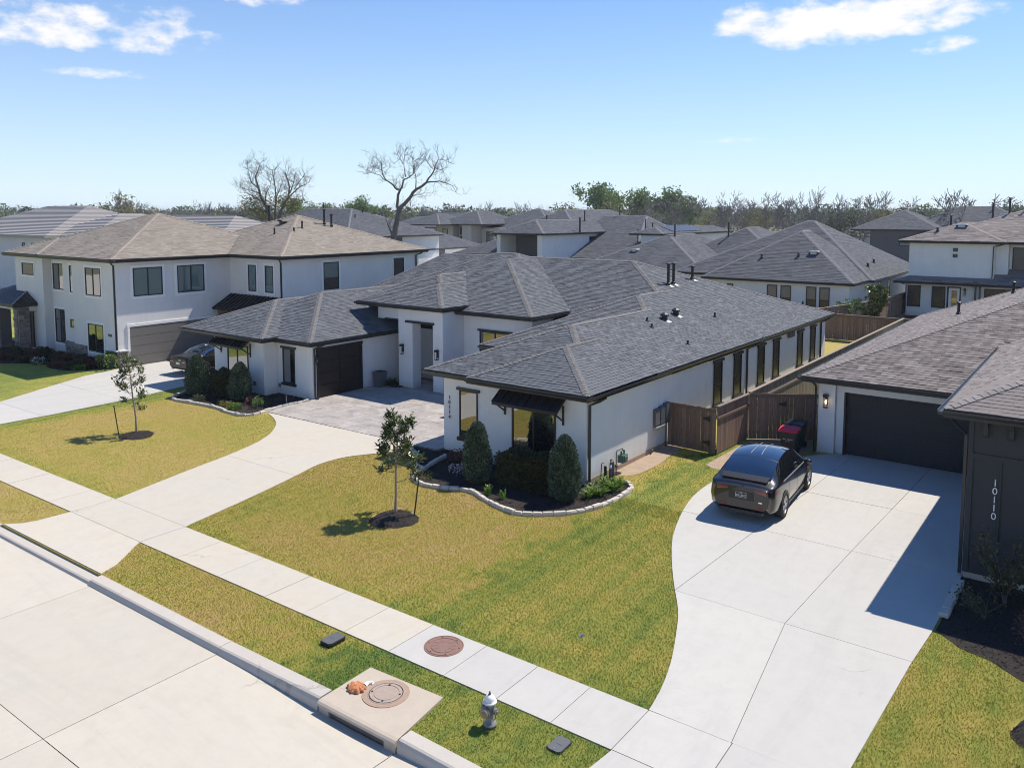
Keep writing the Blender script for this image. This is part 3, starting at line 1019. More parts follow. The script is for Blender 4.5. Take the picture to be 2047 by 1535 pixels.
# ================================================================ ROOFS
class Hip:
    """hip roof over a rectangle: eave height z0 and a pitch per side (left, right, front, back)"""
    def __init__(s, x0, x1, y0, y1, z0, p=0.4167, pl=None, pr=None, pf=None, pb=None):
        s.r = (x0, x1, y0, y1)
        s.z0 = z0
        s.p = [q if q is not None else p for q in (pl, pr, pf, pb)]
        # z = z0 + a x + b y + c for each side
        pl, pr, pf, pb = s.p
        s.pl = [(pl, 0, z0 - pl * x0), (-pr, 0, z0 + pr * x1), (0, pf, z0 - pf * y0), (0, -pb, z0 + pb * y1)]
        s.faces = []
        rect = [(x0, y0), (x1, y0), (x1, y1), (x0, y1)]
        for i in range(4):
            poly = list(rect)
            a, b, c = s.pl[i]
            for j in range(4):
                if j == i or len(poly) < 3:
                    continue
                a2, b2, c2 = s.pl[j]
                poly = clip_poly(poly, a - a2, b - b2, c2 - c)
            s.faces.append(poly if len(poly) >= 3 else [])

    def z(s, x, y):
        x0, x1, y0, y1 = s.r
        if x < x0 - 1e-6 or x > x1 + 1e-6 or y < y0 - 1e-6 or y > y1 + 1e-6:
            return -99.0
        return min(a * x + b * y + c for a, b, c in s.pl)


def roof(house, hips, tabmat, capmat, ex=0.145, tw=(0.16, 0.42), single=0, fascia=0.20, lift=0.019, caps=True, near=(0, 0), seed=1, capw=0.14, fasmat=None):
    """deck, shingle courses and ridge caps of a group of hip roofs that run into each other"""
    r = random.Random(seed)
    deck = MB()
    for h in hips:
        for i, f in enumerate(h.faces):
            if not f or h.p[i] > 8:
                if f:
                    a, b, c = h.pl[i]
                continue
            a, b, c = h.pl[i]
            deck.mat = 0
            deck.add([(x, y, a * x + b * y + c) for x, y in f], [tuple(range(len(f)))])
        x0, x1, y0, y1 = h.r
        deck.mat = 1
        q = [(x0, y0), (x1, y0), (x1, y1), (x0, y1)]
        sides = [2, 1, 3, 0]
        for k in range(4):
            (xa, ya), (xb, yb) = q[k], q[(k + 1) % 4]
            if h.p[sides[k]] > 8:
                continue
            deck.add([(xa, ya, h.z0 - fascia), (xb, yb, h.z0 - fascia), (xb, yb, h.z0), (xa, ya, h.z0)], [(0, 1, 2, 3)])
        deck.mat = 2
        deck.add([(x, y, h.z0 - fascia) for x, y in q], [(3, 2, 1, 0)])
    ro = deck.build("roof", [tabmat, fasmat or M['fascia'], M['soffit']], house)

    def seen(x, y, z, idx):
        for j, o in enumerate(hips):
            if j != idx:
                zo = o.z(x, y)
                if zo > z + 0.012 or (j < idx and zo > z - 0.02):
                    return False
        return True

    tabs = []
    for hi, h in enumerate(hips):
        for i, poly in enumerate(h.faces):
            if not poly or h.p[i] > 8:
                continue
            x0, x1, y0, y1 = h.r
            a, b, c = h.pl[i]
            p = h.p[i]
            dt = ex / math.sqrt(1 + p * p)
            nrm = Vector((-a, -b, 1)).normalized()
            # s along the eave, t in from it
            if i == 0:
                to = lambda s_, t_: (x0 + t_, s_)
                fr = lambda X, Y: (Y, X - x0)
            elif i == 1:
                to = lambda s_, t_: (x1 - t_, s_)
                fr = lambda X, Y: (Y, x1 - X)
            elif i == 2:
                to = lambda s_, t_: (s_, y0 + t_)
                fr = lambda X, Y: (X, Y - y0)
            else:
                to = lambda s_, t_: (s_, y1 - t_)
                fr = lambda X, Y: (X, y1 - Y)
            ps = [fr(*q) for q in poly]
            tm = max(q[1] for q in ps)
            k = 0
            while k * dt < tm:
                t0, t1 = k * dt, min(tm, (k + 1) * dt + dt * 0.25)
                row = clip_poly(clip_poly(ps, 0, 1, t1), 0, -1, -t0)
                if len(row) < 3:
                    break
                sa, sb = min(q[0] for q in row), max(q[0] for q in row)
                s0 = sa - r.random() * tw[1]
                while s0 < sb:
                    w = r.uniform(*tw)
                    quad = clip_poly(clip_poly(row, 1, 0, s0 + w - 0.006), -1, 0, -s0)
                    s0 += w
                    if len(quad) < 3:
                        continue
                    cs = sum(q[0] for q in quad) / len(quad)
                    ct = sum(q[1] for q in quad) / len(quad)
                    X, Y = to(cs, ct)
                    if not seen(X, Y, h.z0 + p * ct, hi):
                        continue
                    lf = lift * r.uniform(0.7, 1.5)
                    vs = []
                    for q in quad:
                        X, Y = to(*q)
                        fr_ = 1 - (q[1] - t0) / max(1e-6, (t1 - t0))
                        vs.append(Vector((X, Y, h.z0 + p * q[1])) + nrm * (0.003 + lf * (0.25 + 0.75 * fr_)))
                    ev = [Vector((*to(*q), h.z0 + p * q[1])) for q in quad if q[1] <= t0 + 1e-6]
                    lo = [m for m, q in enumerate(quad) if q[1] <= t0 + 1e-6]
                    tabs.append((vs, lo, ev))
                k += 1
    if single:
        key = sorted(range(len(tabs)), key=lambda m: (tabs[m][0][0].x - near[0]) ** 2 + (tabs[m][0][0].y - near[1]) ** 2)
        pick = set(key[:single])
    else:
        pick = set()
    V, Fc, nb = [], [], 0
    m = MB()
    for n_, (vs, lo, ev) in enumerate(tabs):
        one = MB() if n_ in pick else m
        f = [tuple(range(len(vs)))]
        v = list(vs)
        if len(lo) == 2:
            v += ev
            i0, i1 = lo
            f.append((i0, len(vs), len(vs) + 1, i1) if True else ())
        # keep the upper face turned up
        nn = (vs[1] - vs[0]).cross(vs[2] - vs[0])
        if nn.z < 0:
            f[0] = f[0][::-1]
        one.add(v, f)
        if one is not m:
            one.build("shingle", tabmat, ro)
    if m.v:
        m.build("shingles", tabmat, ro, kind='stuff')
    if caps:
        cm = MB()
        for hi, h in enumerate(hips):
            segs = {}
            for i, poly in enumerate(h.faces):
                if not poly:
                    continue
                n = len(poly)
                for q in range(n):
                    A, B = poly[q], poly[(q + 1) % n]
                    kk = tuple(sorted(((round(A[0], 3), round(A[1], 3)), (round(B[0], 3), round(B[1], 3)))))
                    segs.setdefault(kk, []).append(i)
            for (A, B), ow in segs.items():
                if len(ow) < 2 or any(h.p[o] > 8 for o in ow):
                    continue
                zA, zB = h.z(*A), h.z(*B)
                if zA > zB:
                    A, B, zA, zB = B, A, zB, zA
                L = math.dist(A, B)
                if L < 0.1:
                    continue
                dx, dy = (B[0] - A[0]) / L, (B[1] - A[1]) / L
                nx, ny = -dy, dx
                s_ = 0.0
                st_ = ex * 1.25
                while s_ < L:
                    e = min(L, s_ + st_ * 1.35)
                    xm, ym = A[0] + dx * (s_ + e) / 2, A[1] + dy * (s_ + e) / 2
                    zm = h.z(xm, ym)
                    if seen(xm, ym, zm, hi):
                        v = []
                        for t_, up in ((s_, 0.042), (e, 0.026)):
                            cx, cy = A[0] + dx * t_, A[1] + dy * t_
                            cz = zA + (zB - zA) * t_ / L
                            for o_ in (-capw, 0, capw):
                                px, py = cx + nx * o_, cy + ny * o_
                                zz = h.z(px, py)
                                if zz < -50:
                                    zz = cz - 0.03
                                    px, py = cx + nx * o_ * 0.4, cy + ny * o_ * 0.4
                                v.append((px, py, (cz if o_ == 0 else zz) + up))
                        cm.add(v, [(0, 1, 4, 3), (1, 2, 5, 4)])
                    s_ += st_
        if cm.v:
            cm.build("ridge_caps", capmat, ro, kind='stuff')
    return ro


def gutter(house, runs, mat='gutter', name="gutter"):
    """boxes along the eaves: (xa, ya, xb, yb, z, outward nx, ny)"""
    for xa, ya, xb, yb, z, nx, ny in runs:
        w, h_ = 0.125, 0.12
        L = math.hypot(xb - xa, yb - ya)
        ex_, ey = (xb - xa) / L, (yb - ya) / L
        m = MB()
        v = []
        prof = [(0.004, z - h_), (w * 0.75, z - h_), (w, z - h_ * 0.45), (w, z - 0.012), (w - 0.02, z - 0.012), (w - 0.02, z - 0.05), (0.004, z - 0.05)]
        for t in (0, L):
            for d, zz in prof:
                v.append((xa + ex_ * t + nx * d, ya + ey * t + ny * d, zz))
        k = len(prof)
        m.add(v, [(i, (i + 1) % k, k + (i + 1) % k, k + i) for i in range(k)] + [tuple(range(k)), tuple(range(2 * k - 1, k - 1, -1))])
        m.build(name, M[mat], house)


# ================================================================ WALL FITTINGS
def W(face, wall):
    """map (along, out, z) to world for a wall that faces front (-Y) or right (+X)"""
    if face == 'f':
        return lambda a, d, z: (a, wall - d, z)
    return lambda a, d, z: (wall + d, a, z)


def wbox(m, face, wall, a0, a1, d0, d1, z0, z1):
    if face == 'f':
        m.box(a0, a1, wall - d1, wall - d0, z0, z1)
    else:
        m.box(wall + d0, wall + d1, a0, a1, z0, z1)
    return m


def window(house, face, wall, a0, a1, z0, z1, mull=(), rails=(), header=0.0, sill=0.0, fr=0.05, glass='glass', surround=None, fm='trim'):
    """window > pane, header, sill; the frame stands proud of the wall"""
    m = MB()
    d0, d1 = 0.003, 0.045
    for b in ((a0, a0 + fr, z0, z1), (a1 - fr, a1, z0, z1), (a0 + fr, a1 - fr, z0, z0 + fr), (a0 + fr, a1 - fr, z1 - fr, z1)):
        wbox(m, face, wall, b[0], b[1], d0, d1, b[2], b[3])
    cuts = [a0 + fr] + [q for q in mull for _ in (0, 1)] + [a1 - fr]
    ms = [(q - fr * 0.6, q + fr * 0.6) for q in mull]
    for q0, q1 in ms:
        wbox(m, face, wall, q0, q1, d0, d1 - 0.004, z0 + fr, z1 - fr)
    for q in rails:
        prev = a0 + fr
        for q0, q1 in ms + [(a1 - fr, None)]:
            wbox(m, face, wall, prev, q0, d0, d1 - 0.008, q - fr * 0.4, q + fr * 0.4)
            prev = q1
    w = m.build("window", M[fm], house)
    prev = a0 + fr
    cols = []
    for q0, q1 in ms + [(a1 - fr, None)]:
        cols.append((prev, q0))
        prev = q1
    zs = [z0 + fr] + list(rails) + [z1 - fr]
    for c0, c1 in cols:
        for zi in range(len(zs) - 1):
            g = glass if isinstance(glass, str) else glass[min(zi, len(glass) - 1)]
            wbox(MB(), face, wall, c0, c1, 0.002, 0.016, zs[zi] + 0.001, zs[zi + 1] - 0.001).build("pane", M[g], w)
    if header:
        wbox(MB(), face, wall, a0 - 0.10, a1 + 0.10, 0.002, 0.09, z1 + 0.002, z1 + header).build("header", M['trim'], w)
    if sill:
        wbox(MB(), face, wall, a0 - 0.08, a1 + 0.08, 0.002, 0.10, z0 - sill, z0 - 0.002).build("sill", M['trim'], w)
    if surround:
        s_ = surround
        q = MB()
        for b in ((a0 - s_, a0 - 0.002, z0 - s_, z1 + s_), (a1 + 0.002, a1 + s_, z0 - s_, z1 + s_), (a0 - 0.002, a1 + 0.002, z0 - s_, z0 - 0.002), (a0 - 0.002, a1 + 0.002, z1 + 0.002, z1 + s_)):
            wbox(q, face, wall, b[0], b[1], 0.002, 0.03, b[2], b[3])
        q.build("surround", M['whitetrim'] if fm == 'trim' else M[fm], w)
    return w


def downspout(house, face, wall, a, ztop, zbot, kick=0.35, dx=0.4, mat='gutter'):
    """from the gutter back to the wall, down it and out at the foot"""
    f = W(face, wall)
    out = 0.33
    pts = [f(a + dx, out, ztop), f(a + dx, out, ztop - 0.10), f(a + dx * 0.55, 0.22, ztop - 0.20), f(a, 0.06, ztop - 0.30), f(a, 0.06, zbot + 0.14), f(a, 0.10, zbot + 0.06), f(a, 0.28, zbot + 0.03)]
    return MB().tube(pts, 0.052, 4).build("downspout", M[mat], house)


def wall_lamp(house, face, wall, a, z, h=0.42, lit=False):
    f = W(face, wall)
    m = MB()
    wbox(m, face, wall, a - 0.05, a + 0.05, 0.0, 0.03, z - h * 0.3, z + h * 0.4)
    wbox(m, face, wall, a - 0.085, a + 0.085, 0.03, 0.20, z + h * 0.30, z + h * 0.5)
    wbox(m, face, wall, a - 0.075, a + 0.075, 0.04, 0.19, z - h * 0.5, z - h * 0.45)
    for sa in (-0.07, 0.058):
        for d in (0.045, 0.173):
            wbox(m, face, wall, a + sa, a + sa + 0.012, d, d + 0.012, z - h * 0.45, z + h * 0.30)
    o = m.build("wall_lamp", M['black'], house)
    if lit:
        b = N("lit_bulb")
        b.b.inputs['Emission Color'].default_value = (1, 0.72, 0.35, 1)
        b.b.inputs['Emission Strength'].default_value = 6
        mat = b.done((0.9, 0.75, 0.5), 0.4)
    else:
        mat = M['steel']
    MB().lathe([(0.02, -0.08), (0.03, 0.0), (0.02, 0.08)], f(a, 0.115, z - 0.03), 8).build("bulb", mat, o)
    return o


def awning(house, wall, a0, a1, ztop, out=0.62, drop=0.42):
    """metal awning on a front wall with raking brackets"""
    y = wall
    zf = ztop - drop
    m = MB()
    m.add([(a0, y - 0.004, ztop), (a1, y - 0.004, ztop), (a1 + 0.0, y - out, zf), (a0, y - out, zf), (a0, y - 0.004, ztop - 0.06), (a1, y - 0.004, ztop - 0.06), (a1, y - out, zf - 0.10), (a0, y - out, zf - 0.10)],
          [(0, 3, 2, 1), (4, 5, 6, 7), (3, 7, 6, 2), (0, 4, 7, 3), (1, 2, 6, 5)])
    o = m.build("awning", M['metalroof'], house)
    n = int((a1 - a0) / 0.3)
    for i in range(n + 1):
        x = a0 + (a1 - a0) * i / n
        s_ = MB()
        s_.add([(x - 0.012, y - 0.01, ztop + 0.001), (x + 0.012, y - 0.01, ztop + 0.001), (x + 0.012, y - out, zf + 0.001), (x - 0.012, y - out, zf + 0.001),
                (x - 0.012, y - 0.01, ztop + 0.035), (x + 0.012, y - 0.01, ztop + 0.035), (x + 0.012, y - out, zf + 0.035), (x - 0.012, y - out, zf + 0.035)],
               [(4, 7, 6, 5), (0, 4, 5, 1), (2, 6, 7, 3), (0, 3, 7, 4), (1, 5, 6, 2)])
        s_.build("seam", M['metalroof'], o)
    for x in (a0 + 0.12, a1 - 0.12):
        b = MB().tube([(x, y - 0.03, ztop - drop - 0.42), (x, y - out * 0.8, zf - 0.10)], 0.03, 4)
        b.box(x - 0.03, x + 0.03, y - 0.05, y - 0.002, ztop - drop - 0.55, zf + 0.1)
        b.build("bracket", M['trim'], o)
    return o


def text_mesh(name, body, size, mat, extrude=0.002, align='CENTER'):
    cu = bpy.data.curves.new(name, 'FONT')
    cu.body = body
    cu.size = size
    cu.align_x = align
    cu.extrude = extrude
    o = bpy.data.objects.new(name, cu)
    C.objects.link(o)
    dg = bpy.context.evaluated_depsgraph_get()
    me = bpy.data.meshes.new_from_object(o.evaluated_get(dg))
    bpy.data.objects.remove(o)
    me.name = name
    me.materials.clear()
    me.materials.append(mat)
    return me


def number(house, txt, x, y, ztop, size, mat, pitch):
    """upright house number, one digit under the other"""
    for i, ch in enumerate(txt):
        link("house_number", text_mesh("house_number", ch, size, M[mat], 0.008), house, loc=(x, y, ztop - pitch * (i + 1) + (pitch - size * 0.7) / 2), rot=(PI / 2, 0, 0))


def garage_door(house, face, wall, a0, a1, z0, z1, rows, cols, mat, inset=0.02, glassy=False, panels='flush'):
    m = wbox(MB(), face, wall, a0, a1, 0.002, 0.02, z0, z1)
    o = m.build("garage_door", M[mat], house)
    dw, dh = (a1 - a0) / cols, (z1 - z0) / rows
    for i in range(cols):
        for j in range(rows):
            x0, x1 = a0 + i * dw, a0 + (i + 1) * dw
            y0, y1 = z0 + j * dh, z0 + (j + 1) * dh
            q = MB()
            if glassy:
                b = 0.035
                for u in ((x0 + 0.003, x0 + b, y0 + 0.003, y1 - 0.003), (x1 - b, x1 - 0.003, y0 + 0.003, y1 - 0.003), (x0 + b, x1 - b, y0 + 0.003, y0 + b), (x0 + b, x1 - b, y1 - b, y1 - 0.003)):
                    wbox(q, face, wall, u[0], u[1], 0.021, 0.05, u[2], u[3])
                pn = q.build("door_panel", M['wallwood'], o)
                wbox(MB(), face, wall, x0 + b + .002, x1 - b - .002, 0.021, 0.028, y0 + b + .002, y1 - b - .002).build("door_pane", M['screen'], pn) if False else None
            elif panels == 'raised':
                wbox(q, face, wall, x0 + 0.004, x1 - 0.004, 0.021, 0.034, y0 + 0.004, y1 - 0.004)
                b = min(0.12, dh * 0.22)
                for u in ((x0 + b, x1 - b, y0 + b, y0 + b + 0.02), (x0 + b, x1 - b, y1 - b - 0.02, y1 - b), (x0 + b, x0 + b + 0.02, y0 + b + 0.021, y1 - b - 0.021), (x1 - b - 0.02, x1 - b, y0 + b + 0.021, y1 - b - 0.021)):
                    wbox(q, face, wall, u[0], u[1], 0.0345, 0.05, u[2], u[3])
                q.build("door_panel", M[mat], o)
            else:
                wbox(q, face, wall, x0 + 0.0, x1 - 0.0, 0.021, 0.036, y0 + 0.012, y1 - 0.012)
                q.build("door_panel", M[mat], o)
    return o


def pipe(house, x, y, z, h, r=0.05, cap=False, mat='black', lean=0.0):
    m = MB().tube([(x, y, z - 0.15), (x, y, z + h)], r, 10)
    if cap:
        m.lathe([(r * 1.05, h - 0.02), (r * 1.7, h), (r * 1.7, h + 0.05), (r * 0.9, h + 0.08)], (x, y, z), 12)
        m.lathe([(r * 1.7, 0.02), (r * 1.5, 0.10), (r * 1.02, 0.12)], (x, y, z), 12)
    else:
        m.lathe([(r * 1.9, -0.06), (r * 1.7, 0.03), (r * 1.02, 0.06)], (x, y, z), 10)
    return m.build("vent_pipe", M[mat], house)


def flashing(house, x, y, z, p, axis='x'):
    """bright lead sheet at the foot of a pipe on a slope"""
    a = 0.16
    v = [(x + i, y + j, z - (p * i if axis == 'x' else p * j) + 0.022) for i, j in ((-a, -a), (a, -a), (a, a), (-a, a))]
    MB().add(v, [(0, 1, 2, 3)]).build("flashing", M['steel'], house)


def turtle_vent(house, x, y, z, s=0.5):
    m = MB().box(x - s * 0.3, x + s * 0.3, y - s * 0.3, y + s * 0.3, z - 0.15, z + 0.10)
    m.add([(x - s * .5, y - s * .5, z + 0.10), (x + s * .5, y - s * .5, z + 0.10), (x + s * .5, y + s * .5, z + 0.10), (x - s * .5, y + s * .5, z + 0.10),
           (x - s * .4, y - s * .4, z + 0.2), (x + s * .4, y - s * .4, z + 0.2), (x + s * .4, y + s * .4, z + 0.2), (x - s * .4, y + s * .4, z + 0.2)],
          [(3, 2, 1, 0), (4, 5, 6, 7), (0, 1, 5, 4), (1, 2, 6, 5), (2, 3, 7, 6), (3, 0, 4, 7)])
    return m.build("roof_vent", M['steel' if s > 0.6 else 'black'], house)


def walls(house, boxes, mat='white', name="wall"):
    for x0, x1, y0, y1, z0, z1 in boxes:
        MB().box(x0, x1, y0, y1, z0, z1).build(name, M[mat], house)


# ================================================================ THE WHITE HOUSE 10114
H1 = thing("white_house", (-22, 34, 0), "long white stucco house with nested grey hip roofs, numbered 10114", "house")
walls(H1, [(-17.72, -13.62, 22.15, 30.0, 0.0, 2.95), (-20.12, -13.70, 22.52, 29.5, 0.0, 2.90), (-22.25, -13.66, 28.45, 34.0, 0.0, 2.93), (-36.0, -13.64, 31.75, 48.6, 0.0, 2.96),
           (-27.3, -22.15, 31.1, 36.0, 0.0, 3.98), (-34.4, -27.0, 32.4, 38.0, 0.0, 3.98),
           (-33.12, -30.5, 24.8, 34.5, 0.0, 2.72), (-37.25, -33.14, 24.0, 34.0, 0.0, 2.78)])
# slab edge
walls(H1, [(-13.66, -13.60, 22.17, 48.55, -0.1, 0.16)], 'soil', "slab_edge")
# porch
walls(H1, [(-29.42, -28.44, 29.5, 30.1, 0.0, 3.36), (-27.05, -26.4, 29.5, 31.2, 0.0, 3.36), (-29.42, -26.4, 29.5, 31.2, 3.362, 4.22), (-31.3, -29.43, 29.9, 30.4, 3.37, 4.20), (-31.28, -31.0, 30.41, 32.4, 2.5, 4.18)])
MB().box(-28.88, -26.95, 29.42, 29.499, 3.362, 3.47).build("porch_header", M['trim'], H1)
MB().box(-30.75, -29.43, 29.83, 29.899, 3.30, 3.42).build("porch_header", M['trim'], H1)
walls(H1, [(-31.2, -26.5, 31.9, 32.1, 0, 3.9)])
MB().box(-28.5, -27.75, 31.80, 31.898, 0.05, 3.2).build("front_door", M['wallwood'], H1)
MB().box(-28.58, -28.51, 31.80, 31.898, 0.03, 3.25).build("door_frame", M['trim'], H1)
window(H1, 'f', 31.9, -30.4, -29.4, 0.6, 3.1, rails=(2.3,))
MB().box(-29.3, -28.62, 30.10, 31.78, 0.30, 3.355).build("porch_pier", M['trim'], H1) if False else None
PR = 0.4167
hA = Hip(-18.40, -13.33, 21.78, 26.6, 3.06, PR, pb=60)
hB = Hip(-20.75, -13.33, 22.12, 33.0, 3.045, pl=0.40, pr=PR, pf=0.352, pb=60)
hC = Hip(-22.75, -13.33, 27.85, 37.5, 3.03, pl=0.432, pr=PR, pf=0.325, pb=60)
hD = Hip(-38.0, -13.33, 31.25, 49.2, 3.015, pl=1.0, pr=PR, pf=PR, pb=0.323)
hE = Hip(-33.5, -21.7, 30.45, 40.0, 4.05, p=0.382, pb=60)
hF = Hip(-35.0, -22.2, 31.75, 44.2, 4.04, pl=0.46, pr=0.42, pf=0.40, pb=0.40)
hG = Hip(-30.42, -26.02, 29.03, 33.4, 4.29, PR, pb=60)
hH = Hip(-32.25, -26.04, 29.22, 36.0, 4.275, p=0.43, pb=60)
hW = Hip(-38.65, -30.05, 24.32, 37.0, 2.83, PR, pb=60)
hV = Hip(-39.5, -32.6, 23.52, 29.5, 2.88, p=0.40, pb=60)
roof(H1, [hA, hB, hC, hD, hE, hF, hG, hH, hW, hV], M['roof_grey'], M['cap_grey'], single=300, near=(-12, 19), seed=3, ex=0.135, tw=(0.14, 0.34))
gutter(H1, [(-18.4, 21.78, -13.33, 21.78, 3.06, 0, -1), (-13.33, 21.66, -13.33, 49.2, 3.05, 1, 0), (-20.75, 22.12, -17.9, 22.12, 3.04, 0, -1), (-22.75, 27.85, -20.3, 27.85, 3.02, 0, -1),
            (-27.0, 30.45, -21.7, 30.45, 4.05, 0, -1), (-21.7, 30.33, -21.7, 33.6, 4.05, 1, 0), (-32.25, 29.18, -30.43, 29.18, 4.27, 0, -1), (-30.42, 29.03, -26.02, 29.03, 4.29, 0, -1), (-26.02, 28.91, -26.02, 32.2, 4.29, 1, 0),
            (-32.55, 24.32, -30.05, 24.32, 2.83, 0, -1), (-30.05, 24.2, -30.05, 30.0, 2.83, 1, 0), (-39.5, 23.52, -32.6, 23.52, 2.88, 0, -1), (-32.6, 23.4, -32.6, 25.3, 2.88, 1, 0)])
# windows of the near wing
window(H1, 'f', 22.15, -16.62, -14.80, 0.62, 2.38, mull=(-15.71,), fr=0.055)
awning(H1, 22.15, -17.05, -14.38, 2.86)
window(H1, 'f', 22.52, -19.33, -18.47, 0.62, 2.38, header=0.10, sill=0.13, fr=0.04)
number(H1, "10114", -19.82, 22.49, 2.13, 0.20, 'black', 0.185)
for a0, a1 in ((32.42, 33.28), (34.64, 35.5), (37.62, 38.48), (39.75, 40.6), (43.5, 44.35), (45.75, 46.6)):
    window(H1, 'r', -13.62, a0, a1, 0.70, 2.54, rails=(1.55,), header=0.11, sill=0.12, glass='screen')
wbox(MB(), 'r', -13.62, 41.9, 42.25, 0.002, 0.12, 2.45, 2.75).build("wall_vent", M['dgrey'], H1)
wbox(MB(), 'r', -13.62, 42.35, 42.7, 0.002, 0.12, 2.45, 2.75).build("wall_vent", M['dgrey'], H1)
downspout(H1, 'r', -13.62, 22.27, 2.96, 0.02, dx=0.55)
downspout(H1, 'r', -13.62, 36.1, 2.96, 0.02, dx=1.3)
downspout(H1, 'r', -13.62, 47.5, 2.96, 0.02, dx=0.6)
downspout(H1, 'r', -30.5, 24.90, 2.75, 0.03, dx=0.4)
# entry side
window(H1, 'f', 31.1, -27.02, -26.68, 0.5, 3.36, rails=(2.55,), header=0.1, fr=0.045)
window(H1, 'f', 31.1, -25.35, -23.42, 0.75, 3.05, mull=(-24.38,), header=0.1, fr=0.055)
wall_lamp(H1, 'f', 29.5, -29.10, 1.98, 0.5)
wall_lamp(H1, 'f', 29.5, -26.72, 1.92, 0.5)
# garage wing
garage_door(H1, 'r', -30.5, 25.16, 27.82, 0.03, 2.32, 4, 2, 'wallwood', glassy=True)
for (a0, a1, z0, z1) in ((25.03, 27.97, 2.33, 2.45), (25.05, 25.15, 0.03, 2.325), (27.83, 27.93, 0.03, 2.325)):
    wbox(MB(), 'r', -30.5, a0, a1, 0.002, 0.08, z0, z1).build("door_frame", M['trim'], H1)
wall_lamp(H1, 'r', -30.5, 24.99 - 0.0, 1.9, 0.42)
window(H1, 'f', 24.8, -32.68, -31.78, 0.60, 2.30, header=0.10, sill=0.12, fr=0.045)
window(H1, 'f', 24.0, -36.08, -34.36, 0.45, 2.30, mull=(-35.25,), fr=0.05)
awning(H1, 24.0, -36.75, -34.05, 2.76)
wbox(MB(), 'f', 24.0, -33.95, -33.78, 0.0, 0.06, 0.42, 0.62).build("outlet_box", M['castgrey'], H1)
wbox(MB(), 'f', 24.8, -33.02, -32.92, 0.0, 0.06, 0.32, 0.50).build("outlet_box", M['castgrey'], H1)
# on the roof
RZ = lambda x: 3.05 + PR * (-13.33 - x)
for x, y, h in ((-18.51, 37.96, 1.05), (-18.54, 38.62, 1.02), (-18.67, 41.21, 0.68)):
    pipe(H1, x, y, RZ(x), h, 0.075, True)
    flashing(H1, x + 0.12, y, RZ(x + 0.12), PR)
for x, y, h in ((-16.2, 31.25, 0.17), (-15.75, 30.81, 0.17), (-14.26, 31.16, 0.18), (-15.45, 36.75, 0.2), (-14.68, 47.65, 0.17)):
    pipe(H1, x, y, RZ(x), h, 0.045)
for x, y in ((-16.05, 32.61), (-16.19, 34.04)):
    z = RZ(x)
    MB().lathe([(0.14, -0.1), (0.13, 0.16), (0.20, 0.17), (0.19, 0.24), (0.08, 0.31)], (x, y, z), 12).build("vent_cap", M['trim'], H1)
    flashing(H1, x + 0.14, y, RZ(x + 0.14), PR)

# ================================================================ THE HOUSE ON THE RIGHT, 10110
H2 = thing("dark_garage_house", (-4, 32, 0), "house 10110 with brown shingle roof, white double garage and charcoal front wing", "house")
walls(H2, [(-8.72, -8.13, 30.55, 31.2, 0.02, 2.9), (-8.12, -2.5, 30.72, 30.9, 2.36, 2.9), (-8.12, -7.85, 30.72, 30.9, 0.02, 2.359), (-8.70, 6.0, 30.92, 52.0, 0.0, 2.88)])
MB().box(-8.74, -7.86, 30.53, 30.719, -0.05, 0.06).build("slab_edge", M['oldconc'], H2)
garage_door(H2, 'f', 30.9, -7.84, -2.98, 0.03, 2.355, 4, 4, 'charcoal', panels='raised')
MB().box(-7.849, -7.78, 30.70, 30.87, 0.03, 2.358).build("door_frame", M['trim'], H2)
wall_lamp(H2, 'f', 30.55, -8.43, 2.0, 0.5, lit=True)
MB().box(-2.72, 9.0, 22.0, 40.0, 0.16, 4.1).build("wall", M['charcoal'], H2)
MB().box(-2.70, 9.0, 22.02, 40.0, -0.1, 0.158).build("slab_edge", M['oldconc'], H2)
for a0, a1, z0, z1 in ((-2.72, -2.60, 0.165, 3.02), (-2.72, 9.0, 3.02, 3.14), (-2.04, -2.0, 0.165, 3.018), (-1.32, -1.24, 0.165, 3.018), (-0.6, -0.52, 0.165, 3.018), (-2.72, -2.62, 3.142, 4.09)):
    wbox(MB(), 'f', 22.0, a0, a1, 0.001, 0.035, z0, z1).build("batten", M['charcoal'], H2)
for x in (-2.36, -1.84, -1.3, -0.76):
    MB().add([(x - .05, 21.998, 3.55), (x + .05, 21.998, 3.55), (x + .05, 21.998, 4.08), (x - .05, 21.998, 4.08), (x - .05, 21.90, 3.62), (x + .05, 21.90, 3.62), (x + .05, 21.68, 3.98), (x - .05, 21.68, 3.98), (x - .05, 21.66, 4.08), (x + .05, 21.66, 4.08), (x - .05, 21.84, 3.82), (x + .05, 21.84, 3.82)],
             [(0, 1, 5, 4), (4, 5, 11, 10), (10, 11, 6, 7), (7, 6, 9, 8), (8, 9, 2, 3), (0, 4, 10, 7, 8, 3), (1, 2, 9, 6, 11, 5)]).build("corbel", M['charcoal'], H2)
number(H2, "10110", -2.12, 21.99, 2.60, 0.235, 'whitetrim', 0.205)
h2a = Hip(-9.2, 5.0, 29.95, 52.0, 2.93, 0.42)
h2b = Hip(-3.22, 12.0, 21.50, 34.0, 4.22, 0.42, pb=60)
roof(H2, [h2b, h2a], M['roof_brown'], M['cap_brown'], single=300, near=(-2.0, 18), seed=8, ex=0.15, tw=(0.2, 0.45), lift=0.016)
gutter(H2, [(-9.2, 29.95, -3.2, 29.95, 2.93, 0, -1), (-9.2, 29.85, -9.2, 52.0, 2.93, -1, 0), (-3.22, 21.5, 12, 21.5, 4.22, 0, -1), (-3.22, 21.4, -3.22, 34.0, 4.22, -1, 0)])
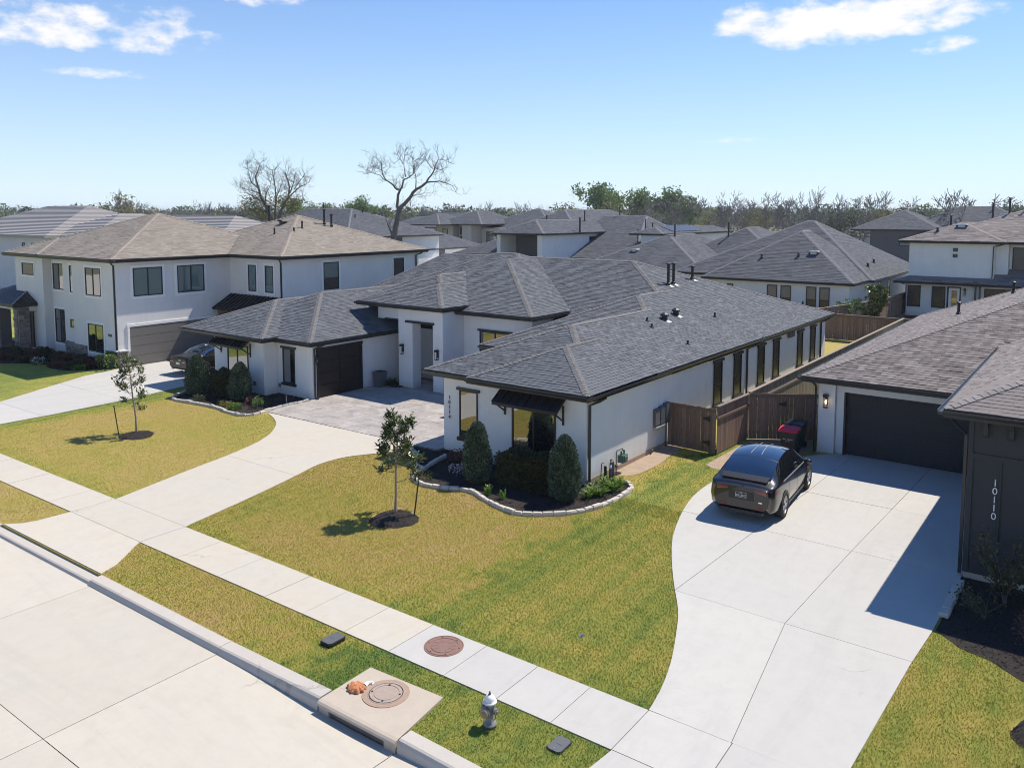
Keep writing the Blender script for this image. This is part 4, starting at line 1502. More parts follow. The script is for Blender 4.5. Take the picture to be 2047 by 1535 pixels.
MB().tube([(-8.95, 30.0, 2.86), (-8.85, 30.15, 2.72), (-8.79, 30.42, 2.55), (-8.79, 30.46, 2.4), (-8.79, 30.46, 0.05)], 0.045, 4).build("downspout", M['gutter'], H2)
MB().tube([(-3.14, 21.62, 4.12), (-3.14, 21.70, 4.0), (-2.80, 22.10, 3.55), (-2.79, 22.12, 3.4), (-2.79, 22.12, 0.06)], 0.05, 4).build("downspout", M['gutter'], H2)
for x, y in ((-5.6, 40.0), (-4.0, 44.5)):
    pipe(H2, x, y, h2a.z(x, y), 0.5, 0.06, True)
# ================================================================ FENCES
PK = {}


def picket_mesh(h, mat, w):
    k = (round(h, 2), mat, round(w, 3))
    if k not in PK:
        PK[k] = []
        for v in range(3):
            m = MB().box(-w / 2 + 0.002 * v, w / 2 - 0.001 * v, -0.009, 0.009, 0.03, h - 0.012 * v)
            PK[k].append(m.mesh("picket", M[mat]))
    return PK[k]


def fence(name, a, b, h, mat, label, cat="fence", rail_side=1, cap=True, rail_z=(0.35, 1.0, 1.45), group=None, skirt=None, trim=True, gap=0.148, hinges=None, slit=None):
    """timber fence from a to b; every picket a part"""
    r = random.Random(int(a[0] * 13 + a[1] * 7))
    L = math.dist(a, b)
    ang = math.atan2(b[1] - a[1], b[0] - a[0])
    dx, dy = math.cos(ang), math.sin(ang)
    nx, ny = -dy * rail_side, dx * rail_side
    t = thing(name, ((a[0] + b[0]) / 2, (a[1] + b[1]) / 2, 0), label, cat, group)
    n = int(L / gap)
    for i in range(n):
        s_ = (i + 0.5) * L / n
        if slit and slit[0] < s_ < slit[1]:
            continue
        me = r.choice(picket_mesh(h, mat, L / n - 0.003))
        o = child_at("picket", me, t, (a[0] + dx * s_ + nx * r.uniform(-.003, .003), a[1] + dy * s_ + ny * r.uniform(-.003, .003), 0), (0, r.uniform(-.004, .004), ang + (PI if r.random() < .5 else 0)))

    def bar(z0, z1, d0, d1, nm, mt):
        v = []
        for s_ in (0, L):
            for d, z in ((d0, z0), (d1, z0), (d1, z1), (d0, z1)):
                v.append((a[0] + dx * s_ + nx * d, a[1] + dy * s_ + ny * d, z))
        MB().add(v, [(0, 1, 2, 3), (7, 6, 5, 4), (0, 4, 5, 1), (1, 5, 6, 2), (2, 6, 7, 3), (3, 7, 4, 0)]).build(nm, M[mt], t)
    for z in rail_z:
        bar(z - 0.045, z + 0.045, 0.013, 0.052, "rail", mat)
    if trim:
        bar(h - 0.16, h - 0.02, -0.032, -0.012, "trim_board", mat)
    if cap:
        bar(h, h + 0.038, -0.06, 0.075, "cap_board", 'fence_tan' if mat != 'fence_brown' else 'fence_grey')
    for s_ in (hinges or []):
        for z in (0.4, h - 0.42):
            m = MB()
            p = lambda s, d, zz: (a[0] + dx * s + nx * d, a[1] + dy * s + ny * d, zz)
            m.add([p(s_, -0.037, z - 0.09), p(s_, -0.037, z + 0.09), p(s_ - 0.26, -0.037, z + 0.02), p(s_ - 0.26, -0.037, z - 0.02)], [(0, 1, 2, 3)])
            m.add([p(s_ + 0.003, -0.04, z - 0.11), p(s_ + 0.003, -0.04, z + 0.11), p(s_ + 0.05, -0.04, z + 0.11), p(s_ + 0.05, -0.04, z - 0.11)], [(0, 1, 2, 3)])
            m.build("hinge", M['black'], t)
    return t


fence("side_gate", (-13.60, 28.06), (-11.62, 27.98), 1.72, 'fence_brown', "dark brown wooden gate between the white house wall and the fence corner", "gate", 1, cap=False, hinges=(1.72,), slit=(0.30, 0.36), rail_z=(0.3, 1.4))
fence("wooden_fence", (-11.56, 27.95), (-11.44, 30.70), 1.80, 'fence_brown', "short reddish brown fence run with orange stained foot between the two gates", "fence", -1, rail_z=(1.38,))
fence("side_gate", (-11.40, 30.72), (-8.80, 32.30), 1.86, 'fence_brown', "dark brown double gate behind the rubbish bins beside the white garage", "gate", 1, cap=False, hinges=(1.35,), rail_z=(0.3, 1.4))
fence("wooden_fence", (-11.46, 30.80), (-11.46, 58.9), 1.84, 'fence_grey', "long weathered grey fence with a pale cap board running back beside the white house", "fence", -1, rail_z=(1.40,), gap=0.152)
fence("wooden_fence", (-17.8, 58.95), (-6.5, 58.75), 1.80, 'fence_brown', "shaded dark fence closing off the back yard, seen past the white house", "fence", 1, rail_z=(0.4, 1.5))
fence("wooden_fence", (-40, 58.9), (-17.85, 58.95), 1.80, 'fence_brown', "dark back yard fence hidden behind the long grey roof", "fence", 1, rail_z=(0.4, 1.5), gap=0.30)
fence("wooden_fence", (-17.75, 61.0), (-15.5, 70.2), 1.84, 'fence_grey', "sunlit grey fence in front of the slate roofed house, leading to the two storey one", "fence", -1, rail_z=(1.40,))
fence("wooden_fence", (-15.5, 70.3), (-15.2, 79), 1.84, 'fence_brown', "shaded fence run ending at the corner of the two storey white house", "fence", -1, rail_z=(1.40,))
fence("wooden_fence", (-73.2, 73.5), (-81.0, 93.5), 1.84, 'fence_tan', "tan fence glimpsed between the tan roofed house and the white house roof", "fence", 1, rail_z=(1.40,), gap=0.30)

# ================================================================ STREET FURNITURE
M['rust'] = m_plain('rust_stain', (0.36, 0.25, 0.19), 0.9, var=0.3, scale=18)
inl = thing("storm_inlet", (-10.35, 9.8, 0), "concrete storm drain inlet with a dark slot under its slab at the kerb", "drain")
lp = [(9.22, 0.034), (9.155, 0.022), (9.12, -0.005), (9.115, -0.05), (9.14, -0.068)]
vv = [(-11.31, 10.46, 0.05), (-9.52, 10.57, 0.05)] + [(x, y + (0.03 if x > -10 else 0), z) for y, z in lp for x in (-11.31, -9.35)] + [(-11.31, 10.46, -0.1), (-9.52, 10.57, -0.1)]
MB().add(vv, [(0, 2, 3, 1)] + [(2 + 2 * i, 4 + 2 * i, 5 + 2 * i, 3 + 2 * i) for i in range(4)] + [(0, 12, 10, 8, 6, 4, 2), (1, 3, 5, 7, 9, 11, 13), (0, 1, 13, 12), (10, 12, 13, 11)]).build("top_slab", M['oldconc'], inl)
for x0, x1 in ((-11.308, -11.04), (-9.62, -9.352)):
    MB().box(x0, x1, 9.16, 9.6, -0.26, -0.069).build("side_block", M['oldconc'], inl)
MB().box(-11.03, -9.63, 9.36, 9.6, -0.26, -0.0695).build("throat_shade_block", M['dark'], inl)  # near-black block stands in for the shade of the hollow


def manhole(parent, x, y, z, r, mat, name="manhole_cover"):
    m = MB().lathe([(r, 0.0), (r, 0.008), (r * 0.95, 0.010), (r * 0.94, 0.004), (r * 0.90, 0.004), (r * 0.89, 0.012), (r * 0.72, 0.012), (r * 0.71, 0.005), (r * 0.66, 0.005), (r * 0.65, 0.012), (r * 0.02, 0.013)], (x, y, z), 40)
    return m.build(name, M[mat], parent)


M['covergrey'] = m_plain('worn_cover', (0.36, 0.285, 0.235), 0.85, var=0.25, scale=14)
manhole(inl, -10.45, 10.03, 0.047, 0.34, 'covergrey')
for k in range(4):
    a = 0.5 + k * PI / 2
    MB().lathe([(0.022, 0.0), (0.02, 0.004)], (-10.45 + 0.27 * math.cos(a), 10.03 + 0.25 * math.sin(a), 0.0595), 8).build("lift_hole", M['dark'], inl)
for k in range(2):
    MB().lathe([(0.40 + 0.04 * k, -0.01), (0.40 + 0.04 * k, 0.004), (0.385 + 0.04 * k, 0.004)], (-10.45, 10.03, 0.047 - 0.001 * k), 40).build("stain_ring", M['rust'], inl)
mh = thing("manhole_cover", (-10.72, 11.94, 0), "rust red round manhole cover set in the sidewalk", "manhole cover")
manhole(mh, -10.72, 11.94, 0.0235, 0.41, 'iron', "cover_plate")
for k in range(10):
    a = k * 2 * PI / 10
    child_at("raised_bar", MB().box(-0.07, 0.07, -0.012, 0.012, 0, 0.004).mesh("raised_bar", M['iron']), mh, (-10.72 + 0.19 * math.cos(a), 11.94 + 0.19 * math.sin(a), 0.036), (0, 0, a))
for k in range(6):
    a = 0.3 + k * PI / 3
    MB().lathe([(0.016, 0.0), (0.014, 0.003)], (-10.72 + 0.335 * math.cos(a), 11.94 + 0.335 * math.sin(a), 0.0358), 8).build("lift_hole", M['dark'], mh)

lump = thing("orange_lump", (-11.0, 9.82, 0.03), "crumpled orange lump with a pale curled end lying on the storm inlet slab", "debris")
k = N("orange_skin")
k.bump(k.noise(30, 5), 0.8, 0.03)
orange = k.done(k.ramp(k.noise(18, 5), [(0.3, (0.30, 0.10, 0.035)), (0.6, (0.62, 0.25, 0.11)), (0.8, (0.72, 0.38, 0.22))]), 0.75)
bm = bmesh.new()
bmesh.ops.create_icosphere(bm, subdivisions=4, radius=1)
for v in bm.verts:
    a = math.atan2(v.co.y, v.co.x)
    q = 1 + 0.10 * math.cos(a * 9) + 0.06 * math.sin(v.co.x * 9) * math.cos(v.co.y * 11)
    v.co = Vector((v.co.x * 0.185 * q, v.co.y * 0.16 * q, max(-0.1, v.co.z) * 0.085 + 0.01 * math.sin(v.co.x * 14)))
me = bpy.data.meshes.new("orange_body")
bm.to_mesh(me)
bm.free()
me.materials.append(orange)
link("orange_body", me, lump, loc=(-11.0, 9.80, 0.055))
MB().tube([(-10.93, 9.95, 0.06), (-10.93, 10.03, 0.075), (-10.90, 10.09, 0.07), (-10.86, 10.10, 0.06), (-10.85, 10.06, 0.06)], [0.05, 0.035, 0.028, 0.022, 0.012], 8).build("pale_end", M['whitetrim'], lump)

hy = thing("fire_hydrant", (-8.36, 10.49, 0), "silver grey fire hydrant with a white bonnet on the verge", "hydrant")
k = N("hydrant_silver")
hsil = k.done(k.mix(k.noise(9, 4), (0.30, 0.29, 0.275), (0.19, 0.18, 0.17)), 0.45, 0.2)
X, Y = -8.36, 10.49
m = MB()
m.smooth = True
m.lathe([(0.12, 0.0), (0.12, 0.03), (0.145, 0.03), (0.145, 0.07), (0.095, 0.08), (0.09, 0.30), (0.098, 0.40), (0.105, 0.50), (0.10, 0.52)], (X, Y, 0), 20)
m.build("barrel", hsil, hy)
m = MB()
m.smooth = True
m.lathe([(0.145, 0.52), (0.15, 0.535), (0.145, 0.55), (0.11, 0.555), (0.112, 0.59), (0.095, 0.64), (0.06, 0.675), (0.035, 0.685)], (X, Y, 0), 20)
m.build("bonnet", M['whitetrim'], hy)
MB().lathe([(0.035, 0.686), (0.035, 0.70), (0.022, 0.70), (0.02, 0.75)], (X, Y, 0), 5).build("top_nut", M['castgrey'], hy)
# pumper outlet looks at the street, hose outlets to the sides
k = N("outlet_tan")
tan = k.done((0.36, 0.27, 0.16), 0.6)
MB().lathe([(0.085, -0.09), (0.085, -0.15), (0.115, -0.15), (0.115, -0.175), (0.08, -0.18)], (X, Y, 0.36), 16, 'y').build("pumper_outlet", hsil, hy)
MB().lathe([(0.10, -0.181), (0.10, -0.205), (0.05, -0.21), (0.035, -0.24)], (X, Y, 0.36), 12, 'y').build("outlet_cap", tan, hy)
for sg in (-1, 1):
    pr = [(0.052, 0.09), (0.052, 0.14), (0.066, 0.14), (0.066, 0.185), (0.03, 0.19), (0.025, 0.215)]
    MB().lathe([(r_, h_ * sg) for r_, h_ in pr], (X, Y, 0.37), 12, 'x').build("hose_outlet", hsil, hy)
hy.scale = (0.84, 0.84, 0.84)
MB().tube([(X + 0.17, Y - 0.02, 0.35), (X + 0.18, Y - 0.05, 0.25), (X + 0.16, Y - 0.07, 0.22), (X + 0.12, Y - 0.09, 0.27)], 0.008, 5).build("cap_chain", M['castgrey'], hy)


def util_box(x, y, w, l, h, rot, label):
    t = thing("utility_box", (x, y, 0), label, "utility box", "utility boxes in the verge")

    def rr(w_, l_, z0, z1, n=4, rad=0.07):
        pts = []
        for cx, cy, a0 in ((w_ / 2 - rad, l_ / 2 - rad, 0), (-w_ / 2 + rad, l_ / 2 - rad, 90), (-w_ / 2 + rad, -l_ / 2 + rad, 180), (w_ / 2 - rad, -l_ / 2 + rad, 270)):
            for q in range(n + 1):
                a = math.radians(a0 + 90 * q / n)
                px, py = cx + rad * math.cos(a), cy + rad * math.sin(a)
                pts.append((x + px * math.cos(rot) - py * math.sin(rot), y + px * math.sin(rot) + py * math.cos(rot)))
        return MB().prism(pts, z0, z1)
    rr(w, l, -0.05, h).build("box_body", M['black'], t)
    rr(w - 0.03, l - 0.03, h + 0.001, h + 0.02).build("lid", M['castgrey'], t)
    MB().lathe([(0.016, 0.0), (0.014, 0.012)], (x + 0.0, y - l * 0.36, h + 0.0205), 8).build("lid_bolt", M['steel'], t)
    MB().box(x - 0.06, x + 0.06, y - 0.012, y + 0.012, h + 0.0205, h + 0.024).build("lid_mark", M['castgrey'], t)
    return t


util_box(-12.70, 10.70, 0.33, 0.46, 0.07, 0.0, "dark utility box standing proud of the verge, left of the storm inlet")
util_box(-7.10, 10.77, 0.30, 0.42, 0.015, 0.0, "flat grey utility lid set flush in the verge by the pale driveway")
bl = thing("marker", (-8.67, 13.98, 0), "small bright blue marker tuft in the front lawn", "marker")
k = N("blue_plastic")
blue = k.done((0.03, 0.16, 0.75), 0.5)
m = MB()
r = random.Random(3)
for i in range(34):
    a = r.uniform(0, 2 * PI)
    d = r.uniform(0.02, 0.085)
    m.add([(-8.67 + math.cos(a + .5) * .012, 13.98 + math.sin(a + .5) * .012, 0.02), (-8.67 + math.cos(a - .5) * .012, 13.98 + math.sin(a - .5) * .012, 0.02), (-8.67 + math.cos(a) * d, 13.98 + math.sin(a) * d, r.uniform(0.035, 0.07))], [(0, 1, 2)])
m.build("whiskers", blue, bl)
MB().lathe([(0.014, 0.0), (0.012, 0.03)], (-8.67, 13.98, 0.0), 6).build("nail", M['steel'], bl)

# ================================================================ CARS
def car(name, label, paint, st_, loc, rot, wheels, tint, lower=None):
    """lofted car body; x runs from tail (0) to nose, every glazed area a part of its own"""
    t = thing(name, (0, 0, 0), label, "car")
    xs = [s_[0] for s_ in st_]
    nx = int(xs[-1] / 0.06)
    gx = np.linspace(xs[0], xs[-1], nx)
    cols = [[s_[k] for s_ in st_] for k in range(1, 9)]

    def cr(xq, ys):
        out = []
        for q in xq:
            i = min(max(0, int(np.searchsorted(xs, q)) - 1), len(xs) - 2)
            u = (q - xs[i]) / (xs[i + 1] - xs[i])
            m0 = (ys[i + 1] - ys[max(0, i - 1)]) / (xs[i + 1] - xs[max(0, i - 1)]) * (xs[i + 1] - xs[i])
            m1 = (ys[min(len(ys) - 1, i + 2)] - ys[i]) / (xs[min(len(ys) - 1, i + 2)] - xs[i]) * (xs[i + 1] - xs[i])
            out.append((2 * u**3 - 3 * u**2 + 1) * ys[i] + (u**3 - 2 * u**2 + u) * m0 + (-2 * u**3 + 3 * u**2) * ys[i + 1] + (u**3 - u**2) * m1)
        return out
    # columns: zbot, wbot, wmid, zbelt, wbelt, wroof, zroof, zcentre
    zb, wb, wm, zl, wl_, wr, zr, zc = [cr(gx, c) for c in cols]
    sec = []
    for i in range(nx):
        zm = zb[i] + (zl[i] - zb[i]) * 0.5
        pts = [(0, zb[i]), (wb[i] * 0.9, zb[i]), (wb[i], zb[i] + 0.03), (wb[i] + (wm[i] - wb[i]) * 0.7, zb[i] + (zm - zb[i]) * 0.35), (wm[i], zm), (wm[i] + (wl_[i] - wm[i]) * 0.3, zm + (zl[i] - zm) * 0.5), (wl_[i] + 0.012, zl[i] - 0.05), (wl_[i], zl[i]),
               (wl_[i] + (wr[i] - wl_[i]) * 0.5 + 0.015, zl[i] + (zr[i] - zl[i]) * 0.55), (wr[i], zr[i]), (wr[i] * 0.72, zr[i] + (zc[i] - zr[i]) * 0.62), (wr[i] * 0.38, zr[i] + (zc[i] - zr[i]) * 0.92), (0, zc[i])]
        sec.append(pts)
    ns = len(sec[0])
    verts = []
    for i in range(nx):
        for sgn in (1, -1):
            for y, z in sec[i]:
                verts.append((gx[i], sgn * y, z))
    vid = lambda i, sgn, k: i * 2 * ns + (0 if sgn > 0 else ns) + k
    groups = {}
    for i in range(nx - 1):
        xm = (gx[i] + gx[i + 1]) / 2
        for sgn in (1, -1):
            for k in range(ns - 1):
                f = (vid(i, sgn, k), vid(i + 1, sgn, k), vid(i + 1, sgn, k + 1), vid(i, sgn, k + 1))
                if sgn > 0:
                    f = f[::-1]
                zone = tint(xm, k, zr[i] - zl[i])
                if k < 1 or (lower and k < 3):
                    zone = 'lower'
                groups.setdefault(zone + ('' if not zone.startswith('side') else str(sgn)), []).append(f)
    caps = []
    for i, rev in ((0, False), (nx - 1, True)):
        ring = [vid(i, 1, k) for k in range(ns)] + [vid(i, -1, k) for k in range(ns - 2, 0, -1)]
        caps.append(tuple(ring[::-1] if rev else ring))
    groups['body'] += caps
    glassm = M['carglass']
    for z, fs in groups.items():
        used = sorted({v for f in fs for v in f})
        mp = {v: j for j, v in enumerate(used)}
        m = MB()
        m.smooth = True
        m.add([verts[v] for v in used], [[mp[v] for v in f] for f in fs])
        nm = {'body': 'body', 'lower': 'underbody', 'rear': 'rear_window', 'roof': 'glass_roof', 'front': 'windscreen'}.get(z, 'side_window')
        me = m.mesh(nm, paint if z == 'body' else (M['trim'] if z == 'lower' else glassm))
        if z == 'body':
            for pl in me.polygons:
                if len(pl.vertices) > 6:
                    pl.use_smooth = False
        o = link(nm, me, t)
    ptw = lambda xq, k: (np.interp(xq, gx, [s_[k][0] for s_ in sec]), np.interp(xq, gx, [s_[k][1] for s_ in sec]))
    # wheels
    R, wt = wheels['r'], wheels['w']
    for x in wheels['x']:
        for sg in (-1, 1):
            yo = wheels['y'] * sg
            m = MB()
            m.smooth = True
            prof = [(R * 0.70, 0.0), (R * 0.72, 0.015), (R * 0.93, 0.02), (R, -0.02), (R, -wt + 0.03), (R * 0.92, -wt), (R * 0.6, -wt)]
            m.lathe([(r_, h_ * sg) for r_, h_ in prof], (x, yo, R), 32, 'y', cap=False)
            w_ = m.build("wheel", M['rubber'], t)
            q = MB()
            q.lathe([(R * 0.71, 0.004 * sg), (R * 0.66, 0.004 * sg), (R * 0.63, -0.04 * sg), (R * 0.60, -0.05 * sg)], (x, yo, R), 32, 'y', cap=False)
            q.build("rim", M['rim'], w_)
            for j in range(10):
                a = j * 2 * PI / 10 + (0.12 if j % 2 else -0.12)
                c_, s_ = math.cos(a), math.sin(a)
                v = []
                for rr_, hw in ((R * 0.10, 0.022), (R * 0.67, 0.030)):
                    for d in (-0.004, -0.035):
                        for e in (-1, 1):
                            v.append((x + c_ * rr_ - s_ * hw * e, yo + d * sg, R + s_ * rr_ + c_ * hw * e))
                MB().add(v, [(0, 1, 5, 4), (2, 6, 7, 3), (0, 4, 6, 2), (1, 3, 7, 5)]).build("spoke", M['rim'], w_)
            MB().lathe([(R * 0.17, 0.0), (R * 0.15, 0.012 * sg)], (x, yo - 0.003 * sg, R), 14, 'y').build("hub", M['rim'], w_)
            MB().lathe([(R * 0.62, -0.09 * sg), (R * 0.60, -0.095 * sg)], (x, yo, R), 20, 'y').build("brake_disc", M['castgrey'], w_)
            # flat black ring on the body paints the shaded gap round the tyre
            yb_ = ptw(x, 4)[0] + 0.004
            q = MB()
            n = 28
            v = []
            for j in range(n + 1):
                a = -0.25 + (PI + 0.5) * j / n
                for rr_ in (R * 0.99, R * 1.13):
                    v.append((x + rr_ * math.cos(a), sg * yb_, R + rr_ * math.sin(a)))
            q.add(v, [(2 * j, 2 * j + 1, 2 * j + 3, 2 * j + 2) for j in range(n)])
            q.build("arch_shade_ring", M['trim'], t)
    t.location = loc
    t.rotation_euler = (0, 0, rot)
    return t, ptw


M['rubber'] = m_plain("tyre_rubber", (0.018, 0.018, 0.019), 0.8)
M['rim'] = m_plain("gunmetal_rim", (0.42, 0.42, 0.43), 0.3, 0.8)
M['carglass'] = m_glass("car_glass", (0.006, 0.007, 0.010), 0.20, 0.015)


def carpaint(name, col, metal=0.55):
    k = N(name)
    k.b.inputs['Coat Weight'].default_value = 1.0 if metal > 0.1 else 0.35
    k.b.inputs['Coat Roughness'].default_value = 0.03
    return k.done(col, 0.34, metal)


grey_paint = carpaint("grey_metallic_paint", (0.020, 0.018, 0.017), 0.6)
black_paint = carpaint("black_car_paint", (0.007, 0.006, 0.006), 0.0)
k = N("tail_light_red")
red_lens = k.done((0.28, 0.012, 0.012), 0.12)
k = N("smoked_lens")
smoke = k.done((0.26, 0.10, 0.095), 0.08)
k = N("chrome")
chrome = k.done((0.75, 0.75, 0.75), 0.12, 1.0)


def tint_suv(x, k, gh):
    if 8 > k >= 7 or k == 8:
        if 0.95 < x < 3.75 and gh > 0.12 and not (1.48 < x < 1.54) and not (2.52 < x < 2.60):
            return 'side'
    if k >= 9:
        if 0.42 < x <= 1.22:
            return 'rear'
        if 1.28 < x < 2.98:
            return 'roof'
        if 3.02 < x < 4.02:
            return 'front'
    return 'body'


suv, sp = car("electric_suv", "dark grey metallic sport utility car with a dark glass roof, parked on the pale driveway", grey_paint,
              [(0.00, 0.42, 0.70, 0.80, 1.00, 0.74, 0.55, 1.02, 1.03),
               (0.10, 0.33, 0.82, 0.92, 1.06, 0.87, 0.66, 1.09, 1.11),
               (0.40, 0.26, 0.88, 0.975, 1.085, 0.92, 0.72, 1.17, 1.20),
               (0.85, 0.24, 0.90, 0.995, 1.07, 0.935, 0.715, 1.40, 1.45),
               (1.35, 0.23, 0.90, 0.998, 1.045, 0.935, 0.69, 1.555, 1.615),
               (1.95, 0.22, 0.90, 0.99, 1.02, 0.925, 0.665, 1.61, 1.68),
               (2.55, 0.22, 0.90, 0.985, 1.00, 0.915, 0.655, 1.585, 1.66),
               (3.10, 0.22, 0.90, 0.985, 0.985, 0.915, 0.65, 1.48, 1.55),
               (3.60, 0.22, 0.90, 0.985, 0.965, 0.905, 0.69, 1.24, 1.30),
               (4.05, 0.23, 0.89, 0.985, 0.92, 0.885, 0.74, 0.985, 1.02),
               (4.50, 0.25, 0.85, 0.95, 0.84, 0.84, 0.65, 0.90, 0.93),
               (4.85, 0.28, 0.76, 0.86, 0.72, 0.74, 0.52, 0.77, 0.80),
               (5.03, 0.34, 0.62, 0.68, 0.58, 0.58, 0.40, 0.61, 0.63)],
              (-8.40, 22.17, 0.024), PI / 2 + 0.075, {'r': 0.375, 'w': 0.27, 'x': (1.04, 4.0), 'y': 0.995}, tint_suv)


def on_car(t, name, mb, mat):
    return link(name, mb.mesh(name, mat), t)


# tail of the suv
m = MB()
for sg in (-1, 1):
    q = MB()
    v = []
    for x, k_, d in ((-0.004, 0, 0), (0.05, 1, 0), (0.14, 2, 0), (0.28, 3, 0), (0.42, 4, 0)):
        w_ = [0.70, 0.835, 0.908, 0.952, 0.972][k_] + 0.006
        top, bot = [1.0, 1.0, 0.995, 0.985, 0.965][k_], [0.87, 0.875, 0.885, 0.90, 0.92][k_]
        v += [(x, sg * w_ * (0.985), top), (x, sg * w_, bot)]
    v = [(-0.006, sg * 0.40, 0.985), (-0.006, sg * 0.40, 0.93)] + v
    n = len(v) // 2
    q.add(v, [(2 * i, 2 * i + 1, 2 * i + 3, 2 * i + 2) for i in range(n - 1)])
    on_car(suv, "tail_light", q, smoke)
    q = MB().box(-0.010, -0.007, min(sg * 0.42, sg * 0.69), max(sg * 0.42, sg * 0.69), 0.945, 0.975)
    on_car(suv, "light_strip", q, red_lens)
    q = MB().box(-0.016, -0.003, min(sg * 0.45, sg * 0.62), max(sg * 0.45, sg * 0.62), 0.44, 0.48)
    on_car(suv, "reflector", q, red_lens)
on_car(suv, "rear_spoiler", MB().add([(0.24, -0.66, 1.165), (0.24, 0.66, 1.165), (0.50, 0.68, 1.245), (0.50, -0.68, 1.245), (0.24, -0.66, 1.195), (0.24, 0.66, 1.195), (0.50, 0.68, 1.27), (0.50, -0.68, 1.27)], [(3, 2, 1, 0), (4, 5, 6, 7), (0, 1, 5, 4), (1, 2, 6, 5), (2, 3, 7, 6), (3, 0, 4, 7)]), M['black'])
on_car(suv, "plate_recess", MB().box(-0.008, -0.002, -0.36, 0.36, 0.66, 0.90), M['trim'])
pl = on_car(suv, "licence_plate", MB().box(-0.016, -0.009, -0.155, 0.155, 0.72, 0.875), M['black'])


def plate_text(t, txt, size, y, z, mat, x=-0.019):
    o = link("plate_text", text_mesh("plate_text", txt, size, mat), t, loc=(x, y, z), rot=(PI / 2, 0, -PI / 2))
    return o


plate_text(suv, "BELLENC", 0.082, 0, 0.755, M['whitetrim'])
plate_text(suv, "TEXAS", 0.03, 0, 0.84, M['whitetrim'])
for b in ((-0.155, 0.155, 0.868, 0.875), (-0.155, 0.155, 0.72, 0.727), (-0.155, -0.148, 0.7275, 0.8675), (0.148, 0.155, 0.7275, 0.8675)):
    on_car(suv, "plate_border", MB().box(-0.0185, -0.0165, *b), M['whitetrim'])
on_car(suv, "badge", MB().box(-0.012, -0.003, -0.60, -0.50, 0.63, 0.665), chrome)
on_car(suv, "diffuser", MB().box(-0.03, 0.2, -0.62, 0.62, 0.26, 0.36), M['trim'])
for sg in (-1, 1):
    q = MB()
    q.tube([(1.0, sg * 0.948, 1.075), (2.0, sg * 0.938, 1.03), (3.0, sg * 0.928, 0.995), (3.7, sg * 0.91, 0.965)], 0.012, 5)
    on_car(suv, "window_trim", q, chrome if sg > 0 else M['steel'])
    q = MB()
    q.smooth = True
    q.lathe([(0.02, -0.12), (0.07, -0.10), (0.085, 0.0), (0.06, 0.10), (0.02, 0.12)], (3.45, sg * 1.06, 1.05), 10, 'y')
    on_car(suv, "door_mirror", q, grey_paint)
    on_car(suv, "side_skirt", MB().box(1.5, 3.6, min(sg * .86, sg * .955), max(sg * .86, sg * .955), 0.20, 0.29), M['trim'])
    for x in (1.55, 2.56, 3.48):
        on_car(suv, "door_seam", MB().tube([(x, sg * (sp(x, q_)[0] - 0.001), sp(x, q_)[1]) for q_ in range(3, 8)], 0.0045, 4), M['trim'])
# pale seams of the glass roof
on_car(suv, "roof_rib", MB().tube([(1.45, -0.16, sp(1.45, 12)[1] + 0.0), (1.8, -0.14, sp(1.8, 12)[1] + 0.002), (2.1, -0.13, sp(2.1, 12)[1] + 0.002), (2.45, -0.14, sp(2.45, 12)[1] + 0.002), (2.75, -0.16, sp(2.75, 12)[1] + 0.0)], 0.012, 4), M['steel'])
on_car(suv, "roof_rib", MB().tube([(1.45, 0.16, sp(1.45, 12)[1] + 0.0), (1.8, 0.14, sp(1.8, 12)[1] + 0.002), (2.1, 0.13, sp(2.1, 12)[1] + 0.002), (2.45, 0.14, sp(2.45, 12)[1] + 0.002), (2.75, 0.16, sp(2.75, 12)[1] + 0.0)], 0.012, 4), M['steel'])


def tint_sedan(x, k, gh):
    if k in (7, 8) and 1.0 < x < 3.45 and gh > 0.10 and not (2.12 < x < 2.2):
        return 'side'
    if k >= 9:
        if 0.78 < x < 1.55:
            return 'rear'
        if 1.75 < x < 2.5:
            return 'roof'
        if 2.75 < x < 3.6:
            return 'front'
    return 'body'


sedan, s2 = car("black_sedan", "black sedan with red tail lights on the left driveway, half hidden by a juniper", black_paint,
                [(0.00, 0.42, 0.66, 0.76, 0.86, 0.70, 0.52, 0.89, 0.90),
                 (0.10, 0.32, 0.76, 0.86, 0.96, 0.80, 0.62, 0.99, 1.01),
                 (0.40, 0.24, 0.82, 0.915, 0.98, 0.855, 0.66, 1.02, 1.045),
                 (0.80, 0.22, 0.84, 0.93, 0.98, 0.865, 0.66, 1.07, 1.10),
                 (1.25, 0.21, 0.85, 0.935, 0.97, 0.865, 0.62, 1.26, 1.31),
                 (1.75, 0.20, 0.85, 0.935, 0.95, 0.86, 0.58, 1.37, 1.43),
                 (2.35, 0.20, 0.85, 0.93, 0.93, 0.855, 0.57, 1.38, 1.44),
                 (2.85, 0.20, 0.85, 0.93, 0.91, 0.85, 0.59, 1.27, 1.33),
                 (3.30, 0.20, 0.85, 0.93, 0.89, 0.845, 0.64, 1.06, 1.11),
                 (3.70, 0.21, 0.84, 0.93, 0.86, 0.83, 0.68, 0.92, 0.95),
                 (4.30, 0.22, 0.80, 0.90, 0.79, 0.78, 0.60, 0.84, 0.87),
                 (4.75, 0.26, 0.70, 0.80, 0.66, 0.68, 0.48, 0.70, 0.72),
                 (4.90, 0.32, 0.55, 0.62, 0.55, 0.54, 0.36, 0.58, 0.59)],
                (-41.0, 24.15, 0.026), PI / 2 + 0.06, {'r': 0.345, 'w': 0.23, 'x': (1.05, 3.9), 'y': 0.935}, tint_sedan)
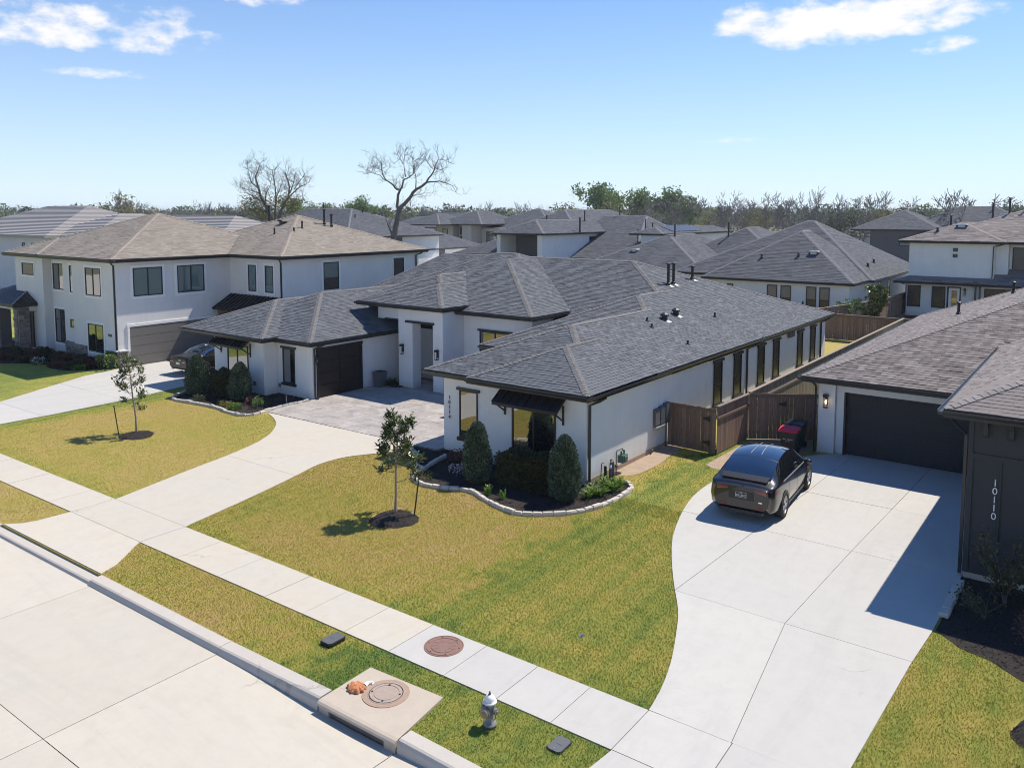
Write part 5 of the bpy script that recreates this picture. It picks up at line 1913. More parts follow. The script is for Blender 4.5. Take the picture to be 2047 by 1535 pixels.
for sg in (-1, 1):
    q = MB()
    v = [(-0.006, sg * 0.36, 0.83), (-0.006, sg * 0.36, 0.76), (-0.006, sg * 0.68, 0.84), (-0.006, sg * 0.68, 0.74), (0.06, sg * 0.80, 0.85), (0.06, sg * 0.80, 0.75), (0.16, sg * 0.872, 0.87), (0.16, sg * 0.872, 0.78), (0.34, sg * 0.912, 0.89), (0.34, sg * 0.912, 0.85)]
    q.add(v, [(2 * i, 2 * i + 1, 2 * i + 3, 2 * i + 2) for i in range(4)])
    on_car(sedan, "tail_light", q, red_lens)
    on_car(sedan, "tail_chrome", MB().box(-0.012, -0.003, min(sg * .38, sg * .66), max(sg * .38, sg * .66), 0.725, 0.74), chrome)
    q = MB().tube([(1.0, sg * 0.875, 0.99), (1.9, sg * 0.868, 0.955), (3.0, sg * 0.856, 0.915)], 0.014, 5)
    on_car(sedan, "window_trim", q, chrome)
    q = MB().tube([(0.95, sg * 0.80, 1.03), (1.3, sg * 0.64, 1.29), (1.8, sg * 0.585, 1.39), (2.4, sg * 0.575, 1.40), (3.1, sg * 0.61, 1.18)], 0.016, 5)
    on_car(sedan, "roof_trim", q, chrome)
    on_car(sedan, "exhaust_tip", MB().box(-0.03, 0.05, min(sg * .45, sg * .62), max(sg * .45, sg * .62), 0.30, 0.36), chrome)
    on_car(sedan, "door_mirror", MB().lathe([(0.02, -0.1), (0.06, -0.07), (0.07, 0.03), (0.02, 0.1)], (3.1, sg * 0.98, 0.98), 8, 'y'), black_paint)
on_car(sedan, "licence_plate", MB().box(-0.014, -0.003, -0.155, 0.155, 0.60, 0.72), M['whitetrim'])
k = N("yellow_sticker")
on_car(sedan, "sticker", MB().box(-0.016, -0.003, -0.28, -0.06, 0.82, 0.875), k.done((0.75, 0.6, 0.02), 0.5))
on_car(sedan, "antenna_fin", MB().add([(1.75, -0.02, 1.42), (1.75, 0.02, 1.42), (1.95, 0.01, 1.44), (1.95, -0.01, 1.44), (1.74, 0, 1.49)], [(0, 1, 4), (1, 2, 4), (2, 3, 4), (3, 0, 4)]), M['whitetrim'])

# ================================================================ BINS
def bin_(x, y, rot, body, lid, label, print_=False):
    t = thing("wheelie_bin", (0, 0, 0), label, "rubbish bin", "wheeled bins by the gate")
    m = MB()
    v = [(-.22, -.26, .06), (.22, -.26, .06), (.22, .26, .06), (-.22, .26, .06), (-.29, -.34, .95), (.29, -.34, .95), (.29, .36, .95), (-.29, .36, .95)]
    m.add(v, [(3, 2, 1, 0), (0, 1, 5, 4), (1, 2, 6, 5), (2, 3, 7, 6), (3, 0, 4, 7)])
    m.add([(-.32, -.37, .90), (.32, -.37, .90), (.32, .38, .90), (-.32, .38, .90), (-.32, -.37, .96), (.32, -.37, .96), (.32, .38, .96), (-.32, .38, .96)], [(0, 1, 5, 4), (1, 2, 6, 5), (2, 3, 7, 6), (3, 0, 4, 7), (3, 2, 1, 0)])
    link("bin_body", m.mesh("bin_body", body), t)
    m = MB()
    g = []
    for i, (yy, zz) in enumerate(((-.40, .965), (-.36, 1.005), (0.0, 1.04), (.30, 1.03), (.42, .99))):
        g += [(-.335, yy, zz - .02), (-.2, yy, zz), (.2, yy, zz), (.335, yy, zz - .02)]
    fs = [(4 * i + j, 4 * i + j + 1, 4 * i + j + 5, 4 * i + j + 4) for i in range(4) for j in range(3)]
    m.add(g, fs)
    m.add([(-.335, -.40, .94), (.335, -.40, .94), (.335, -.40, .948), (-.335, -.40, .948)], [(0, 1, 2, 3)])
    m.add([(-.335, -.405, .945), (.335, -.405, .945), (.335, -.40, .965), (-.335, -.40, .965)], [(0, 1, 2, 3)])
    for sg in (-1, 1):
        m.add([(sg * .337, -.40, .94), (sg * .337, .42, .94), (sg * .337, .42, .972), (sg * .337, .0, 1.02), (sg * .337, -.36, .985), (sg * .337, -.40, .95)], [(0, 1, 2, 3, 4, 5)])
    link("lid", m.mesh("lid", lid), t)
    for sg in (-1, 1):
        link("wheel", MB().lathe([(.12, sg * .21), (.125, sg * .24), (.12, sg * .27)], (0, .34, .12), 14, 'x') .mesh("wheel", M['rubber']), t) if False else link("wheel", MB().lathe([(.12, -.03), (.125, 0), (.12, .03)], (sg * .25, .33, .125), 14, 'x').mesh("wheel", M['rubber']), t)
    link("handle", MB().tube([(-.24, .40, .95), (-.24, .47, .97), (.24, .47, .97), (.24, .40, .95)], .018, 6).mesh("handle", body), t)
    if print_:
        me = text_mesh("bin_print", "WASTE * CORP", 0.058, M['whitetrim'])
        link("bin_print", text_mesh("bin_print", "BEST  TRASH", 0.062, M['whitetrim']), t, loc=(0, -.328, .64), rot=(PI / 2 + .09, 0, 0))
        link("bin_print", text_mesh("bin_print", "sugar land", 0.036, M['whitetrim']), t, loc=(0, -.323, .585), rot=(PI / 2 + .09, 0, 0))
        bpy.data.meshes.remove(me)
    t.location = (x, y, 0.012)
    t.rotation_euler = (0, 0, rot)
    return t


k = N("red_lid")
red_lid = k.done((0.78, 0.014, 0.05), 0.6)
k = N("dark_bin")
dbin = k.done((0.022, 0.019, 0.018), 0.55)
k = N("green_bin")
gbin = k.done((0.012, 0.055, 0.05), 0.55)
k = N("dark_green_lid")
glid = k.done((0.010, 0.018, 0.024), 0.35)
bin_(-9.42, 29.55, 0.10, dbin, red_lid, "black wheeled bin with a bright red lid and white print by the garage", True)
bin_(-9.52, 30.60, 0.0, gbin, glid, "dark green wheeled bin standing behind the red lidded one")

# ================================================================ METERS AND PIPES BY THE SIDE WALL
gm = thing("gas_meter", (-13.35, 24.1, 0), "green gas meter on a bent riser at the sunlit foot of the side wall", "gas meter")
MB().tube([(-13.38, 23.72, 0), (-13.38, 23.72, 0.78), (-13.38, 23.78, 0.84), (-13.36, 24.12, 0.84), (-13.36, 24.14, 0.74)], 0.02, 6).build("riser_pipe", M['castgrey'], gm)
MB().lathe([(0.05, 0.0), (0.06, 0.04), (0.05, 0.10)], (-13.38, 23.72, 0.26), 8).build("regulator", M['castgrey'], gm)
k = N("meter_green")
mg = k.done((0.055, 0.115, 0.10), 0.5)
MB().box(-13.48, -13.26, 23.98, 24.30, 0.36, 0.62).build("meter_body", mg, gm)
MB().lathe([(0.11, -0.02), (0.115, 0.04), (0.09, 0.07)], (-13.28, 24.14, 0.50), 14, 'x').build("meter_dial", mg, gm)
for yq in (24.04, 24.24):
    MB().tube([(-13.37, yq, 0.60), (-13.37, yq, 0.76)], 0.03, 7).build("meter_pipe", mg, gm)
bp = thing("backflow_pipes", (-13.35, 23.0, 0), "cluster of black and grey water pipes beside the corner downspout", "pipes")
MB().tube([(-13.42, 22.75, 0), (-13.40, 22.78, 0.62), (-13.36, 22.84, 0.66)], 0.016, 5).build("thin_pipe", M['black'], bp)
MB().tube([(-13.32, 22.92, 0), (-13.34, 22.92, 0.52)], 0.05, 7).build("wrapped_pipe", M['black'], bp)
MB().tube([(-13.30, 23.18, 0), (-13.30, 23.18, 0.44), (-13.30, 23.22, 0.58), (-13.30, 23.32, 0.60), (-13.30, 23.38, 0.50), (-13.30, 23.38, 0)], 0.042, 7).build("looped_pipe", M['castgrey'], bp)
MB().lathe([(0.05, 0), (0.06, 0.05), (0.05, 0.1)], (-13.30, 23.18, 0.40), 8).build("valve", M['whitetrim'], bp)
MB().tube([(-13.40, 23.42, 0), (-13.40, 23.42, 0.62)], 0.045, 7).build("stub_pipe", M['castgrey'], bp)
for y0, y1, z0, z1, d in ((26.85, 27.22, 1.02, 1.62, 0.12), (27.26, 27.62, 1.00, 1.66, 0.14), (27.66, 27.98, 0.96, 1.72, 0.16)):
    wbox(MB(), 'r', -13.62, y0, y1, 0.002, d, z0, z1).build("meter_box", M['castgrey' if y0 > 27.2 else 'dgrey'], H1)
wbox(MB(), 'r', -13.62, 26.83, 27.60, 0.002, 0.20, 0.86, 0.955).build("meter_base", M['steel'], H1)
MB().tube([(-13.56, 27.86, 0.95), (-13.56, 27.86, 0.02)], 0.03, 6).build("conduit", M['castgrey'], H1)
MB().tube([(-13.55, 26.6, 0.02), (-13.5, 26.6, 0.18)], 0.03, 6).build("hose_tap", M['castgrey'], H1)

# ================================================================ PLANTS
def leaves(n, place, size, seed, long=2.2, up=0.3):
    """leaf-shaped quads: place(rng) gives centre and outward direction"""
    r = np.random.default_rng(seed)
    V = np.zeros((n, 4, 3))
    for i in range(n):
        c, o = place(r)
        o = np.array(o) + r.normal(0, 0.45, 3)
        o[2] += up
        o /= np.linalg.norm(o) + 1e-9
        s_ = np.cross(o, r.normal(0, 1, 3))
        s_ /= np.linalg.norm(s_) + 1e-9
        sz = size * r.uniform(0.6, 1.3)
        c = np.array(c)
        V[i] = [c, c + o * sz * 0.5 + s_ * sz / long, c + o * sz, c + o * sz * 0.5 - s_ * sz / long]
    return V.reshape(-1, 3), np.arange(n * 4).reshape(n, 4)


def leaf_obj(name, mat, parent, parts):
    V, F, b = [], [], 0
    for v, f in parts:
        V.append(v)
        F.append(f + b)
        b += len(v)
    return link(name, fast_mesh(name, np.concatenate(V), np.concatenate(F), mat), parent)


def conifer(x, y, h, rad, label, seed, n=7500):
    t = thing("columnar_juniper", (x, y, 0), label, "shrub", "clipped column junipers")

    def prof(u):
        return rad * (0.86 + 0.30 * math.sin(min(1, u * 2.4) * PI * 0.6)) * max(0.0, 1 - u ** 2.6) ** 0.62

    def place(r):
        u = r.uniform(0.02, 1.0)
        a = r.uniform(0, 2 * PI)
        q = prof(u) * (1 + 0.07 * math.sin(a * 5 + u * 9 + seed) + 0.05 * math.sin(a * 11 - u * 17)) * r.uniform(0.82, 1.10)
        return (x + q * math.cos(a), y + q * math.sin(a), 0.06 + u * h * 0.98), (math.cos(a), math.sin(a), 0.9)
    m = MB()
    m.lathe([(max(0.02, prof(i / 12) * 0.86), 0.04 + h * i / 12 * 0.97) for i in range(13)], (x, y, 0), 14)
    leaf_obj("foliage", M['conifer'], t, [leaves(n, place, 0.10, seed, 4.2, 0.7)])
    m.build("inner_growth", M['hedge'], t)
    MB().tube([(x, y, -0.02), (x, y, 0.3)], 0.04, 6).build("stem", M['bark'], t)
    return t


conifer(-16.68, 20.28, 1.98, 0.37, "dark clipped column juniper in front of the 10114 wall", 1)
conifer(-13.48, 20.66, 1.98, 0.40, "sunlit column juniper at the corner of the bed, right of the big window", 2)
conifer(-35.85, 22.1, 1.95, 0.44, "shaded column juniper in front of the black sedan", 3)
conifer(-33.25, 22.72, 1.75, 0.42, "pale green column juniper standing before the garage wing window", 4)


def bush(x0, x1, y0, y1, h, mat, label, seed, n=3000, size=0.07, name="hedge", cat="hedge", z0=0.12, group=None, lump=0.10):
    t = thing(name, ((x0 + x1) / 2, (y0 + y1) / 2, 0), label, cat, group)
    r0 = random.Random(seed)
    blobs = []
    nb = max(3, int((x1 - x0) * (y1 - y0) / 0.16))
    for i in range(nb):
        blobs.append((r0.uniform(x0, x1), r0.uniform(y0, y1), r0.uniform(0.45, 1.0) * h, r0.uniform(0.18, 0.34)))

    def place(r):
        bx, by, bh, br = blobs[r.integers(len(blobs))]
        a = r.uniform(0, 2 * PI)
        e = r.uniform(-0.2, 1.0)
        rr_ = br * math.sqrt(max(0, 1 - min(1, abs(e)) ** 2 * 0.8)) * r.uniform(0.8, 1.12)
        z = max(0.03, bh - br + e * br if r.random() < 0.7 else r.uniform(min(z0, bh * 0.4), bh))
        return (bx + rr_ * math.cos(a), by + rr_ * math.sin(a), z), (math.cos(a), math.sin(a), 0.6)
    leaf_obj("foliage", M[mat], t, [leaves(n, place, size, seed)])
    m = MB()
    for i in range(nb * 2):
        bx, by, bh, br = blobs[i % nb]
        m.tube([(bx + r0.uniform(-.05, .05), by + r0.uniform(-.05, .05), -0.01), (bx + r0.uniform(-.1, .1), by + r0.uniform(-.1, .1), bh * 0.9)], 0.008, 3)
    m.build("stems", M['bark'], t)
    return t


def hedge(x0, x1, y0, y1, h, label, seed, n):
    t = thing("hedge", ((x0 + x1) / 2, (y0 + y1) / 2, 0), label, "hedge")

    def place(r):
        a, b, c = r.uniform(-1, 1), r.uniform(-1, 1), r.uniform(0.04, 1)
        k = r.integers(5)
        if k == 0:
            a = math.copysign(1, a)
        elif k in (1, 2):
            b = -1 if k == 1 else math.copysign(1, b)
        else:
            c = 1
        wob = 1 + 0.06 * math.sin(a * 7 + seed) + 0.05 * math.sin(b * 5 + c * 6)
        q = r.uniform(0.93, 1.05)
        m_ = 1 - 0.10 * (c > 0.9)
        return ((x0 + x1) / 2 + a * (x1 - x0) / 2 * wob * q * m_, (y0 + y1) / 2 + b * (y1 - y0) / 2 * wob * q * m_, c * h * wob * q), (a * .6, b * .6, c - .2)
    leaf_obj("foliage", M['hedge'], t, [leaves(n, place, 0.07, seed)])
    m = MB()
    m.box(x0 + .1, x1 - .1, y0 + .1, y1 - .1, 0.02, h * 0.88)
    m.build("inner_growth", M['hedge'], t)
    s_ = MB()
    r = random.Random(seed)
    for i in range(24):
        a, b = r.uniform(x0, x1), r.uniform(y0, y1)
        s_.tube([(a, b, 0), (a + r.uniform(-.1, .1), b + r.uniform(-.1, .1), h)], 0.007, 3)
    s_.build("stems", M['bark'], t)
    return t


hedge(-16.15, -14.0, 20.55, 21.6, 1.0, "dark green clipped hedge under the big window between two junipers", 11, 9000)
hedge(-35.35, -33.75, 22.4, 23.3, 1.12, "dark hedge under the awning of the garage wing, between its two junipers", 12, 6000)


def clump(x, y, n, h, mat, label, seed, name="strap_plant", cat="plant", group=None, spread=0.55, w=0.022):
    """arching strap leaves from one root"""
    t = thing(name, (x, y, 0), label, cat, group)
    r = random.Random(seed)
    m = MB()
    for i in range(n):
        a = r.uniform(0, 2 * PI)
        L = h * r.uniform(0.6, 1.15)
        s_ = spread * r.uniform(0.25, 1.0) * h
        cx, cy = x + r.uniform(-.08, .08), y + r.uniform(-.08, .08)
        nx, ny = -math.sin(a) * w, math.cos(a) * w
        v = []
        for u, q in ((0, 0.6), (0.4, 1.0), (0.75, 0.8), (1.0, 0.05)):
            px, py = cx + math.cos(a) * s_ * u ** 1.5 * 1.6, cy + math.sin(a) * s_ * u ** 1.5 * 1.6
            pz = L * (u * 1.25 - 0.45 * u ** 2.6)
            v += [(px - nx * q, py - ny * q, pz), (px + nx * q, py + ny * q, pz)]
        m.add(v, [(0, 1, 3, 2), (2, 3, 5, 4), (4, 5, 7, 6)])
    m.build("leaves", M[mat], t)
    return t


lr = random.Random(21)
LILY = ["bright strap leaved clump nearest the street in the corner below the gas meter", "bright strap leaved clump touching the stone edge, second from the street", "bright strap leaved clump closest to the corner downspout", "bright strap leaved clump by the stones at the widest part of the bed end",
        "bright strap leaved clump in the middle of the group under the gas meter", "bright strap leaved clump at the far end of the stone edge", "bright strap leaved clump against the side wall under the gas meter"]
for i, (x, y) in enumerate([(-12.95, 21.25), (-12.75, 21.6), (-13.05, 21.75), (-12.6, 22.2), (-12.85, 22.45), (-12.7, 22.75), (-13.1, 22.5)]):
    clump(x, y, 46, 0.36, 'lily', LILY[i], 30 + i, group="bright strap leaved clumps below the gas meter", spread=0.75)
clump(-15.62, 19.55, 26, 0.40, 'lily', "upright spiky green plant in the mulch before the hedge, the left one of two", 41, spread=0.35)
clump(-15.05, 19.55, 20, 0.32, 'lily', "smaller spiky green plant in the mulch before the hedge, the right one of two", 42, spread=0.35)
bush(-18.9, -17.7, 21.0, 21.9, 0.48, 'redleaf', "low reddish flowering plants against the wall below the 10114 window", 51, 1500, 0.055, "flower_clump", "flowers")
bush(-18.6, -17.6, 20.6, 21.4, 0.40, 'flower', "pink and white blossoms below the 10114 wall", 52, 420, 0.05, "flower_clump", "flowers")
bush(-18.7, -18.4, 19.4, 19.7, 0.22, 'yellowleaf', "small yellowing plant at the left tip of the stone edged bed", 53, 160, 0.06, "small_plant", "plant")
for i, (x, y, mt, h, lb) in enumerate([(-32.7, 21.6, 'yellowleaf', 0.26, "small yellow green plant in the bed left of the patio"), (-31.9, 21.5, 'lily', 0.28, "low light green plant in the bed near the patio corner"), (-31.35, 22.3, 'greenleaf', 0.45, "feathery green plant before the garage wing corner"),
                                       (-34.6, 21.5, 'darkleaf', 0.28, "grey green mound plant before the shaded hedge"), (-32.2, 22.6, 'redleaf', 0.35, "dull reddish plant against the garage wing wall")]):
    bush(x - .22, x + .22, y - .2, y + .2, h, mt, lb, 60 + i, 420, 0.06, "small_plant", "plant")
MB_s = thing("path_light", (-30.55, 23.3, 0), "thin metal path light by the garage wing corner", "light")
MB().tube([(-30.62, 23.35, 0), (-30.62, 23.35, 0.5)], 0.015, 6).build("post", M['steel'], MB_s)
MB().lathe([(0.03, 0.44), (0.03, 0.5), (0.02, 0.52)], (-30.62, 23.35, 0), 8).build("cap", M['castgrey'], MB_s)
# planter by the entry
pt = thing("planter", (-30.05, 28.75, 0), "tall black tapered planter beside the single garage door", "planter")
MB().add([(-30.25, 28.55, .03), (-29.85, 28.55, .03), (-29.85, 28.95, .03), (-30.25, 28.95, .03), (-30.32, 28.48, .82), (-29.78, 28.48, .82), (-29.78, 29.02, .82), (-30.32, 29.02, .82)], [(3, 2, 1, 0), (4, 5, 6, 7), (0, 1, 5, 4), (1, 2, 6, 5), (2, 3, 7, 6), (3, 0, 4, 7)]).build("pot", M['castgrey'], pt)
MB().box(-30.27, -29.83, 28.53, 28.97, 0.821, 0.835).build("earth", M['mulch'], pt)
MB().prism([(-30.4, 29.35), (-29.3, 28.95), (-29.0, 29.35), (-29.45, 30.0), (-30.4, 30.0)], 0.02, 0.05).build("mulch_bed", M['mulch'], kind='structure')
clump(-29.75, 29.35, 40, 0.5, 'darkleaf', "spiky dark plant in the small bed at the porch column", 71, spread=0.7)
bush(-29.95, -29.55, 28.95, 29.3, 0.35, 'hedge', "low dark plant next to the black planter", 72, 500, 0.06, "small_plant", "plant")
# dark planting before the left-hand house
nb = random.Random(9)
spots = [(-46.9, 22.5, .8), (-47.9, 22.3, 1.0), (-48.9, 22.4, .9), (-49.9, 22.3, 1.0), (-50.9, 22.2, .9), (-51.9, 22.0, 1.1), (-52.9, 21.8, .9), (-53.8, 21.4, 1.0), (-47.6, 21.7, .5), (-49.3, 21.6, .5), (-50.9, 21.4, .55), (-52.4, 20.9, .55), (-54.2, 20.3, .6), (-56.0, 20.0, .8), (-57.2, 20.6, 1.0)]
for i, (x, y, h) in enumerate(spots):
    bush(x - .55, x + .55, y - .35, y + .35, h * .8, 'hedge' if i % 3 else 'redleaf', "dark rounded shrub in the shaded bed along the left two storey house", 80 + i, 900, 0.09, "shrub", "shrub", group="dark shrubs before the left two storey house")
bush(-51.0, -50.2, 20.9, 21.4, 0.45, 'whitefl', "white flowering mound in the dark bed of the left house", 101, 420, 0.06, "flower_clump", "flowers")
bush(-47.6, -46.6, 21.5, 22.0, 0.35, 'lily', "bright yellow green plants at the driveway edge of the left house bed", 102, 420, 0.07, "small_plant", "plant")
bush(-46.4, -45.6, 22.5, 23.1, 1.0, 'greenleaf', "fresh green shrub at the stone corner of the left house", 103, 600, 0.10, "shrub", "shrub")
# shrub before the charcoal wall
def stemmy(x, y, h, n, mat, label, seed, nl=500, size=0.055, wid=0.5, name="shrub", cat="shrub"):
    t = thing(name, (x, y, 0), label, cat)
    r = random.Random(seed)
    m = MB()
    tips = []
    for i in range(n):
        a = r.uniform(0, 2 * PI)
        L = h * r.uniform(0.6, 1.0)
        pts = [(x + r.uniform(-.05, .05), y + r.uniform(-.05, .05), -0.01)]
        for k_ in range(1, 6):
            u = k_ / 5
            pts.append((x + math.cos(a) * wid * u ** 1.3 * r.uniform(.8, 1.1), y + math.sin(a) * wid * u ** 1.3 * r.uniform(.8, 1.1), L * u))
            if k_ > 1:
                tips.append(pts[-1])
        m.tube(pts, [0.012, 0.011, 0.009, 0.007, 0.005, 0.003], 4)
    m.build("stems", M['bark'], t)

    def place(r_):
        p = tips[r_.integers(len(tips))]
        d = r_.normal(0, 0.09, 3)
        return (p[0] + d[0], p[1] + d[1], p[2] + d[2]), d
    leaf_obj("foliage", M[mat], t, [leaves(nl, place, size, seed, 2.0)])
    return t


stemmy(-1.72, 21.05, 1.45, 14, 'hedge', "tall sparse shrub with bare stems before the charcoal wall numbered 10110", 111, 900, 0.065, 0.55)
stemmy(-2.0, 20.0, 0.6, 10, 'hedge', "low dark shrub in the mulch below the charcoal wall", 112, 500, 0.05, 0.5)
stemmy(-0.9, 19.2, 0.55, 10, 'redleaf', "low dull red shrub in the shaded bed at the right edge", 113, 400, 0.05, 0.5)
stemmy(-14.75, 64.4, 3.4, 16, 'magnolia', "bushy dark magnolia with pale glints behind the grey back fence", 114, 2600, 0.20, 1.1, "magnolia_tree", "tree")
stemmy(-15.9, 60.2, 1.7, 12, 'redleaf', "reddish shrub in front of the shaded back fence", 115, 700, 0.13, 0.8)
stemmy(-16.8, 66.0, 2.2, 12, 'lily', "bright green bush showing over the back fence", 116, 900, 0.14, 0.9)


def magnolia(x, y, h, label, seed, stake, lean=(0, 0), low=0.9, rad=0.62, nl=60, kind=0):
    """young staked magnolia: trunk, limbs, whorls of broad leaves"""
    t = thing("young_magnolia", (x, y, 0), label, "tree", "young staked lawn trees")
    r = random.Random(seed)
    top = (x + lean[0], y + lean[1], h)
    tr = [(x, y, -0.02), (x + lean[0] * .1 + .02, y + lean[1] * .1, h * .25), (x + lean[0] * .4 - .03, y + lean[1] * .4, h * .55), (x + lean[0] * .7, y + lean[1] * .7, h * .8), top]
    MB().tube(tr, [0.045, 0.038, 0.028, 0.018, 0.008], 7).build("trunk", M['youngbark'], t)
    lm = MB()
    tips = []
    nlb = 19
    for i in range(nlb):
        u = low / h + (1 - low / h) * (i / nlb) ** 0.9 * 0.95
        k_ = u * 4
        j = min(3, int(k_))
        f_ = k_ - j
        b = [tr[j][q] + (tr[j + 1][q] - tr[j][q]) * f_ for q in range(3)]
        a = i * 2.4 + r.uniform(-.4, .4)
        R_ = rad * (1.0 - 0.55 * max(0, (u - 0.5) / 0.5)) * r.uniform(0.55, 1.15)
        e = (b[0] + math.cos(a) * R_, b[1] + math.sin(a) * R_, b[2] + R_ * r.uniform(0.35, 0.9))
        mid = (b[0] + math.cos(a) * R_ * .5, b[1] + math.sin(a) * R_ * .5, b[2] + R_ * .18)
        lm.tube([b, mid, e], [0.014, 0.010, 0.005], 5)
        tips.append((e, a))
        if R_ > 0.3:
            for q in range(2):
                a2 = a + r.uniform(-1, 1)
                e2 = (mid[0] + math.cos(a2) * R_ * .5, mid[1] + math.sin(a2) * R_ * .5, mid[2] + r.uniform(.05, .3))
                lm.tube([mid, e2], [0.007, 0.004], 4)
                tips.append((e2, a2))
    tips.append((top, 0))
    lm.build("limbs", M['youngbark'], t)
    V, F = [], []
    R2 = np.random.default_rng(seed)
    for e, a in tips:
        for w_ in range(int(nl * r.uniform(.25, .55))):
            c = np.array(e) + R2.normal(0, 0.055, 3)
            o = np.array([R2.normal(), R2.normal(), R2.normal() * .6 + .45])
            o /= np.linalg.norm(o)
            s_ = np.cross(o, [R2.normal() * .3, R2.normal() * .3, 1.0])
            s_ /= np.linalg.norm(s_) + 1e-9
            n_ = np.cross(s_, o)
            L = R2.uniform(.11, .20)
            ww = L * .21
            base = len(V)
            V += [c, c + o * L * .45 + s_ * ww + n_ * ww * .35, c + o * L, c + o * L * .45 - s_ * ww + n_ * ww * .35, c + o * L * .5]
            F += [(base, base + 1, base + 4), (base + 1, base + 2, base + 4), (base + 2, base + 3, base + 4), (base + 3, base, base + 4)]
    link("foliage", fast_mesh("foliage", np.array(V), np.array(F), M['magnolia']), t)
    # mulch ring
    return t


def ring(x, y, rad, label, seed):
    m = MB()
    r = random.Random(seed)
    n = 40
    v = [(x, y, 0.10)]
    for q, z in ((0.45, 0.085), (0.8, 0.05), (1.0, -0.01)):
        for i in range(n):
            a = 2 * PI * i / n
            rr_ = rad * q * (1 + 0.05 * math.sin(a * 3 + seed) + r.uniform(-.02, .02))
            v.append((x + rr_ * math.cos(a), y + rr_ * math.sin(a), z + r.uniform(-.012, .012)))
    f = [(0, 1 + i, 1 + (i + 1) % n) for i in range(n)] + [(1 + q * n + i, 1 + (q + 1) * n + i, 1 + (q + 1) * n + (i + 1) % n, 1 + q * n + (i + 1) % n) for q in range(2) for i in range(n)]
    m.add(v, f)
    for i in range(260):
        a, d = r.uniform(0, 2 * PI), rad * math.sqrt(r.random()) * 1.02
        cx, cy = x + d * math.cos(a), y + d * math.sin(a)
        z = 0.10 * (1 - (d / rad) ** 2) + 0.012
        b, s_ = r.uniform(0, PI), r.uniform(.015, .045)
        m.add([(cx - math.cos(b) * s_, cy - math.sin(b) * s_, z), (cx + math.cos(b) * s_, cy + math.sin(b) * s_, z + .01), (cx - math.sin(b) * s_ * .6, cy + math.cos(b) * s_ * .6, z + .02)], [(0, 1, 2)])
    o = m.build("mulch_mound", M['mulch'])
    return tag(o, label, "mulch mound", "mulch mounds round the lawn trees")


def stake(p, q, label):
    o = MB().tube([p, q], 0.022, 6).build("tree_stake", M['black'])
    return tag(o, label, "stake", "black tree stakes")


magnolia(-16.75, 16.56, 2.85, "young magnolia in the middle lawn, leafy to the top, right of the driveway", 5, None, (0.05, 0.15), 0.95, 0.66, 72)
magnolia(-31.40, 16.60, 3.0, "slender young magnolia on the left lawn, leaning left with foliage in tiers", 8, None, (-0.45, 0.0), 0.9, 0.58, 50)
magnolia(-0.05, 15.85, 2.6, "young magnolia at the right edge of the picture by the pale driveway", 12, None, (0.15, 0.1), 0.8, 0.5, 30)
ring(-16.55, 16.32, 0.74, "dark mulch mound round the foot of the middle lawn tree", 1)
ring(-31.2, 16.5, 0.68, "dark mulch mound round the foot of the left lawn tree", 2)
ring(-0.35, 15.9, 0.75, "dark mulch mound at the bottom right corner", 3)
stake((-16.2, 16.78, 0), (-16.12, 16.95, 1.3), "upright black stake right of the middle lawn tree")
stake((-31.75, 16.05, 0), (-32.25, 16.15, 1.15), "slanting black stake left of the left lawn tree")
stake((-0.78, 16.35, 0), (-0.86, 16.45, 1.0), "black stake with a pale top at the right edge")
# ================================================================ THE TWO STOREY HOUSE ON THE LEFT
H3 = thing("two_storey_house", (-50, 30, 0), "two storey pale house with tan shingle roof and grey double garage at the left", "house")
walls(H3, [(-50.9, -45.7, 23.3, 30.9, 0, 6.18), (-52.62, -50.91, 23.55, 30.9, 0, 6.18), (-54.76, -52.63, 23.82, 30.9, 0, 6.18), (-58.75, -54.77, 23.3, 36.0, 0, 6.18),
           (-58.7, -40.4, 30.75, 42.6, 0, 6.18)], 'cream')
h3a = Hip(-59.3, -45.2, 22.82, 36.5, 6.27, 0.375)
h3b = Hip(-53.0, -39.9, 30.3, 43.1, 6.28, 0.38)
h3c = Hip(-59.35, -54.3, 22.80, 34.0, 6.285, 0.375, pb=60)
roof(H3, [h3c, h3a, h3b], M['roof_tan'], M['cap_tan'], ex=0.16, tw=(0.2, 0.5), seed=12, lift=0.012)
gutter(H3, [(-59.3, 22.8, -45.2, 22.82, 6.27, 0, -1), (-45.2, 22.7, -45.2, 30.3, 6.27, 1, 0), (-45.2, 30.3, -39.9, 30.3, 6.28, 0, -1), (-39.9, 30.2, -39.9, 43.1, 6.28, 1, 0)])
kw = dict(fr=0.06, surround=0.16)
window(H3, 'r', -45.7, 24.32, 26.12, 4.05, 5.70, mull=(25.22,), glass='blind', **kw)
window(H3, 'r', -45.7, 27.08, 28.88, 4.05, 5.70, mull=(27.98,), glass='blind', **kw)
window(H3, 'f', 23.3, -49.18, -47.36, 4.02, 5.66, mull=(-48.27,), **kw)
window(H3, 'f', 23.3, -49.12, -47.30, 0.68, 2.34, mull=(-48.21,), **kw)
window(H3, 'f', 23.55, -51.70, -50.98, 4.02, 5.68, **kw)
window(H3, 'f', 23.55, -51.85, -51.0, 1.82, 2.34, fr=0.06)
window(H3, 'f', 23.82, -54.50, -52.98, 4.05, 5.70, mull=(-53.74,), **kw)
window(H3, 'f', 23.82, -54.48, -53.02, 0.66, 2.80, mull=(-53.75,), rails=(2.15,), **kw)
window(H3, 'f', 23.3, -57.70, -56.02, 4.86, 5.64, fr=0.06, surround=0.12)
window(H3, 'r', -40.4, 33.9, 35.15, 4.0, 5.75, rails=(4.75,), glass=['screen', 'blind'], **kw)
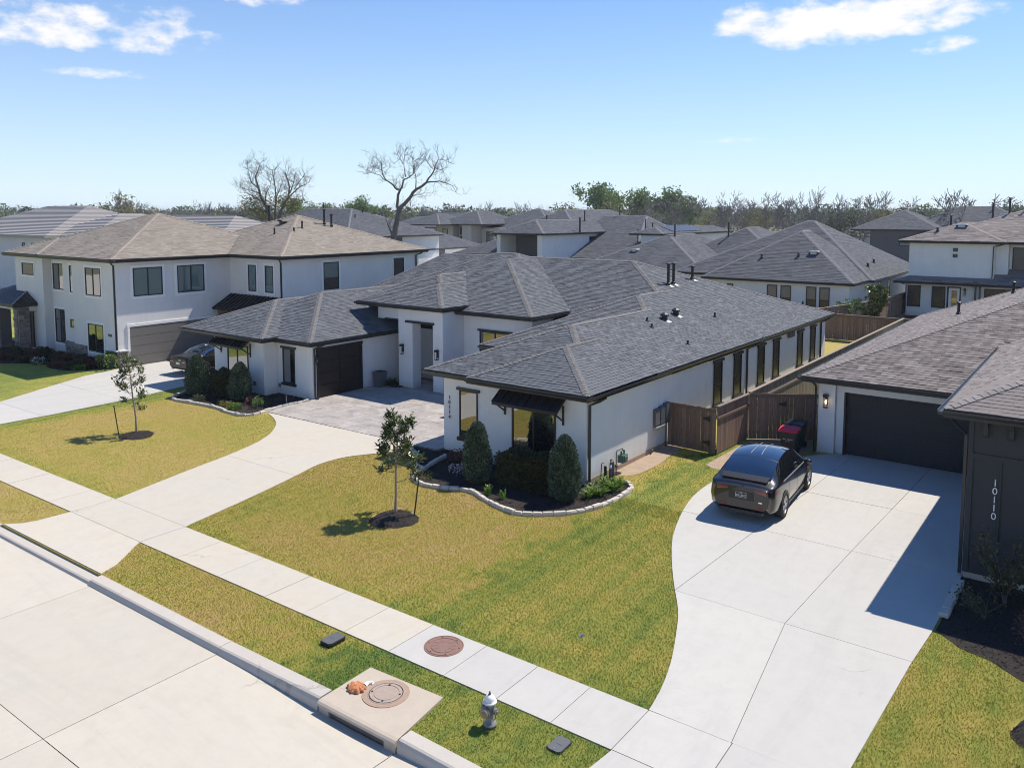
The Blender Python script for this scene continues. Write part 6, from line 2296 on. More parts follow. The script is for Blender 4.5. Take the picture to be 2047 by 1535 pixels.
window(H3, 'r', -40.4, 40.1, 41.1, 4.0, 5.75, glass='screen', fr=0.05, surround=0.1)
window(H3, 'f', 30.75, -43.75, -42.95, 4.0, 5.65, glass='blind', **kw)
window(H3, 'f', 30.75, -42.05, -41.25, 4.0, 5.65, glass='blind', **kw)
k = N("taupe_garage_door")
M['taupe'] = k.done(k.mix(k.noise(3, 4), (0.155, 0.142, 0.128), (0.175, 0.16, 0.145)), 0.6)
garage_door(H3, 'r', -45.7, 24.0, 29.45, 0.03, 2.30, 4, 1, 'taupe')
for a0, a1, z0, z1 in ((23.85, 29.6, 2.31, 2.47), (23.86, 23.985, 0.9, 2.305), (29.465, 29.59, 0.03, 2.305)):
    wbox(MB(), 'r', -45.7, a0, a1, 0.002, 0.06, z0, z1).build("door_surround", M['whitetrim'], H3)
# ledge stone foot
sr = random.Random(4)


def stonework(house, face, wall, a0, a1, z0, z1):
    z = z0
    while z < z1 - 0.03:
        h = min(sr.uniform(0.09, 0.17), z1 - z)
        a = a0
        while a < a1 - 0.03:
            w = min(sr.uniform(0.22, 0.55), a1 - a)
            wbox(MB(), face, wall, a + 0.005, a + w - 0.005, 0.002, sr.uniform(0.05, 0.10), z + 0.005, z + h - 0.005).build("stone", M['stone'], house)
            a += w
        z += h


stonework(H3, 'f', 23.3, -47.10, -45.7, 0.0, 0.95)
stonework(H3, 'r', -45.7, 23.3, 23.84, 0.0, 0.95)
stonework(H3, 'f', 23.3, -50.88, -49.35, 0.0, 0.95)
stonework(H3, 'f', 23.55, -52.6, -50.95, 0.0, 0.95)
wbox(MB(), 'f', 23.3, -47.12, -45.66, 0.002, 0.13, 0.955, 1.03).build("stone_cap", M['whitetrim'], H3)
wbox(MB(), 'r', -45.7, 23.3, 23.845, 0.002, 0.13, 0.955, 1.03).build("stone_cap", M['whitetrim'], H3)
wbox(MB(), 'f', 23.3, -46.75, -46.35, 0.002, 0.03, 1.75, 1.9).build("house_number_plate", M['dgrey'], H3)
downspout(H3, 'f', 23.3, -45.78, 6.18, 0.05, dx=0.25)
downspout(H3, 'f', 30.75, -40.45, 6.18, 3.2, dx=0.25)
downspout(H3, 'r', -40.4, 42.3, 6.18, 0.05, dx=0.4)
# little metal roof over the inner corner
m = MB()
m.add([(-45.69, 30.74, 3.75), (-40.5, 30.74, 3.75), (-40.3, 29.35, 2.95), (-45.69, 29.35, 2.95), (-45.69, 30.74, 2.85), (-40.5, 30.74, 2.85), (-40.3, 29.35, 2.85), (-45.69, 29.35, 2.85)], [(3, 2, 1, 0), (0, 4, 7, 3), (3, 7, 6, 2), (2, 6, 5, 1), (4, 5, 6, 7)])
ar = m.build("metal_roof", M['metalroof'], H3)
for i in range(14):
    x = -45.5 + i * 0.38
    MB().add([(x - .015, 30.7, 3.74), (x + .015, 30.7, 3.74), (x + .015, 29.35, 2.955), (x - .015, 29.35, 2.955), (x - .015, 30.7, 3.79), (x + .015, 30.7, 3.79), (x + .015, 29.35, 3.0), (x - .015, 29.35, 3.0)], [(7, 6, 5, 4), (0, 4, 5, 1), (3, 2, 6, 7), (0, 3, 7, 4), (1, 5, 6, 2)]).build("seam", M['metalroof'], ar)
stonework(H3, 'r', -45.7, 29.75, 30.7, 0.0, 2.8)
# porch with standing seam roof
hp = Hip(-62.4, -55.7, 21.8, 31, 3.12, 0.42, pb=60)
roof(H3, [hp], M['metalroof'], M['metalroof'], caps=False, ex=30, tw=(30, 31), lift=0.001)
for i in range(1, 9):
    y = 21.9 + i * 0.36
    x1 = -55.72
    xa = x1 - min(3.2, y - 21.8)
    MB().tube([(x1, y, 3.15), (xa, y, 3.15 + 0.42 * (x1 - xa))], 0.018, 4).build("seam", M['metalroof'], H3)
for i in range(1, 16):
    x = -55.8 - i * 0.42
    d = min(i * 0.42, 3.3, (x + 62.4))
    MB().tube([(x, 21.82, 3.14), (x, 21.82 + d, 3.14 + 0.42 * d)], 0.018, 4).build("seam", M['metalroof'], H3)
MB().tube([(-55.72, 21.82, 3.16), (-58.9, 25.0, 4.5)], 0.05, 4).build("hip_trim", M['steel'], H3)
stonework(H3, 'f', 22.2, -56.5, -55.95, 0.0, 2.9)
stonework(H3, 'r', -55.95, 22.2, 22.85, 0.0, 2.9)
walls(H3, [(-56.5, -55.96, 22.2, 22.85, 0.0, 2.95), (-56.5, -56.0, 22.86, 23.29, 2.6, 3.0), (-62.0, -55.98, 22.21, 22.7, 2.7, 3.05)], 'cream')
stonework(H3, 'f', 22.2, -59.4, -58.7, 0.0, 2.7)
walls(H3, [(-59.4, -58.7, 22.21, 22.85, 0.0, 2.69)], 'dgrey')
MB().box(-57.75, -56.35, 23.22, 23.297, 0.15, 2.5).build("front_door", M['wallwood'], H3)
for x in (-57.4, -56.9):
    MB().box(x, x + 0.28, 23.20, 23.219, 0.7, 2.3).build("door_pane", M['glass'], H3)
for x, y, h in ((-44.0, 35.2, 0.5), (-43.6, 34.2, 0.25), (-44.7, 33.5, 0.4)):
    pipe(H3, x, y, h3b.z(x, y), h, 0.06)
for x, y, h in ((-44.6, 37.6, 1.0), (-44.2, 37.9, 0.8), (-48.6, 36.0, 1.4), (-57.0, 33.5, 1.0)):
    pipe(H3, x, y, max(h3a.z(x, y), h3b.z(x, y)), h, 0.075, True)
turtle_vent(H3, -46.0, 35.2, h3b.z(-46.0, 35.2) + 0.05, 0.6)

# ================================================================ HOUSES BEHIND
def far_house(name, loc, label, hips, wallboxes, wm, wins=(), rm='roof_slate', cm='cap_slate', ex=0.24, tw=(0.35, 0.8), vents=(), seed=1, group=None, gut=True, caps=True):
    t = thing(name, loc, label, "house", group)
    walls(t, wallboxes, wm)
    roof(t, hips, M[rm], M[cm], ex=ex, tw=tw, seed=seed, lift=0.02, caps=caps, capw=0.17)
    for h in hips:
        if not gut:
            break
        x0, x1, y0, y1 = h.r
        if h.p[2] < 8:
            gutter(t, [(x0, y0, x1, y0, h.z0, 0, -1)])
        if h.p[1] < 8:
            gutter(t, [(x1, y0 - 0.1, x1, y1, h.z0, 1, 0)])
    for w_ in wins:
        window(t, *w_[:6], **(w_[6] if len(w_) > 6 else {}))
    for v in vents:
        if v[0] == 'p':
            z = max(h.z(v[1], v[2]) for h in hips)
            pipe(t, v[1], v[2], z, v[3], v[4] if len(v) > 4 else 0.09, True)
        else:
            z = max(h.z(v[1], v[2]) for h in hips)
            turtle_vent(t, v[1], v[2], z, 0.9)
    return t


bw = dict(fr=0.07, glass=['screen', 'blind'])
# slate roofed single storey house behind the back fence
far_house("slate_roof_house", (-26, 78, 0), "single storey white house with dark slate coloured nested hip roofs behind the back fence",
          [Hip(-30.9, -17.5, 70.1, 80, 3.05, pl=0.62, pr=0.62, pf=0.55, pb=60), Hip(-36, -17.1, 74.8, 95, 3.03, pl=0.5, pr=0.62, pf=0.50, pb=0.5), Hip(-48.5, -33.5, 76.5, 98, 3.04, 0.45),
           Hip(-43, -27, 84.0, 104, 3.02, p=0.52)],
          [(-30.4, -18.0, 70.6, 80, 0, 3.0), (-36, -17.6, 75.3, 94.5, 0, 3.0), (-48, -34, 77, 97.5, 0, 3.0), (-42.5, -27.5, 84.5, 103.5, 0, 3.0)], 'white',
          [('f', 70.6, -24.9, -24.0, 0.9, 2.6, dict(fr=.07, rails=(1.5,), **{'glass': ['screen', 'blind']})), ('f', 70.6, -23.7, -22.8, 0.9, 2.6, dict(fr=.07, rails=(1.5,), **{'glass': ['screen', 'blind']})),
           ('f', 70.6, -21.5, -20.65, 0.9, 2.6, dict(fr=.07, rails=(1.5,), **{'glass': ['screen', 'blind']})), ('f', 70.6, -20.4, -19.55, 0.9, 2.6, dict(fr=.07, rails=(1.5,), **{'glass': ['screen', 'blind']})),
           ('f', 70.6, -30.0, -29.2, 0.9, 2.5, dict(fr=.07)), ('f', 70.6, -28.6, -28.0, 0.9, 2.5, dict(fr=.07)), ('r', -17.6, 78.8, 79.8, 0.8, 2.6, dict(fr=.07)), ('r', -17.6, 82.6, 83.4, 0.8, 2.6, dict(fr=.07))],
          vents=[('p', -40.5, 84.5, 1.3), ('p', -36.4, 90.0, 1.6), ('p', -29.8, 92.5, 1.6), ('p', -27.6, 93.5, 1.2), ('t', -22.0, 74.2), ('t', -43.2, 80.2), ('p', -23.2, 73.6, .3), ('p', -26.4, 73.2, .3), ('p', -18.6, 79, .3), ('p', -18.9, 82.5, .3)], seed=21)
# two storey white house with brown roof
far_house("brown_roof_house", (-10, 82, 0), "two storey white house with brown shingle roof, behind the fences at the right",
          [Hip(-15.6, -7.6, 76.6, 90, 6.5, pl=0.36, pr=0.42, pf=0.42, pb=0.4), Hip(-14.5, 8, 77.6, 92, 6.48, p=0.36), Hip(-15.8, 6, 76.2, 79.0, 3.03, p=0.42, pb=60)],
          [(-15.0, 4.0, 77.2, 90, 0, 3.4), (-14.83, -8.4, 77.22, 89.5, 3.4, 6.45), (-8.39, -7.5, 78.0, 89.5, 3.4, 6.45), (-7.49, 4, 79.0, 89.5, 3.4, 6.45)], 'white',
          [('f', 77.2, -14.82, -13.78, 0.78, 2.62, dict(fr=.1, glass='screen')), ('f', 77.2, -12.92, -11.86, 0.78, 2.62, dict(fr=.1, glass='screen')), ('f', 77.2, -11.75, -10.7, 0.05, 2.65, dict(fr=.09, glass='dark')),
           ('f', 77.22, -11.45, -11.1, 5.62, 5.92, dict(fr=.06, glass='screen')), ('f', 77.22, -11.45, -11.1, 5.12, 5.42, dict(fr=.06, glass='screen')), ('f', 77.2, -9.0, -2.5, 0.05, 2.62, dict(fr=.08, glass='screen', mull=(-7, -5))),
           ('f', 79.0, -7.3, -3.5, 3.6, 6.0, dict(fr=.08, glass='screen'))],
          'roof_brown', 'cap_brown', vents=[('p', -9.4, 83.5, 1.4), ('p', -8.2, 84.2, 1.4), ('p', -7.0, 84.8, 1.4), ('p', -12.6, 83.0, 1.0), ('t', -11.2, 79.5), ('t', -8.6, 85.0), ('t', -5.0, 86), ('p', -4.0, 83.0, 1.2), ('p', -12.9, 78.4, .3)], seed=22)
hb = [o for o in C.objects if o.name == "brown_roof_house"][0]
q = MB()
for u in ((-11.62, -11.40, .12, 2.55), (-10.98, -10.80, .12, 2.55), (-11.395, -10.985, 2.35, 2.55), (-11.395, -10.985, .12, .32)):
    wbox(q, 'f', 77.2, u[0], u[1], .046, .06, u[2], u[3])
q.build("glass_door", M['whitetrim'], hb)
MB().box(-11.39, -10.99, 77.145, 77.153, .33, 2.34).build("pane", M['glass'], hb)
wall_lamp(hb, 'f', 77.2, -10.42, 2.25, 0.6)
MB().tube([(-9.62, 77.0, 0), (-9.62, 77.0, 2.75), (-9.7, 77.0, 2.85), (-9.85, 77.0, 2.75)], 0.08, 6).build("flue_pipe", M['dgrey'], hb)
MB().tube([(-9.3, 77.0, 0), (-9.3, 77.0, 2.8), (-9.4, 77.0, 2.9), (-9.55, 77.0, 2.8)], 0.08, 6).build("flue_pipe", M['dgrey'], hb)
downspout(hb, 'f', 77.22, -8.5, 6.4, 3.5, dx=0.7)
downspout(hb, 'f', 77.2, -14.95, 2.95, 0.1, dx=-0.5)
# dark house between the two
far_house("dark_house", (-26, 146, 0), "dark grey two storey house with slate hip roof, beside the brown roofed white one", [Hip(-36, -22.5, 140.4, 156, 6.2, p=0.46, pb=0.46), Hip(-30, -9, 145, 161, 6.19, p=0.46)],
          [(-33, -25.8, 141, 155, 0, 6.15), (-29, -10, 145.6, 160, 0, 6.15)], 'dgrey', [('f', 141, -28.6, -26.4, 3.6, 5.1, dict(fr=.1))], vents=[('p', -17, 152, 1.5)], seed=23)
# the big house in the middle
far_house("middle_house", (-56, 96, 0), "large white house with a long slate roof slope and recessed balcony behind the main roof",
          [Hip(-65.2, -57.0, 82.4, 100, 6.28, p=0.40, pb=60), Hip(-60.5, -48.6, 89.4, 116, 3.05, pl=60, pr=1.1, pf=0.405, pb=0.405), Hip(-50.2, -45.4, 91.6, 114, 6.25, p=0.34), Hip(-71.0, -58.0, 92.0, 118, 6.26, p=0.47), Hip(-76, -64, 97, 112, 5.6, p=0.42)],
          [(-64.8, -64.2, 83.0, 99, 0, 6.2), (-64.19, -58.4, 86.5, 99, 0, 6.2), (-64.19, -58.5, 83.05, 86.4, 0, 2.9), (-58.39, -57.7, 83.0, 99, 0, 6.2), (-60.2, -48.75, 89.9, 115, 0, 3.0), (-48.74, -46.0, 92.0, 113, 0, 6.2)], 'white',
          [('r', -57.7, 94.2, 95.6, 4.6, 5.7, dict(fr=.1, glass='screen')), ('r', -57.7, 96.0, 97.4, 4.6, 5.7, dict(fr=.1, glass='screen'))],
          vents=[('p', -60.5, 97.5, 1.4), ('p', -58, 103, 1.5), ('p', -51.5, 100.5, 1.2), ('p', -63.5, 92.5, 1.5), ('p', -50.5, 94.5, 1.6, .07), ('p', -49.8, 95.2, 1.6, .07), ('p', -57.2, 91.0, 1.8, .12), ('t', -48.5, 103)], seed=24)
mh_ = [o for o in C.objects if o.name == "middle_house"][0]
MB().box(-64.18, -58.41, 83.1, 86.4, 2.91, 3.0).build("balcony_floor", M['dgrey'], mh_)
MB().box(-64.18, -58.41, 86.38, 86.49, 3.0, 6.15).build("balcony_shade_wall", M['dgrey'], mh_)  # wall and floor toned dark grey: the recess's shade put into colour
m = MB()
m.add([(-60.4, 89.9, 3.0), (-60.4, 115.5, 3.0), (-60.4, 102.7, 8.25)], [(2, 1, 0)])
m.add([(-45.5, 91.0, 3.0), (-45.5, 96.5, 3.0), (-45.5, 93.8, 4.6), (-45.9, 91.0, 3.0), (-45.9, 96.5, 3.0), (-45.9, 93.8, 4.6)], [(0, 1, 2), (5, 4, 3), (0, 2, 5, 3), (1, 4, 5, 2)])
m.build("gable_wall", M['white'], mh_)
m = MB().add([(-45.2, 90.6, 2.85), (-45.2, 93.8, 4.78), (-45.2, 97.0, 2.85), (-48.7, 90.6, 2.85), (-48.7, 93.8, 4.78), (-48.7, 97.0, 2.85)], [(0, 1, 4, 3), (1, 2, 5, 4)])
m.build("gable_roof", M['roof_slate'], mh_)
# low slate roof before the beige house
far_house("low_slate_house", (-68, 92, 0), "low white house with slate roof, left of the big middle house", [Hip(-78, -66.6, 89.5, 102, 3.05, p=0.42), Hip(-72, -60.0, 93.5, 104, 3.04, p=0.42)],
          [(-77.5, -67.1, 90, 101.5, 0, 3.0), (-71.5, -60.5, 94, 103, 0, 3.0)], 'white', [('f', 90, -70.6, -68.6, 1.2, 2.4, dict(fr=.08))], seed=25, vents=[('p', -69.2, 91.2, 1.3, .2)])
# grey house seen over the tan roof
far_house("grey_hip_house", (-100, 95, 0), "white house with broad slate hip roofs between the tan roof and the beige house", [Hip(-122, -90.0, 80, 101, 5.3, p=0.40), Hip(-108, -90.6, 97, 113, 2.95, p=0.42)],
          [(-121.5, -90.6, 80.5, 100.5, 0, 5.2), (-107.5, -91.2, 97.5, 112.5, 0, 2.9)], 'white',
          [('r', -90.6, 86.5, 87.8, 3.6, 5.0, dict(fr=.1, glass='blind')), ('r', -90.6, 90.4, 91.9, 3.4, 5.0, dict(fr=.1, glass='blind')), ('r', -91.2, 100.4, 102.6, 0.2, 2.2, dict(fr=.1, mull=(101.5,))), ('r', -91.2, 100.4, 102.6, 2.3, 2.75, dict(fr=.08))], seed=26,
          vents=[('p', -108, 91, 1.2), ('p', -94, 94.5, 1.5), ('p', -97, 88, .4), ('p', -99, 91.5, .4)])
MB().box(-91.0, -86.0, 97.8, 112.0, 0.0, 0.5).build("terrace_wall", M['whitetrim'], [o for o in C.objects if o.name == "grey_hip_house"][0])
# beige house
far_house("beige_house", (-108, 132, 0), "tall beige house with deep entry and slate roof, in the far middle", [Hip(-113.5, -100.5, 124, 140, 6.6, p=0.42), Hip(-107, -88, 130, 148, 5.9, p=0.42), Hip(-120, -108, 120, 134, 6.5, p=0.36)],
          [(-113, -108.5, 124.5, 139, 0, 6.5), (-106.0, -103.6, 124.5, 139, 0, 6.5), (-108.6, -105.9, 126.5, 139, 0, 6.5), (-103.5, -92, 127.5, 147, 0, 5.8)], 'beige',
          [('f', 124.5, -111.2, -109.8, 3.4, 5.6, dict(fr=.12)), ('f', 126.5, -108.2, -106.3, 4.4, 6.0, dict(fr=.12)), ('f', 126.5, -108.2, -106.3, 2.6, 4.1, dict(fr=.12)), ('f', 126.5, -108.2, -106.3, 0.1, 2.3, dict(fr=.12)), ('f', 127.5, -102.2, -99.6, 2.0, 4.3, dict(fr=.12, glass='blind')), ('f', 127.5, -102.2, -99.6, 4.4, 5.1, dict(fr=.1))], seed=27)
# far rows, too small to show more than roof, wall and a few windows
fr_ = random.Random(77)
FAR = [(-196, 128, 16, 12, 3.0, 'white', "slate roofed house low over the tan roof ridge, left of the yellow green tree"), (-214, 150, 18, 13, 3.0, 'white', "small dark roofed house far left of the yellow green tree"),
       (-176, 165, 20, 14, 5.2, 'white', "small dark roofed house right of the yellow green tree"), (-142, 165, 22, 14, 5.6, 'dgrey', "two storey dark roofed house behind the bare tree trunk"),
       (-128, 182, 18, 14, 5.6, 'white', "pale two storey house far behind the beige house"), (-112, 178, 18, 12, 3.2, 'white', "small grey roofed house between the beige and the middle house"),
       (-100, 195, 18, 14, 3.0, 'beige', "far roof beside the lone tree left of the middle house"), (-12, 215, 18, 12, 5.2, 'white', "far roof over the brown roof at the right"), (10, 190, 20, 14, 3.2, 'beige', "distant brown roofed house at the right edge"),
       (-52, 225, 18, 12, 3.0, 'white', "far low roof among bare trees right of the slate roof"), (-250, 120, 24, 14, 3.4, 'white', "long low building on the horizon at the far left")]
for px, d_, w, dd, z0, wm, lb in ((848, 205, 16, 11, 5.4, 'white', "pale two storey house just right of the tall forked tree trunk"), (985, 215, 15, 11, 5.6, 'white', "pale house with dark roof behind the low slate house"), (1030, 240, 16, 12, 3.2, 'white', "grey roof below the rounded lone tree"),
                                    (470, 250, 16, 12, 3.4, 'white', "low dark roof in the trees left of the yellow green tree"), (930, 260, 16, 12, 5.4, 'beige', "far beige house over the beige one's roof"), (1790, 240, 14, 10, 3.2, 'beige', "low pale roof among trees left of the dark house"),
                                    (1890, 230, 16, 12, 3.4, 'white', "far grey roof right of the dark house"), (700, 255, 16, 12, 3.3, 'white', "far dark roof behind the grey hip house ridge"), (1655, 225, 15, 11, 3.2, 'white', "pale house glimpsed through the bare thicket at the right"), (95, 330, 26, 14, 3.5, 'beige', "long pale building beside the ribbed tile roof")):
    a_ = math.radians(36.9077) - math.atan((px - 1023.5) / 1634)
    FAR.append((-math.sin(a_) * d_, math.cos(a_) * d_, w, dd, z0, wm, lb))
for i, (x, y, w, d, z0, wm, lb) in enumerate(FAR):
    far_house("distant_house", (x, y, 0), lb, [Hip(x - w / 2, x + w / 2, y - d / 2, y + d / 2, z0, p=0.45), Hip(x - w * .1, x + w * .62, y - d * .62, y + d * .3, z0 - 0.02, p=0.45)],
              [(x - w / 2 + .5, x + w / 2 - .5, y - d / 2 + .5, y + d / 2 - .5, 0, z0 - .05), (x - w * .1 + .5, x + w * .62 - .5, y - d * .62 + .5, y + d * .3 - .5, 0, z0 - .06)], wm,
              [('f', y - d * .62 + .5, x + w * .15, x + w * .27, z0 - 2, z0 - .6, dict(fr=.12)), ('r', x + w * .62 - .5, y - 1, y + 1, z0 - 2, z0 - .6, dict(fr=.12))], 'roof_brown' if 'brown' in lb else 'roof_slate', seed=30 + i, ex=0.5, tw=(1.0, 2.0), gut=False, group="far houses on the horizon")

# house with tile roof at the far left
T = thing("tile_roof_house", (-103, 46, 0), "pale house with a ribbed grey tile roof at the far left edge", "house")
walls(T, [(-118, -91.5, 39.5, 56, 0, 6.2), (-91.49, -84, 46, 58, 0, 6.2)], 'cream')
tile = [Hip(-119, -90.6, 38.9, 57, 6.4, p=0.36), Hip(-97, -84.0, 40.5, 56, 6.38, p=0.36), Hip(-96, -70.0, 46.0, 58, 6.36, p=0.36)]
d = MB()
for hi, h in enumerate(tile):
    for i, f in enumerate(h.faces):
        a, b, c = h.pl[i]
        d.add([(x, y, a * x + b * y + c) for x, y in f], [tuple(range(len(f)))])
    x0, x1, y0, y1 = h.r
    d.add([(x0, y0, h.z0 - .2), (x1, y0, h.z0 - .2), (x1, y1, h.z0 - .2), (x0, y1, h.z0 - .2), (x0, y0, h.z0), (x1, y0, h.z0), (x1, y1, h.z0), (x0, y1, h.z0)], [(3, 2, 1, 0), (0, 1, 5, 4), (1, 2, 6, 5), (2, 3, 7, 6), (3, 0, 4, 7)])
tr_ = d.build("roof", M['roof_tile'], T)
cm = MB()
for hi, h in enumerate(tile):
    for i, f in enumerate(h.faces):
        a, b, c = h.pl[i]
        x0, x1, y0, y1 = h.r
        kk = 0
        while kk * 0.42 < 12:
            t0, t1 = kk * 0.42, kk * 0.42 + 0.40
            half = [(1, 0, x0), (-1, 0, -x1), (0, 1, y0), (0, -1, -y1)][i]
            p_ = clip_poly(clip_poly(f, half[0], half[1], half[2] + t1), -half[0], -half[1], -half[2] - t0)
            kk += 1
            if len(p_) < 3:
                continue
            cx, cy = sum(q[0] for q in p_) / len(p_), sum(q[1] for q in p_) / len(p_)
            zz = a * cx + b * cy + c
            v = []
            for X, Y in p_:
                t_ = half[0] * X + half[1] * Y - half[2]
                v.append((X, Y, a * X + b * Y + c + 0.012 + 0.10 * (1 - (t_ - t0) / 0.40)))
            n = len(p_)
            lo = [(X, Y, a * X + b * Y + c) for X, Y in p_]
            cm.add(v + lo, [tuple(range(n))] + [(q, n + q, n + (q + 1) % n, (q + 1) % n) for q in range(n)])
cm.build("roof_tiles", M['roof_tile'], tr_, kind='stuff')
for w_ in (('f', 39.5, -97.5, -96.8, 3.6, 5.6), ('f', 39.5, -95.2, -94.5, 3.6, 5.6), ('f', 39.5, -93.6, -93.0, 3.8, 5.6), ('f', 39.5, -96.5, -95.0, 0.6, 2.6), ('f', 39.5, -94.0, -92.2, 0.6, 2.8), ('r', -91.5, 42, 43.2, 3.6, 5.4)):
    window(T, *w_, fr=.1)

# ================================================================ TREES
def branchy(seed, H, trunk_r, spread, depth=5, lean=0.0, fork=0.32, up=0.55, crooked=0.2, twigs=3, fork_n=(2, 3), min_r=0.012, ratio=0.74):
    """bare tree: returns meshes for trunk with limbs and for fine twigs"""
    r = random.Random(seed)
    tr, tw, tips = MB(), MB(), []

    def grow(p, d, L, rad, lev):
        n = 4
        pts, rads = [p], [rad]
        q, dd = p.copy(), d.copy()
        for i in range(n):
            dd = (dd + Vector((r.uniform(-1, 1), r.uniform(-1, 1), r.uniform(-.6, .8))) * crooked + Vector((0, 0, up * 0.10))).normalized()
            q = q + dd * (L / n)
            pts.append(q.copy())
            rads.append(rad * (1 - 0.42 * (i + 1) / n))
        if lev <= 2:
            tr.tube(pts, rads, 7 if lev < 1 else 5, cap=False)
        elif lev < depth:
            tw.tube(pts, rads, 3, cap=False)
        else:
            tw.tube(pts[::2], [max(min_r, q_) for q_ in rads[::2]], 3, cap=False)
        if lev >= depth:
            tips.append((pts[-1], dd))
            return
        k = r.randint(*fork_n) if lev < depth - 1 else twigs
        for j in range(k):
            a = r.uniform(0, 2 * PI)
            o = dd.orthogonal().normalized()
            o2 = dd.cross(o)
            side = o * math.cos(a) + o2 * math.sin(a)
            nd = (dd * (1 - spread * r.uniform(.6, 1.2)) + side * spread * r.uniform(.7, 1.3)).normalized()
            at = pts[-1] if j == 0 or lev == 0 else pts[r.randint(2, n)]
            grow(at.copy(), nd, L * ratio * r.uniform(.8, 1.15), max(min_r, rads[-1] * (0.85 if j == 0 else 0.62)), lev + 1)
        if lev in (1, 2, 3):
            for j in range(3):
                a = r.uniform(0, 2 * PI)
                o = dd.orthogonal().normalized()
                side = o * math.cos(a) + dd.cross(o) * math.sin(a)
                b = pts[r.randint(1, n)]
                e = b + (side + dd * .3 + Vector((0, 0, .2))).normalized() * L * r.uniform(.3, .6)
                tw.tube([b, (b + e) / 2 + Vector((0, 0, .1)), e], [max(min_r, rads[-1] * .35), min_r, min_r * .6], 3, cap=False)
                tips.append((e, side))
    grow(Vector((0, 0, -0.2)), Vector((lean, 0, 1)).normalized(), H * fork, trunk_r, 0)
    k_ = H / max(v[2] for v in tw.v)
    for m_ in (tr, tw):
        m_.v = [(v[0] * k_, v[1] * k_, v[2] * k_) for v in m_.v]
    tips = [(p * k_, d_) for p, d_ in tips]
    return tr, tw, tips


def crown_leaves(tips, per, size, seed, spread, zlim=None):
    r = np.random.default_rng(seed)
    pts = [t for t in tips if zlim is None or zlim[0] < t[0].z < zlim[1]]
    n = len(pts) * per
    C0 = np.repeat(np.array([[p.x, p.y, p.z] for p, _ in pts]), per, axis=0) + r.normal(0, spread, (n, 3))
    a, b = r.normal(0, 1, (n, 3)), r.normal(0, 1, (n, 3))
    a /= np.linalg.norm(a, axis=1)[:, None]
    b = np.cross(a, b)
    b /= np.linalg.norm(b, axis=1)[:, None]
    s_ = size * r.uniform(.5, 1.4, (n, 1))
    V = np.stack([C0 - a * s_, C0 + b * s_ * .6, C0 + a * s_, C0 - b * s_ * .6], axis=1).reshape(-1, 3)
    return V, np.arange(n * 4).reshape(n, 4)


def tree(name, label, seed, H, tr_, spread, loc, leafmat=None, per=0, lsize=0.2, lspread=0.5, zlim=None, bark='bark', twig='twig', group=None, rot=0.0, **kw):
    t = thing(name, (0, 0, 0), label, "tree", group)
    a, b, tips = branchy(seed, H, tr_, spread, **kw)
    link("trunk", a.mesh("trunk", M[bark]), t)
    link("crown", b.mesh("crown", M[twig]), t)
    if leafmat:
        v, f = crown_leaves(tips, per, lsize, seed, lspread, zlim)
        link("foliage", fast_mesh("foliage", v, f, M[leafmat]), t)
    t.location = loc
    t.rotation_euler = (0, 0, rot)
    return t


# the tall bare tree, limbs laid out after the real one: (x, z) in its own plane, metres
def traced_tree(name, label, loc, yaw, limbs, seed, twn=7, leaf=None, twl=(0.8, 2.0), bark='bark'):
    t = thing(name, (0, 0, 0), label, "tree")
    r = random.Random(seed)
    tr, tw = MB(), MB()
    tips = []
    for pts, r0, r1 in limbs:
        y0 = r.uniform(-.2, .2)
        dy = r.uniform(-.55, .55)
        P3 = [(x, dy * max(0, z - 7) * .35 if z > 7 else 0, z) for x, z in pts]
        sm = []
        for i in range(len(P3) - 1):
            for u in (0, .5):
                p = [P3[i][q] + (P3[i + 1][q] - P3[i][q]) * u for q in range(3)]
                if u:
                    p = [c_ + r.uniform(-.07, .07) for c_ in p]
                sm.append(p)
        sm.append(P3[-1])
        n = len(sm)
        rads = [r0 + (r1 - r0) * i / (n - 1) for i in range(n)]
        tr.tube(sm, rads, 7 if r0 > .1 else 5, cap=False)
        if r1 < 0.09:
            for q in range(int(twn * n / 6) + 2):
                b = Vector(sm[r.randint(n // 3, n - 1)])

                def twig(b, d, L, rad, lev):
                    pts_ = [b]
                    for _ in range(3):
                        d = (d + Vector((r.uniform(-.5, .5), r.uniform(-.5, .5), r.uniform(-.3, .5)))).normalized()
                        pts_.append(pts_[-1] + d * L / 3)
                    tw.tube(pts_, [rad, rad * .8, rad * .6, rad * .35], 3, cap=False)
                    tips.append((pts_[-1], d))
                    if lev < 2:
                        for _ in range(3):
                            twig(pts_[r.randint(1, 3)], (d + Vector((r.uniform(-1, 1), r.uniform(-1, 1), r.uniform(-.5, .9)))).normalized(), L * .62, rad * .62, lev + 1)
                twig(b, Vector((r.uniform(-1, 1), r.uniform(-1, 1), r.uniform(-.2, 1))).normalized(), r.uniform(*twl), 0.026, 0)
    link("trunk", tr.mesh("trunk", M[bark]), t)
    link("crown", tw.mesh("crown", M['twig']), t)
    if leaf:
        v, f = crown_leaves(tips, leaf[1], leaf[2], seed, leaf[3], leaf[4] if len(leaf) > 4 else None)
        link("foliage", fast_mesh("foliage", v, f, M[leaf[0]]), t)
    t.location = loc
    t.rotation_euler = (0, 0, yaw)
    return t


def px_limbs(lst, cx, base_y, sc):
    return [([((x - cx) * sc, (base_y - y) * sc) for x, y in pts], r0, r1) for pts, r0, r1 in lst]


